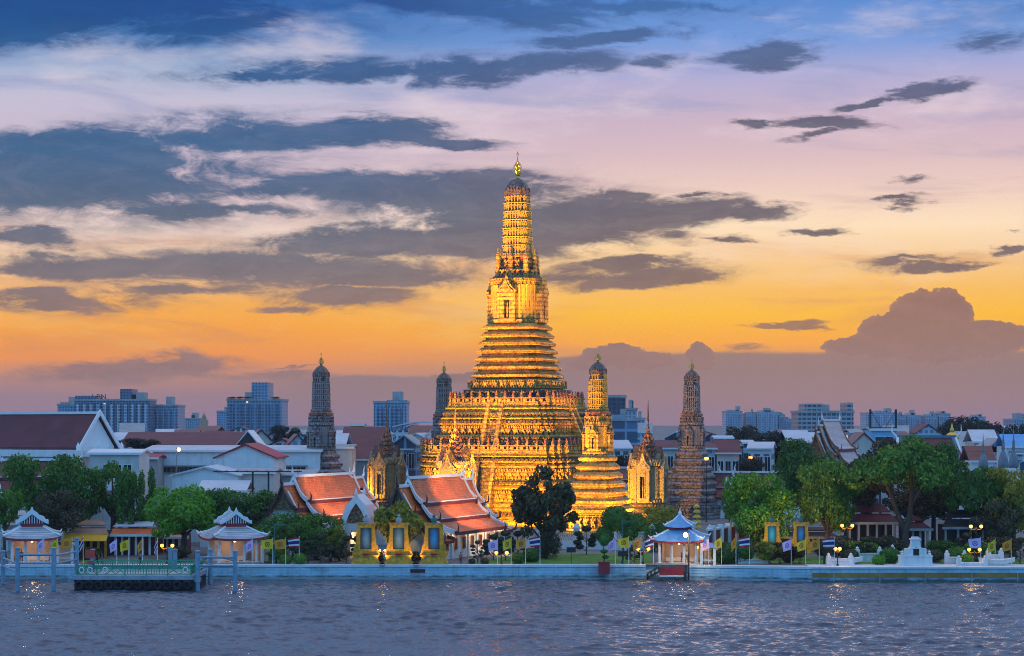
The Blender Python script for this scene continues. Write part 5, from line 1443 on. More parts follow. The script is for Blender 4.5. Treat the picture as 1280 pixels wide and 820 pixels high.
TG = 'trees of the temple garden'; TF = 'trees of the city behind'
tree_n = 0
def tree(name, label, px, pyt, hwpx, pyb, Y, kind, leaf, group=TG, depth=None, tkind='plain', size=.047, z0=GZ):
    """crown spans pyt..pyb at Y metres, hwpx half width"""
    global tree_n; tree_n += 1
    hw = hwpx / F * Y; zt = CAMZ + (HY - pyt) / F * Y; zb = CAMZ + (HY - pyb) / F * Y
    H = {'round': 1.5, 'loose': 1.5, 'spread': .95, 'tall': 2.0, 'weep': 1.5, 'ragged': 1.5, 'bush': 1.2}[kind]
    zb = max(zb, z0 + .15)
    root = thing(name, label, 'tree', (P(px, 0, Y).x, Y, z0), random.uniform(0, 6.28) if tkind != 'fork' else 0, group)
    c = bpy.data.objects.new('crown', crown(kind, leaf, tree_n % 3, size)); COL.objects.link(c); c.parent = root
    c.location = (0, 0, zb - z0); c.scale = (hw, hw * (depth or .95), (zt - zb) / H)
    th = max(.6, zb - z0 + (zt - zb) * .12)
    q = min(1.4, max(.08, round((zt - zb) * .72 / 1.05 / th, 1)))
    t = bpy.data.objects.new('trunk', trunk_mesh(tree_n % 4, tkind, q)); COL.objects.link(t); t.parent = root
    s = min(hw * 1.05, 6); t.scale = (s, s, th) if tkind != 'fork' else (hw, hw, th)
    return root
random.seed(11)
tree('leafy_tree', 'small leafy tree cut by the left edge beside the pavilion', 6, 606, 22, 662, 290, 'loose', 'mid')
tree('leafy_tree', 'tall mid green tree in front of the small red roofed hall', 42, 570, 36, 648, 304, 'round', 'mid', depth=1.1)
tree('leafy_tree', 'broad deep green tree left of centre in the left cluster', 95, 572, 42, 655, 306, 'round', 'deep')
tree('leafy_tree', 'ragged tree reaching up against the pinkish wing', 142, 574, 36, 648, 309, 'loose', 'mid')
tree('leafy_tree', 'weeping dark tree right of the left cluster', 168, 590, 32, 662, 303, 'weep', 'deep')
tree('leafy_tree', 'low dusky tree with reddish tint right behind the left pavilion', 72, 614, 34, 664, 291, 'round', 'dusk')
tree('leafy_tree', 'dense bright green round tree above the twin lamp and red hall', 229, 606, 46, 675, 293, 'round', 'bright', depth=1.0)
tree('leafy_tree', 'mid green tree joining the bright round tree on its right', 279, 611, 40, 668, 299, 'round', 'deep')
tree('leafy_tree', 'dark green tree behind the slatted gable pavilion', 322, 615, 38, 672, 301, 'round', 'deep')
tree('leafy_tree', 'low green tree right of the second pavilion', 356, 640, 32, 694, 290, 'round', 'mid')
tree('leafy_tree', 'rounded green tree beside the Thai flag left of the gateway', 396, 644, 34, 694, 287, 'round', 'mid')
tree('leafy_tree', 'sparse small tree just left of the gateway', 424, 656, 18, 700, 285, 'loose', 'olive')
tree('frangipani', 'olive leaved frangipani tree behind the middle gold portrait frame', 500, 626, 34, 690, 283, 'loose', 'olive', size=.085)
tree('leafy_tree', 'big dark spreading tree standing before the golden tower', 680, 586, 52, 682, 291, 'ragged', 'dark', size=.055)
tree('leafy_tree', 'low ivy clad dark bush round the foot of the big dark tree', 684, 668, 17, 706, 289, 'bush', 'dark')
tree('leafy_tree', 'olive bush below the glowing shrine', 822, 632, 34, 684, 322, 'round', 'olive')
tree('leafy_tree', 'small dark bush left of the blue roofed pavilion', 818, 655, 14, 690, 305, 'bush', 'deep')
tree('leafy_tree', 'big bright green tree left of the paired gold frames', 948, 594, 44, 674, 306, 'round', 'bright', depth=1.1)
tree('leafy_tree', 'tall dark green tree behind the bright green one', 1004, 550, 42, 640, 315, 'tall', 'deep')
tree('leafy_tree', 'leafy blue green tree over the right gold frame', 1035, 576, 38, 664, 305, 'round', 'mid')
tree('leafy_tree', 'small dark tree left of the big bright green tree', 921, 606, 18, 650, 318, 'round', 'deep')
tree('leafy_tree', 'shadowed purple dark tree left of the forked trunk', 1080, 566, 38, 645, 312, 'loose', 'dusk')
tree('leafy_tree', 'airy green umbrella tree on a tall forked pale trunk', 1130, 556, 62, 622, 300, 'spread', 'mid', tkind='fork', size=.045)
tree('leafy_tree', 'dark dense tree right behind the umbrella tree', 1168, 556, 34, 640, 312, 'round', 'deep')
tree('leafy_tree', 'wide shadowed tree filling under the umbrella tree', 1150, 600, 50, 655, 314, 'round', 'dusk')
tree('leafy_tree', 'green layered tree left of the right edge', 1218, 586, 48, 646, 304, 'spread', 'deep', size=.05)
tree('leafy_tree', 'olive green tree at the right edge', 1266, 588, 40, 664, 300, 'round', 'olive')
tree('leafy_tree', 'bare dusky tree behind the right twin lamp', 1246, 622, 34, 684, 296, 'loose', 'dusk')
tree('leafy_tree', 'russet crowned tree before the blue edged red temple', 1123, 549, 17, 600, 385, 'round', 'red')
tree('leafy_tree', 'dark tree between the pink roof and the blue masted building', 1100, 552, 22, 610, 360, 'round', 'dark')
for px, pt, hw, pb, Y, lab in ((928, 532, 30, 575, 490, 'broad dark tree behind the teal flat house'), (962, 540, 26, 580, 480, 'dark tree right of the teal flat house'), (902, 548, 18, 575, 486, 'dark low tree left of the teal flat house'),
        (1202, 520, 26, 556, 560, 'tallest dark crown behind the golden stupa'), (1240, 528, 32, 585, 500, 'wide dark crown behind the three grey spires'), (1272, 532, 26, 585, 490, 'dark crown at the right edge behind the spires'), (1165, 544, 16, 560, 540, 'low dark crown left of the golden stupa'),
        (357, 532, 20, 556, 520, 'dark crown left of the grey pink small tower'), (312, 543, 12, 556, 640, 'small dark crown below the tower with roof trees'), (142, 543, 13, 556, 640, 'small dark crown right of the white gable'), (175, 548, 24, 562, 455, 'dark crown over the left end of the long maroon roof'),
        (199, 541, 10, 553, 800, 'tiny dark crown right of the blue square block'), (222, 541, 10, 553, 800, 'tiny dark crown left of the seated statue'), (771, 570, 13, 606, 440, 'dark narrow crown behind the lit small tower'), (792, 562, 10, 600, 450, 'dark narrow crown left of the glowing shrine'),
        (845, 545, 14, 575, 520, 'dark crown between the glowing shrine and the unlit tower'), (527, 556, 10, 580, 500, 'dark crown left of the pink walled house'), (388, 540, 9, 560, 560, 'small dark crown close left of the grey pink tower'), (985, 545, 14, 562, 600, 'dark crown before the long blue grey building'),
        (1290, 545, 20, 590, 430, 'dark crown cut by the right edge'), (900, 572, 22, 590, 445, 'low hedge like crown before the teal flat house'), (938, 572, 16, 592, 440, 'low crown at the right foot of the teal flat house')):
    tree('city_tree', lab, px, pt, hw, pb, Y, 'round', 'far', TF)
t, a, b, Y = T_ROOFGARDEN
for px, lab in ((290, 'leftmost tuft'), (300, 'second tuft'), (310, 'third tuft'), (344, 'right tuft')):
    zz = P(0, 501, Y).z
    tree('roof_tree', f'{lab} of the roof garden trees on the stepped blue tower', px, 496, 5.5, 501.5, Y, 'bush', 'far', 'roof garden trees', z0=zz + 1.0)

# ---- clipped plants
def clipped(name, label, px, Y, balls, trunkpts=None, group='clipped garden plants', leaf='topiary', z0=GZ, pot=None):
    """balls: (dx, z, r, squash) metres; each pad is a part, the stem too"""
    root = thing(name, label, 'topiary', (P(px, 0, Y).x, Y, z0), 0, group)
    rng = np.random.default_rng(int(px * 7 + Y))
    for dx, z, r, sq in balls:
        n = int(700 * min(2.2, max(.35, r)))
        q = rng.normal(size=(n, 3)); q /= np.linalg.norm(q, axis=1)[:, None]
        rad = r * rng.uniform(.86, 1.05, n)
        pts = q * rad[:, None] * np.array([1, 1, sq])
        me = leaves_mesh('clipped_pad', pts, q, max(.05, .10 * r ** .5), rng, .7); me.materials.append(LM[leaf])
        o = bpy.data.objects.new('clipped_pad', me); COL.objects.link(o); o.parent = root; o.location = (dx, (dx * 7.3) % .5 - .25, z)
        core = MB(); core.sphere((0, 0, 0), r * .88, 10, 6, sq); co = core.build('pad_core', LM[leaf], o)
    st = MB()
    top = max(z for _, z, _, _ in balls)
    if top > .9:
        st.tube([(0, 0, 0), (.06, 0, top * .35), (-.05, 0, top * .7), (0, 0, top)], [.10, .09, .07, .04], 6)
        for dx, z, r, sq in balls:
            if abs(dx) > .15: st.tube([(0, 0, max(.1, z - abs(dx) * .7)), (dx * .6, 0, z - .15), (dx, (dx * 7.3) % .5 - .25, z)], [.05, .045, .03], 5)
        st.build('stem', M['bark'], root)
    if pot:
        p_ = MB(); p_.box(-.78, .78, -.6, .6, -1.5, .12); p_.box(-.86, .86, -.68, .68, .122, .25); p_.build('planter', pot, root)
    return root
def cloud_balls(h, w, seed, n=7):
    random.seed(seed); out = [(0, h, w * .42, .62)]
    for i in range(n):
        z = h * (.30 + .58 * i / n); s = 1 if i % 2 else -1
        out.append((s * w * random.uniform(.4, .75), z, w * random.uniform(.26, .38), .6))
    return out
clipped('topiary_tree', 'big clipped tree of four large green balls left of the blue roofed pavilion', 779, 284, [(-1.1, 6.2, 2.1, .9), (1.7, 5.6, 1.6, .9), (-2.7, 3.9, 1.35, .9), (.9, 4.2, 1.3, .9)], leaf='deep')
clipped('topiary_tree', 'small clipped cone plant in a red planter on the river wall', 755, WY - .75, [(0, 3.3, .72, 1.25), (0, 1.7, .5, .6), (.2, .9, .5, .5)], pot=M['redpaint'], z0=GZ + .3)
for px, Y, h, w, lab in ((733, 299, 4.0, 1.9, 'cloud pruned tree of flat dark pads on the lawn before the garden wall'), (617, 287, 3.4, 1.6, 'cloud pruned tree at the corner of the lit white hall'), (632, 286, 4.0, 1.7, 'taller cloud pruned tree right of the lit hall corner'), (647, 292, 3.6, 1.6, 'cloud pruned tree left of the big dark tree'),
        (597, 281, 3.0, 1.0, 'thin pruned tree behind the standing figure by the white hall'), (400, 280, 3.8, 1.6, 'dark pruned tree right of the red white blue flag'), (385, 280, 3.0, 1.5, 'dark pruned plant just right of the orange flag'), (433, 280, 3.6, 1.5, 'round topped pruned tree left of the first gold frame'),
        (1080, 284, 3.2, 1.5, 'pruned plant with flat pads left of the white monument'), (1208, 288, 3.6, 1.6, 'tiered pruned tree below the right twin lamp'), (1275, 279, 3.4, 1.6, 'pruned tree at the right edge behind the orange flag'), (793, 281, 2.4, 1.3, 'low pruned plant behind the orange flag left of the landing')):
    clipped('pruned_tree', lab, px, Y, cloud_balls(h, w, int(px)), leaf='dark')
for px, Y, r, z, lf, lab in ((1112, 281, 1.45, 1.1, 'topiary', 'large clipped round bush left of the white monument'), (1098, 277, .95, .7, 'bright', 'lower light green clipped bush by the quay edge left of the monument'), (1196, 282, 1.5, 1.1, 'topiary', 'large clipped round bush right of the white monument'), (1208, 277, 1.0, .8, 'bright', 'lower clipped bush below the small twin lamp'),
        (905, 280, 1.9, 1.5, 'deep', 'big dark round bush behind the yellow flag right of the landing'), (925, 281, 1.9, 1.4, 'deep', 'big dark round bush behind the orange flag right of the landing'), (664, 283, 1.3, 1.0, 'deep', 'round green bush behind the orange flag on the lawn'), (648, 280, 1.0, .8, 'deep', 'round green bush at the lawn edge behind the yellow flag'),
        (1168, 283, 1.2, .9, 'dark', 'dark round bush close right of the monument'), (1240, 281, 1.2, 1.0, 'deep', 'round bush behind the yellow flag at the right'), (985, 282, 1.0, .8, 'dark', 'dark round shrub before the left gold frame of the pair'), (1062, 281, 1.3, 1.0, 'dark', 'dark round shrub right of the Thai flag at the paired frames'),
        (375, 277.9, 1.0, .8, 'mid', 'low round bush at the foot of the orange flag'), (357, 278.2, .9, .7, 'mid', 'low round bush at the foot of the yellow flag'), (606, 279, .6, .4, 'dark', 'small dark shrub on the lawn by the white hall'), (590, 279.5, .5, .35, 'dark', 'smaller dark shrub near the standing person')):
    clipped('round_bush', lab, px, Y, [(0, z, r, .82)], leaf=lf)
# loose flowering shrub rows
for px, Y, h, w, lf, lab in ((962, 278.5, 3.0, 1.9, 'olive', 'thin stemmed flowering shrub left of the lilac flag'), (975, 278.8, 2.8, 1.6, 'red', 'thin stemmed shrub with dark stems beside the lilac flag'), (1000, 279.5, 2.2, 1.3, 'dark', 'dark shrub right of the lilac flag'), (1030, 279, 2.6, 1.3, 'dark', 'dark shrub behind the orange flag left of the Thai flag'),
        (1075, 286, 2.6, 2.0, 'mid', 'leafy shrub mass behind the low white walls'), (1130, 290, 2.2, 2.2, 'dark', 'dark shrub mass behind the white monument'), (1180, 291, 2.4, 2.2, 'deep', 'green shrub mass right behind the monument'), (1222, 284, 2.6, 2.0, 'deep', 'green shrub mass behind the right small twin lamp'), (1255, 285, 3.2, 2.2, 'dark', 'dark shrub mass behind the two right flags'),
        (470, 280, 1.6, .9, 'dark', 'small shrub between the first two gold frames'), (521, 280, 1.6, .9, 'dark', 'small shrub between the last two gold frames'), (412, 283, 2.2, 1.6, 'dark', 'dark shrub left of the gateway door'), (345, 281, 2.0, 1.4, 'mid', 'green shrub right of the second pavilion'),
        (222, 283, 2.0, 1.5, 'dark', 'dark shrub under the twin lamp near the pontoon'), (108, 288, 1.6, 2.0, 'dark', 'dark shrub in front of the yellow awning'), (1046, 288, 3.2, 2.4, 'dusk', 'dusky shrub mass below the small yellow lamps'), (1100, 294, 3.0, 2.6, 'dusk', 'dusky shrub mass before the maroon shop hall')):
    root = thing('shrub', lab, 'shrub', (P(px, 0, Y).x, Y, GZ), random.uniform(0, 6), 'loose garden shrubs')
    c = bpy.data.objects.new('crown', crown('bush', lf, int(px) % 3, .085)); COL.objects.link(c); c.parent = root
    c.location = (0, 0, h * .25); c.scale = (w, w, h * .75 / 1.2)
    s = MB(); 
    for k in range(4): s.tube([(.08 * k - .1, 0, 0), (.25 * k - .35, .1 * k - .2, h * .5)], [.04, .02], 5)
    s.build('stem', M['bark'], root)
# ------------------------------------------------------------------ things on the quay
QZ = 2.1                                    # top of the wall coping
FC = {'lilac': mat('lilac_cloth', (.86, .55, .78), .8, .08), 'yellow': mat('yellow_cloth', (.90, .58, .02), .8, .08), 'orange': mat('orange_cloth', (.92, .32, .02), .8, .08),
      'red': mat('red_cloth', (.55, .03, .05), .8, .05), 'white': mat('white_cloth', (.78, .78, .80), .8, .05), 'blue': mat('blue_cloth', (.03, .035, .16), .8, .05), 'emblem': mat('emblem_print', (.35, .07, .03), .8, 0), 'violet': mat('violet_print', (.30, .14, .42), .8, 0)}
def flag(kind, label, px, pyt, Y, side=-1, spread=.8, z0=None, group=None):
    zt = CAMZ + (HY - pyt) / F * Y
    z0 = QZ if z0 is None else z0
    root = thing('flag', label, 'flag', (P(px, 0, Y).x, Y, z0), 0, group or 'flags along the river wall')
    H = zt - z0
    p = MB(); p.lathe([(0, .045), (H, .035), (H + .02, .06), (H + .12, .01)], 6); p.build('pole', M['white'], root)
    f = MB(); n, k = 14, 12
    w, h = 1.75, 1.45
    random.seed(int(px)); ph = random.uniform(0, 6)
    def pt(i, j):
        u, v = i / n, j / k
        x = side * w * u * spread * (1 - .12 * v)
        z = H - .05 - v * h * (1 - .15 * u) - (u ** 1.3) * (1.15 - spread) * 1.3
        y = .16 * u * math.sin(ph + 5.0 * u + 2 * v) - .05
        return (x, y, z)
    mats = [FC[kind]] if kind != 'thai' else [FC['red'], FC['white'], FC['blue']]
    em = {'yellow': 'emblem', 'orange': 'emblem', 'lilac': 'violet'}.get(kind)
    if em: mats = mats + [FC[em]]
    vs = [pt(i, j) for i in range(n + 1) for j in range(k + 1)]
    base = len(f.v); f.v.extend(vs)
    for i in range(n):
        for j in range(k):
            a = i * (k + 1) + j
            f.f.append((a, a + k + 1, a + k + 2, a + 1))
            if kind == 'thai': f.mi.append([0, 0, 1, 1, 2, 2, 2, 2, 1, 1, 0, 0][j])
            else:
                u, v = (i + .5) / n - .5, ((j + .5) / k - .5) * .8
                r = math.hypot(u, v)
                f.mi.append(1 if em and (.13 < r < .21 or r < .05) else 0)
    f.build('cloth', mats, root, True)
    return root
fg = lambda a, b: None
F1 = [('lilac', 55, 673, 'in front of the left pavilion', .55), ('yellow', 72, 673, 'in front of the left pavilion', .55), ('orange', 90, 672, 'right of the left pavilion', .9), ('thai', 104, 671, 'left of the orange lifebuoy board', .3),
      ('lilac', 146, 674, 'behind the pontoon railing', .6), ('yellow', 161, 674, 'behind the pontoon railing', .75), ('orange', 178, 673, 'behind the pontoon railing', .4), ('thai', 197, 673, 'hanging limp near the twin lamp', .3),
      ('lilac', 316, 674, 'at the wing of the second pavilion', .6), ('yellow', 341, 673, 'right of the second pavilion', .95), ('orange', 357, 673, 'left of the green lamp mast trees', .95), ('thai', 374, 671, 'before the green tree left of the gateway', .95),
      ('lilac', 622, 674, 'at the small twin lamp by the white hall', .8), ('yellow', 639, 672, 'on the lawn left of the big dark tree', .7), ('orange', 657, 672, 'on the lawn beside the big dark tree', .8), ('thai', 675, 670, 'at the foot of the big dark tree', .9),
      ('lilac', 769, 673, 'before the clipped ball tree', .6), ('yellow', 786, 671, 'before the clipped ball tree', .9), ('orange', 801, 672, 'left of the blue roofed pavilion', .7), ('thai', 817, 670, 'at the edge of the blue roofed pavilion', .75),
      ('lilac', 886, 673, 'right of the blue roofed pavilion', .7), ('yellow', 902, 671, 'before the dark round bush right of the landing', .6), ('orange', 920, 670, 'before the dark round bush right of the landing', .4), ('thai', 937, 670, 'left of the flowering shrubs', .9),
      ('lilac', 989, 674, 'between the paired gold frames', .75), ('yellow', 1007, 674, 'before the right frame of the pair', .75), ('orange', 1024, 673, 'right of the paired gold frames', .75), ('thai', 1043, 672, 'beside the small orange lamp', 1.0),
      ('lilac', 1226, 672, 'at the small twin lamp at the right', 1.0), ('yellow', 1244, 674, 'second from the right edge', .6), ('orange', 1264, 674, 'nearest the right edge', .75)]
cname = {'lilac': 'lilac flag', 'yellow': 'yellow flag', 'orange': 'orange flag', 'thai': 'striped Thai flag'}
for kind, px, pt_, where, sp in F1:
    Y = WY + .5 if px < 860 else (WY - .6 if px < 1010 else WY - 4.0)
    flag(kind, f'{cname[kind]} on a white pole {where}', px, pt_, Y, -1, sp)

GLOW = mat('amber_globe', (1, .6, .15), emit=1.9, ecol=(1, .40, .04), var=0)
WARM = mat('warm_globe', (1, .8, .5), emit=8, ecol=(1, .78, .40), var=0)
def twin_lamp(label, px, pyt, Y, watts=60, z0=GZ, gap=.75, r=.27):
    zt = CAMZ + (HY - pyt) / F * Y; H = zt - z0
    root = thing('twin_lamp', label, 'street lamp', (P(px, 0, Y).x, Y, z0), 0, 'twin globe garden lamps')
    p = MB(); p.lathe([(0, .16), (.3, .16), (.4, .08), (H - .4, .05), (H - .3, .11), (H - .1, .04)], 8); p.build('post', M['black'], root)
    a = MB()
    for s in (-1, 1): a.tube([(0, 0, H - .3), (s * gap * .5, 0, H - .5), (s * gap, 0, H - .38), (s * gap, 0, H - .25)], .035, 5)
    a.build('arm', M['goldpaint'], root)
    for s in (-1, 1):
        gl = MB(); gl.sphere((s * gap, 0, H), r, 10, 7); gl.build('globe', GLOW, root, True)
        c = MB(); c.lathe([(H + r * .8, r * .6), (H + r * 1.1, r * .5), (H + r * 1.4, .02)], 8, s * gap, 0); c.build('cap', M['black'], root)
        l = bpy.data.lights.new('lamp_light', 'POINT'); l.energy = watts; l.color = (1, .52, .12); l.shadow_soft_size = r
        o = bpy.data.objects.new('lamp_light', l); COL.objects.link(o); o.parent = root; o.location = (s * gap, -r - .12, H)
    return root
twin_lamp('twin globe lamp under the bright green tree by the pontoon', 209, 682, 279, 90)
twin_lamp('small twin globe lamp by the lit white hall', 627, 691, 278.5, 50)
twin_lamp('twin globe lamp left of the blue roofed pavilion', 804, 686, 279, 50)
twin_lamp('twin globe lamp right of the blue roofed pavilion', 878, 684, 278.6, 50)
twin_lamp('tall twin globe lamp right of the paired gold frames', 1059, 657, 285, 110)
twin_lamp('small lamp beside the striped flag at the paired frames', 1047, 686, 274.5, 50, gap=.3)
twin_lamp('tall twin globe lamp before the shaded house at the right', 1220, 658, 284, 120)
twin_lamp('small twin globe lamp beside the lilac flag at the right', 1218, 687, 275, 60)
twin_lamp('twin lamp among the shrubs between the first two gold frames', 478, 688, 281, 60, gap=.35, r=.16)
twin_lamp('amber lamp under the eaves of the farther temple hall', 486, 664, 300, 160, gap=.2, r=.3)
twin_lamp('small amber lamp at the foot of the unlit grey tower', 883, 573, 398, 60, gap=.2, r=.3)
twin_lamp('small amber street lamp by the teal flat house', 938, 572, 440, 60, gap=.2, r=.3)

def mast_lamp(name, label, px, pyt, pyb, Y, z0, arm, m_, glow=True, watts=400, color=(1, .86, .5), tilt=60):
    zt = CAMZ + (HY - pyt) / F * Y; H = zt - z0
    root = thing(name, label, 'lamp mast', (P(px, 0, Y).x, Y, z0))
    p = MB(); p.lathe([(0, .2), (.5, .2), (.6, .11), (H, .09)], 8); p.build('post', m_, root)
    a = MB(); a.box(-.15 if arm > 0 else arm, arm if arm > 0 else .15, -.08, .08, H - .2, H); a.tube([(0, 0, H - 1.2), (arm * .6, 0, H - .1)], .04, 5); a.build('arm', m_, root)
    if glow:
        g_ = MB(); g_.box(arm * .55 - .32, arm * .55 + .32, -.42, -.1, H - .42, H - .04); hd = g_.build('lamp_head', M['black'], root)
        e = MB(); e.sphere((arm * .55, -.5, H - .28), .34, 10, 6); e.build('lamp_glass', WARM, hd)
        l = bpy.data.lights.new('mast_light', 'SPOT'); l.energy = watts; l.color = color; l.spot_size = R(150); l.spot_blend = .8; l.shadow_soft_size = .3
        o = bpy.data.objects.new('mast_light', l); COL.objects.link(o); o.parent = root; o.location = (arm * .55, -.95, H - .3); o.rotation_euler = (R(tilt), 0, 0)
    return root
mast_lamp('lamp_mast', 'black lamp mast with a bright lamp rising from the water at the landing', 861, 666, 724, 273.6, -.5, -.9, M['black'], True, 1500)
green = mat('green_paint', (.03, .15, .12), .5, .2)
mast_lamp('lamp_mast', 'green lamp mast with a side arm right of the second pavilion', 343, 655, 706, 278, GZ, 1.7, green, False)
mast_lamp('lamp_mast', 'green lamp mast with a side arm at the clipped ball tree', 778, 651, 706, 278, GZ, 1.5, green, False)
mast_lamp('lamp_mast', 'tall mast with a dazzling white lamp over the works building', 221, 560, 600, 366, GZ, .8, M['steel'], True, 1200, (1, .95, .8), -60)
def sign_post(label, px, pyt, Y):
    root = thing('info_board', label, 'sign', (P(px, 0, Y).x, Y, GZ)); H = P(0, pyt, Y).z - GZ
    p = MB(); p.box(-.05, .05, 0, .08, 0, H - .2); p.build('post', M['black'], root)
    b = MB(); b.box(-.65, .65, -.05, -.002, H - .75, H); b.build('board', M['black'], root)
sign_post('dark board on a post on the lawn before the garden wall', 714, 684, 277.9)
sign_post('dark board on a post left of the yellow flag at the ball tree', 778, 689, 277.8)

# ---- gilded portrait frames
def portrait_mat(name, mid, edge):
    m = bpy.data.materials.new(name); m.use_nodes = True
    g = NT(m.node_tree); b = g.n['Principled BSDF']
    oc = g.node('ShaderNodeTexCoord').outputs['Object']
    q = g.vmath('ADD', oc, g.vmath('MULTIPLY', g.vmath('SUBTRACT', g.noise(oc, 1.6, 4, .6, out=1), (.5, .5, .5)), (.5, 0, .5)))
    mp = g.node('ShaderNodeMapping', {'Location': (0, 0, 3.7), 'Scale': (.85, 9, 2.2), 'Vector': q}, vector_type='TEXTURE').outputs[0]
    r = g.node('ShaderNodeTexGradient', {0: mp}, gradient_type='SPHERICAL').outputs[1]
    g.l.new(g.ramp(r, [(0, edge), (.25, tuple(x * 1.3 for x in edge)), (.62, mid), (1, tuple(min(1, x * 1.5) for x in mid))]), b.inputs['Base Color'])
    b.inputs['Roughness'].default_value = .25
    return m
def gold_frame(label, loc, pic, top='urn', scale=1.0, low=False):
    root = thing('portrait_frame', label, 'portrait frame', loc, 0, 'gilded portrait frames', scale)
    if not low:
        b = MB()
        b.loft([[(sx * w, sy * d, z) for sx, sy in ((-1, -1), (1, -1), (1, 1), (-1, 1))] for z, w, d in ((0, 2.05, 1.0), (.3, 2.05, 1.0), (.32, 1.9, .9), (1.05, 1.75, .8), (1.1, 1.9, .9), (1.32, 1.95, .9), (1.34, 1.6, .7))]); b.build('pedestal', M['goldpaint'], root)
        f = MB(); f.lathe([(1.30, .1), (1.42, .55), (1.5, .6), (1.62, .3)], 12, 0, -.75); f.build('flower_garland', FC['red'], root)
    z0, z1, w = 1.36, 5.75, 1.32
    fr = MB(); t = .50
    fr.box(-w, -w + t, -.2, .25, z0, z1); fr.box(w - t, w, -.2, .25, z0, z1); fr.box(-w + t, w - t, -.2, .25, z0, z0 + t * 1.5); fr.box(-w + t, w - t, -.2, .25, z1 - t, z1)
    fr.box(-w - .14, w + .14, -.26, .28, z1 + .002, z1 + .2)
    fo = fr.build('frame', M['goldpaint'], root)
    p = MB(); p.box(-w + t + .002, w - t - .002, -.05, .1, z0 + t * 1.5, z1 - t); p.build('picture', pic, root)
    for s in (-1, 1):      # scrolled side wings
        v = MB(); v.prism([(s * w, z0), (s * (w + .75), z0), (s * (w + .5), z0 + .5), (s * (w + .42), z0 + 1.2), (s * (w + .16), z0 + 1.6), (s * (w + .12), z0 + 2.6), (s * w, z0 + 3.0)], -.12, .16); v.build('scroll_wing', M['goldpaint'], root)
    c = MB()
    c.lathe([(z1 + .2, .42), (z1 + .4, .34), (z1 + .5, .5), (z1 + .85, .44), (z1 + 1.0, .2), (z1 + 1.2, .26), (z1 + 1.5, .02)], 10)
    c.build('crest', M['concrete'] if top == 'urn' else green, root)
    return root
P1 = portrait_mat('portrait_grey_blue', (.16, .24, .29), (.05, .07, .05)); P2 = portrait_mat('portrait_green_grey', (.16, .24, .24), (.05, .08, .06)); P3 = portrait_mat('portrait_blue', (.03, .20, .42), (.06, .06, .05)); P4 = portrait_mat('portrait_teal', (.05, .36, .46), (.03, .12, .14))
for px, pic, top, lab in ((457.5, P1, 'urn', 'gilded frame with a blurred grey blue portrait, first beside the gateway'), (498.5, P2, 'urn', 'gilded frame with a blurred green grey portrait before the frangipani'), (542.5, P3, 'green', 'gilded frame with a blurred bright blue portrait at the lit hall corner')):
    gold_frame(lab, (P(px, 0, WY + 1.3).x, WY + 1.3, QZ), pic, top, .98)
gold_frame('smaller gilded frame with a teal picture under the bright green tree', (P(965, 0, 287).x, 287, GZ + .9), P4, 'green', .78)
gold_frame('smaller gilded frame with a bright blue picture at the foot of the blue green tree', (P(1001, 0, 287).x, 287, GZ + .9), P3, 'green', .78)
floodlight((P(985, 0, 289).x, 290, GZ), (P(1000, 0, 300).x, 300, 11), 7000, 110, (1, .52, .08), .3, 'small black floodlight in the tree behind the paired gold frames')
floodlight((P(960, 0, 280).x, 281.5, GZ), (P(982, 0, 287).x, 287, 6), 700, 80, (1, .75, .3), .3, 'small black floodlight before the paired gold frames')
floodlight((P(498, 0, 281).x - 2.5, 281, GZ), (P(500, 0, 283).x, 284.5, 7), 500, 100, (1, .72, .28), .3, 'small black floodlight under the frangipani')
# greenish garden light by the ball tree
floodlight((P(797, 0, 287).x, 288, GZ), (P(795, 0, 285).x, 285, 6.5), 900, 80, (.5, 1, .12), .2, 'small floodlight lighting the clipped ball tree green')

# ---- white monument and low white walls at the right
def monument():
    Y = 274.6
    root = thing('monument', 'stepped white monument with a small tower and arched niche', 'monument', (P(1145, 0, Y).x, Y, GZ))
    b = MB(); b.box(-2.4, 2.4, -.6, 1.8, 0, .35); b.box(-2.2, 2.2, -.45, 1.6, .35, 1.35); b.box(-2.3, 2.3, -.55, 1.7, 1.352, 1.5); b.build('base', M['plaster'], root)
    m_ = MB(); m_.box(-1.45, -.42, -.2, 1.4, 1.502, 2.45); m_.box(.42, 1.45, -.2, 1.4, 1.502, 2.45); m_.box(-.42, .42, .5, 1.4, 1.502, 2.45); m_.build('middle', M['plaster'], root)
    t = MB(); t.loft([[(sx * w, .6 + sy * w, z) for sx, sy in ((-1, -1), (1, -1), (1, 1), (-1, 1))] for z, w in ((2.452, .85), (2.6, .85), (2.62, .68), (3.6, .58), (3.62, .72), (3.85, .74), (3.87, .5), (4.1, .45))]); t.build('tower', M['plaster'], root)
    d = MB(); d.prism([(-.36, 1.6), (.36, 1.6), (.36, 2.3), (.2, 2.6), (0, 2.72), (-.2, 2.6), (-.36, 2.3)], -.1, .45); d.build('niche', M['dark'], root)
    for s in (-1, 1):
        u = MB(); u.lathe([(1.5, .22), (1.7, .3), (1.9, .12), (2.0, .2), (2.3, .02)], 8, s * 1.9, .1); u.build('urn', M['plaster'], root)
monument()
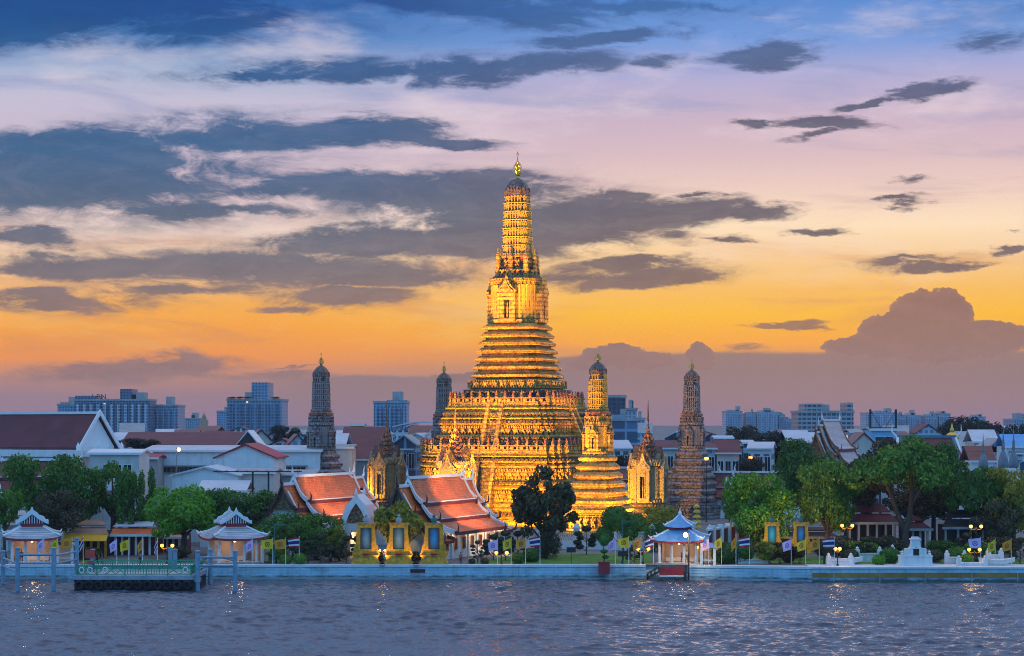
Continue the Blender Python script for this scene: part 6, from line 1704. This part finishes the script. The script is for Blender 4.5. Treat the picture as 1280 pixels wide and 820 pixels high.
def low_wall(label, px0, px1, Y, h, stepx=None):
    x0, x1 = P(px0, 0, Y).x, P(px1, 0, Y).x
    root = thing('low_wall', label, 'wall', (x0, Y, GZ), 0, 'low white garden walls')
    L = x1 - x0
    b = MB(); b.box(0, L, 0, .5, 0, h); b.build('wall', M['plaster'], root)
    c = MB(); c.box(-.1, L + .1, -.1, .6, h + .002, h + .16); c.build('coping', M['plaster'], root)
    for x in (0, L):
        p = MB(); p.box(x - .3, x + .3, -.15, .65, 0, h + .55); p.build('pier', M['plaster'], root)
        p = MB(); p.lathe([(h + .55, .38), (h + .72, .38), (h + .75, .2), (h + .95, .24), (h + 1.15, .03)], 6, x, .25); p.build('cap', M['plaster'], root)
for a, b, Y, h, lab in ((1036, 1064, 275, .7, 'low white wall left of the clipped bushes at the quay edge'), (1072, 1100, 283, 1.1, 'low white wall behind the clipped bushes'), (1184, 1206, 278, .9, 'low white wall between the two right bushes'),
                        (1199, 1232, 273.6, .45, 'long low white plinth below the lilac flag at the right'), (1236, 1252, 277, 1.3, 'pale stepped wall behind the yellow flag at the right'), (1116, 1140, 286, 1.2, 'pale wall behind the monument'), (925, 960, 279.5, .5, 'low white kerb wall left of the flowering shrubs')):
    low_wall(lab, a, b, Y, h)
def boat_hull(label, px, Y, z):
    root = thing('stone_boat', label, 'planter', (P(px, 0, Y).x, Y, z))
    b = MB(); n = 9; rings = []
    for i in range(n):
        t = i / (n - 1) * 2 - 1; w = .75 * (1 - t ** 4); zz = .35 * t * t
        rings.append([(t * 2.6, -w - .02, .9 + zz), (t * 2.5, -w * .6 - .01, .25 + zz), (t * 2.5, w * .6 + .01, .25 + zz), (t * 2.6, w + .02, .9 + zz)])
    b.loft(rings); b.build('hull', M['plaster'], root)
    s = MB(); s.box(-1.4, 1.4, -.3, .3, 0, .35); s.build('plinth', M['plaster'], root)
boat_hull('white boat shaped planter at the right end of the low plinth', 1246, 275, GZ)
boat_hull('white boat shaped planter behind the striped flag by the paired frames', 1056, 277, GZ)

# ---- landing with red skirt and gangways
def landing():
    Y = 275.2
    root = thing('landing_stage', 'landing stage with a dark red skirt and sloping gangways', 'landing stage', (P(839, 0, Y).x, Y, 0))
    d = MB(); d.box(-1.75, 1.75, -1.2, 1.6, .55, .75); d.build('deck', M['plaster'], root)
    s = MB(); s.box(-1.75, 1.75, -1.12, -1.0, .752, 1.95); s.build('skirt', M['redpaint'], root)
    for sx in (-1, 1):
        g = MB(); x0, x1 = sx * 1.8, sx * 3.4 if sx < 0 else 2.6
        for yy in (-1.1, .2):
            g.tube([(x0, yy, 1.9), (x1 if sx < 0 else x0 - .1, yy - (0 if sx < 0 else 1.4), .95)], .06, 5)
            g.tube([(x0, yy, 1.2), (x1 if sx < 0 else x0 - .1, yy - (0 if sx < 0 else 1.4), .3)], .09, 5)
            for t in (0, .33, .66, 1): g.tube([(x0 + (x1 - x0) * t * (1 if sx < 0 else .1), yy - (0 if sx < 0 else 1.4 * t), 1.2 - .9 * t), (x0 + (x1 - x0) * t * (1 if sx < 0 else .1), yy - (0 if sx < 0 else 1.4 * t), 1.9 - .95 * t)], .05, 5)
        g.build('gangway', M['black'], root)
    for x in (-3.4, 1.9):
        p = MB(); p.lathe([(-1.5, .1), (1.0, .1)], 6, x, -1.6); p.build('pile', M['black'], root)
landing()

# ---- pontoon with green railing and tyre fenders
blueg = mat('blue_grey_steel', (.22, .33, .42), .5, .2, 1, streak=.3)
railgreen = mat('rail_green', (.015, .30, .16), .5, .15)
rubber = mat('black_rubber', (.015, .015, .017), .8, .3, 2)
def pontoon():
    Y0 = 257.0
    x0, x1 = P(93, 0, Y0).x, P(241, 0, Y0).x; L = x1 - x0; D = 11
    root = thing('pontoon', 'flat ferry pontoon with a green railing and a row of black tyres', 'pontoon', (x0, Y0, 0))
    h = MB(); h.loft([[(a, b, z) for a, b in ((0, 0), (L, 0), (L, D), (0, D))] for z in (-.6, 1.5)]); h.build('hull', rubber, root)
    d = MB(); d.box(-.1, L + .1, -.12, D + .1, 1.502, 2.02); d.build('deck', mat('deck_grey', (.34, .36, .40), .7, .2, .6, streak=.4), root)
    for i in range(12):
        x = .7 + (L - 1.4) * i / 11; t = MB(); n, k = 14, 6; rings = []
        for j in range(n):
            a = 2 * math.pi * j / n
            rings.append([(x + math.cos(a) * (.44 + .19 * math.cos(2 * math.pi * q / k)), -.34 + .19 * math.sin(2 * math.pi * q / k), .80 + math.sin(a) * (.46 + .20 * math.cos(2 * math.pi * q / k))) for q in range(k)])
        rings.append(rings[0]); t.loft(rings, False, False); t.build('tyre', rubber, root, True)
    # railing: panels of bars with cross braces
    def panel(xa, ya, xb, yb, style):
        Lp = math.hypot(xb - xa, yb - ya); m_ = Matrix.Translation((xa, ya, 2.022)) @ Matrix.Rotation(math.atan2(yb - ya, xb - xa), 4, 'Z')
        r = MB(); r.m = m_
        for z in (.12, .55, 1.22): r.box(0, Lp, -.05, .05, z, z + .10)
        r.box(-.07, .07, -.07, .07, 0, 1.4)
        nb = int(Lp / .32)
        if style:
            for i in range(1, nb): r.box(Lp * i / nb - .045, Lp * i / nb + .045, -.03, .03, .18, 1.22)
        else:
            k = max(1, int(Lp / 1.1))
            for i in range(k):
                xa_, xb_ = Lp * i / k, Lp * (i + 1) / k
                r.tube([(xa_, 0, .18), (xb_, 0, 1.22)], .05, 4); r.tube([(xa_, 0, 1.22), (xb_, 0, .18)], .05, 4)
        r.build('railing', railgreen, root)
    xs = [.3, 2.9, 6.6, 9.4, 12.2, L - .3]
    for i in range(5): panel(xs[i], .3, xs[i + 1], .3, i in (2, 3))
    panel(.3, D - .5, .3, .3, 0); panel(L - .3, .3, L - .3, D - .5, 1)
    for i in range(5): panel(xs[i], D - .5, xs[i + 1], D - .5, 1)
    for x, y in ((.9, .2), (2.0, .2), (4.0, .18), (L - 1.0, .2)):
        b = MB(); n, k = 16, 6; rings = []
        for j in range(n):
            a = 2 * math.pi * j / n
            rings.append([(x + math.cos(a) * (.30 + .08 * math.cos(2 * math.pi * q / k)), y + .08 * math.sin(2 * math.pi * q / k), 2.75 + math.sin(a) * (.36 + .08 * math.cos(2 * math.pi * q / k))) for q in range(k)])
        rings.append(rings[0]); b.loft(rings, False, False); b.build('life_ring', M['white'], root, True)
    for s in (-1, 1):
        f = MB(); f.box((-.9 if s < 0 else L + .1), (-.1 if s < 0 else L + .9), .2, 1.4, 1.2, 1.7); f.build('mooring_bracket', blueg, root)
pontoon()
def lifebuoy_board():
    Y = 262; root = thing('lifebuoy_board', 'orange red signboard on a grey post at the pontoon corner', 'sign', (P(113, 0, Y).x, Y, 2.02))
    p = MB(); p.box(-.06, .06, .05, .17, 0, 2.2); p.build('post', blueg, root)
    b = MB(); b.box(-.7, .62, -.03, .04, 1.95, 3.1); b.build('board', mat('orange_red_board', (.62, .07, .04), .5, .1), root)
    c = MB(); c.box(-.5, .4, -.03, .04, 1.2, 1.62); c.build('lower_board', bpy.data.materials['orange_red_board'], root)
lifebuoy_board()
def mooring(label, posts, rails):
    root = thing('mooring_frame', label, 'mooring posts', (P(posts[0][0], 0, posts[0][1]).x, posts[0][1], 0), 0, 'blue grey mooring frames')
    ox, oy = root.location.x, root.location.y
    pos = []
    for px, Y, pyt in posts:
        x = P(px, 0, Y).x - ox; z = P(0, pyt, Y).z; pos.append((x, Y - oy, z))
        p = MB(); p.lathe([(-2.5, .30), (z - .06, .30), (z, .24)], 12, x, Y - oy); p.build('pile', blueg, root, False)
        c = MB(); c.lathe([(z + .002, .36), (z + .16, .36), (z + .22, .2)], 12, x, Y - oy); c.build('cap', blueg, root)
    for a, b, dz in rails:
        A, B = Vector(pos[a]), Vector(pos[b]); z = min(A.z, B.z) - dz
        r = MB(); r.tube([(A.x, A.y, z), (B.x, B.y, z)], .15, 8); r.build('rail', blueg, root)
mooring('blue grey mooring frame of four piles left of the pontoon', [(22, 256.5, 686), (67, 256.5, 686), (96, 265, 674), (4, 268, 690)], [(0, 1, .8), (0, 1, 1.9), (1, 2, .9), (1, 2, 2.0), (0, 3, .8), (0, 3, 1.9)])
mooring('blue grey mooring frame of four piles right of the pontoon', [(247, 257.5, 690), (294, 257, 690), (263, 268, 688), (213, 270, 686)], [(0, 1, .7), (0, 1, 1.8), (0, 2, .7), (0, 2, 1.8), (2, 1, .6)])
mooring('short blue grey piles standing behind the pontoon rail', [(116, 274, 688), (219, 274, 688)], [(0, 1, 2.2)])

# ---- golden tiered standard right of the pavilion, red strings of flags
def tiered_standard():
    Y = 290; z0 = GZ; root = thing('tiered_standard', 'golden tiered ceremonial umbrella standard right of the blue pavilion roof', 'ceremonial umbrella', (P(871, 0, Y).x, Y, z0))
    p = MB(); p.lathe([(0, .06), (8.0, .05)], 6); p.build('pole', M['goldpaint'], root)
    for i in range(5):
        t = MB(); z = 4.6 + i * .75; r = .75 - i * .07; t.lathe([(z, r), (z + .22, r * .92), (z + .45, r * .35), (z + .5, .06)], 12); t.build('tier', mat('gold_silk', (.75, .42, .04), .45, .1) if i == 0 else bpy.data.materials['gold_silk'], root)
tiered_standard()

# ---- people
SKIN = mat('skin', (.30, .17, .11), .6, .05); HAIR = mat('black_hair', (.012, .010, .010), .6, .1)
def skin_obj(name, verts, edges, radii, m_, parent, root_i=0, sub=1):
    me = bpy.data.meshes.new(name); me.from_pydata(verts, edges, [])
    o = bpy.data.objects.new(name, me); COL.objects.link(o)
    md = o.modifiers.new('skin', 'SKIN'); md.use_smooth_shade = True
    sv = me.skin_vertices[0].data
    for i, r in enumerate(radii):
        r = r if isinstance(r, tuple) else (r, r); sv[i].radius = r; sv[i].use_root = (i == root_i)
    s = o.modifiers.new('sub', 'SUBSURF'); s.levels = s.render_levels = sub
    dg = bpy.context.evaluated_depsgraph_get(); nm = bpy.data.meshes.new_from_object(o.evaluated_get(dg))
    nm.materials.clear(); nm.materials.append(m_)
    o2 = bpy.data.objects.new(name, nm); COL.objects.link(o2); o2.parent = parent
    bpy.data.objects.remove(o)
    return o2
def person(label, px, Y, rz, shirt, lower, pose='stand', z0=GZ, h=1.68, skirt=False, hair='short'):
    root = thing('person', label, 'person', (P(px, 0, Y).x, Y, z0), rz, None, h / 1.7)
    # joints: x sideways, -y is the way the person faces
    st = {'stand': (0, 0), 'walk': (.26, -.22), 'stroll': (.14, -.12)}[pose]
    arm = {'stand': ((.03, -.02), (.02, -.06)), 'walk': ((-.14, -.2), (.16, .12)), 'stroll': ((-.05, -.14), (.06, .02))}[pose]
    hipL, hipR = (.09, 0, .90), (-.09, 0, .90)
    kL, kR = (.10, -st[0] * .55 - .02, .49), (-.10, -st[1] * .55 - .02, .49)
    aL, aR = (.10, -st[0] + .05, .09), (-.10, -st[1] + .05, .09)
    tL, tR = (.11, -st[0] - .12, .04), (-.11, -st[1] - .12, .04)
    sL, sR = (.18, 0, 1.38), (-.18, 0, 1.38)
    eL, eR = (.235, arm[0][0] * .5 + .03, 1.10), (-.235, arm[1][0] * .5 + .03, 1.10)
    wL, wR = (.25, arm[0][1], .86), (-.25, arm[1][1], .86)
    V = [(0, 0, .94), (0, .01, 1.12), (0, 0, 1.34), (0, -.005, 1.46), (0, -.02, 1.54), (0, -.03, 1.63), (0, -.02, 1.69), hipL, kL, aL, tL, hipR, kR, aR, tR, sL, eL, wL, sR, eR, wR]
    E = [(0, 1), (1, 2), (2, 3), (3, 4), (4, 5), (5, 6), (0, 7), (7, 8), (8, 9), (9, 10), (0, 11), (11, 12), (12, 13), (13, 14), (2, 15), (15, 16), (16, 17), (2, 18), (18, 19), (19, 20)]
    Rr = [(.14, .10), (.125, .09), (.15, .10), (.055, .055), (.075, .085), (.078, .095), (.05, .06), .085, .058, .042, .035, .085, .058, .042, .035, .06, .042, .030, .06, .042, .030]
    for w in (wL, wR):      # hands: palm, fingers and thumb
        b = len(V); s = 1 if w[0] > 0 else -1
        pi = 17 if s > 0 else 20
        V.append((w[0], w[1] - .01, w[2] - .08)); E.append((pi, b)); Rr.append((.038, .018))
        for q in range(4):
            V.append((w[0] + .004, w[1] - .045 + .026 * q, w[2] - .165 + .012 * abs(q - 1.4))); E.append((b, len(V) - 1)); Rr.append(.010)
        V.append((w[0] - s * .01, w[1] - .065, w[2] - .10)); E.append((pi, len(V) - 1)); Rr.append(.011)
    body = skin_obj('body', V, E, Rr, SKIN, root)
    skin_obj('shirt', [(0, 0, .90), (0, .01, 1.12), (0, 0, 1.34), (0, 0, 1.42), sL, (eL[0], eL[1], 1.16), sR, (eR[0], eR[1], 1.16)], [(0, 1), (1, 2), (2, 3), (2, 4), (4, 5), (2, 6), (6, 7)], [(.165, .125), (.145, .11), (.165, .12), (.07, .07), .085, .068, .085, .068], shirt, root)
    if skirt:
        mb = MB(); mb.lathe([(.30, .25), (.6, .22), (.95, .15)], 12); mb.build('skirt', lower, root, True)
    else:
        skin_obj('trousers', [(0, 0, .95), hipL, kL, (aL[0], aL[1], .14), hipR, kR, (aR[0], aR[1], .14)], [(0, 1), (1, 2), (2, 3), (0, 4), (4, 5), (5, 6)], [(.15, .115), .105, .078, .066, .105, .078, .066], lower, root)
    for s in (-1, 1):
        sh = MB(); a = aL if s > 0 else aR; sh.sphere((a[0] + s * .005, a[1] - .07, .045), .06, 8, 5, .75); sh.build('shoe', M['black'], root)
    hr_ = MB(); hr_.sphere((0, .0, 1.66), .102, 12, 7, 1.0)
    if hair == 'long': hr_.loft([[(.09 * math.cos(2 * math.pi * i / 10), .05 + .06 * math.sin(2 * math.pi * i / 10), z) for i in range(10)] for z in (1.36, 1.5, 1.64)])
    hr_.build('hair', HAIR, root, True)
    fc = MB()
    for s in (-1, 1): fc.sphere((s * .032, -.115, 1.615), .010, 6, 4)
    fc.build('eyes', M['black'], root)
    nz = MB(); nz.loft([[(-.006, -.118, 1.615), (.006, -.118, 1.615), (0, -.11, 1.62)], [(-.014, -.128, 1.575), (.014, -.128, 1.575), (0, -.105, 1.58)]]); nz.sphere((.078, -.03, 1.60), .018, 6, 4); nz.sphere((-.078, -.03, 1.60), .018, 6, 4); nz.build('nose_and_ears', SKIN, root)
    mo_ = MB(); mo_.box(-.02, .02, -.122, -.10, 1.548, 1.556); mo_.build('mouth', FC['red'], root)
    return root
C = {'pink': mat('pink_shirt', (.45, .12, .12), .8, .1), 'navy': mat('navy_cloth', (.02, .03, .10), .8, .1), 'black': mat('black_cloth', (.018, .018, .02), .8, .1), 'white': mat('white_shirt', (.7, .72, .75), .8, .05), 'grey': mat('grey_cloth', (.16, .16, .18), .8, .1), 'brown': mat('brown_cloth', (.14, .07, .05), .8, .1), 'blue': mat('blue_shirt', (.06, .16, .42), .8, .1)}
person('person in a pink shirt and brown trousers standing by the lit white hall', 576, 278.6, R(150), C['pink'], C['brown'], 'stand')
person('person in white top and dark trousers standing behind the cloud pruned shrub', 602, 282.5, R(20), C['white'], C['brown'], 'stand', h=1.75)
person('person in black with white hair cover on the quay behind the pontoon', 121, 279, R(40), C['black'], C['black'], 'stand')
person('person in a navy shirt standing next to the person in black', 127.5, 279.4, R(-60), C['navy'], C['grey'], 'stroll')
person('person in dark clothes standing at the orange flag behind the pontoon', 175, 279, R(190), C['grey'], C['black'], 'stand')
person('person in white shirt and dark skirt walking before the gateway', 413, 281, R(-80), C['white'], C['navy'], 'walk', skirt=True, hair='long')
person('person in black shirt standing near the gateway lamps', 419, 284, R(100), C['black'], C['grey'], 'stand')
person('person in dark blue walking left of the gateway trees', 366, 283, R(80), C['navy'], C['black'], 'walk')
person('person in a blue shirt standing inside the blue roofed pavilion', 853, 279, R(-30), C['blue'], C['black'], 'stand', z0=GZ + .25)
person('person in a white shirt inside the blue roofed pavilion', 858.5, 279.6, R(30), C['white'], C['grey'], 'stroll', z0=GZ + .25)
person('person in grey seated colours standing inside the left pavilion', 27, 280.2, R(10), C['grey'], C['navy'], 'stand', z0=GZ + .25)
person('person in white walking before the maroon shop hall', 1166, 292, R(90), C['white'], C['navy'], 'walk')
person('person in a pink shirt standing near the shaded house', 1174, 293, R(30), C['pink'], C['black'], 'stand')
person('person in a blue shirt on the path behind the clipped bushes', 1088, 290, R(-20), C['blue'], C['black'], 'stroll')

floodlight((P(655, 0, 296).x, 296, GZ), (P(592, 0, 300).x, 300, 5), 1800, 90, (1, .80, .55), .3, 'added fill floodlight on the lawn facing the white hall wall')  # added lamp, put here to keep the hall wall bright
floodlight((P(644, 0, 289).x, 289, 11.5), (P(585, 0, 298).x, 298, 10), 11000, 64, (1, .62, .30), .3, 'added fill floodlight in the big dark tree brightening the nearer orange roof')  # added lamp without a real fixture, lifts the nearer orange roof
for px in (478, 520):
    floodlight((P(px, 0, WY).x, WY - .6, GZ - .1), (P(px, 0, WY).x, WY + 1.1, 5.0), 420, 125, (1, .66, .24), .2, 'added fill floodlight on the wall edge before the gold frames, ' + ('left one' if px == 478 else 'right one'))  # added pair of lamps that brighten the gilded frames
floodlight((P(452, 0, 296).x, 296.5, GZ + 9.6), (P(428, 0, 308).x, 308, 11.5), 5000, 110, (1, .66, .34), .3, 'added fill floodlight on the gateway roof aimed at the farther orange roof')  # added lamp, brightens the slope of the farther orange roof
# ------------------------------------------------------------------ evening air
def haze():
    b = MB(); b.box(-1500, 1500, -60, 2400, -1.0 - 1.5, 110)
    m = bpy.data.materials.new('evening_air'); m.use_nodes = True
    g = NT(m.node_tree); g.n.clear()
    v = g.node('ShaderNodeVolumePrincipled', {'Color': (.86, .88, .95, 1), 'Density': .00008, 'Anisotropy': .2})
    g.node('ShaderNodeOutputMaterial', {'Volume': v.outputs[0]})
    tag(b.build('haze', m), kind='stuff')
haze()
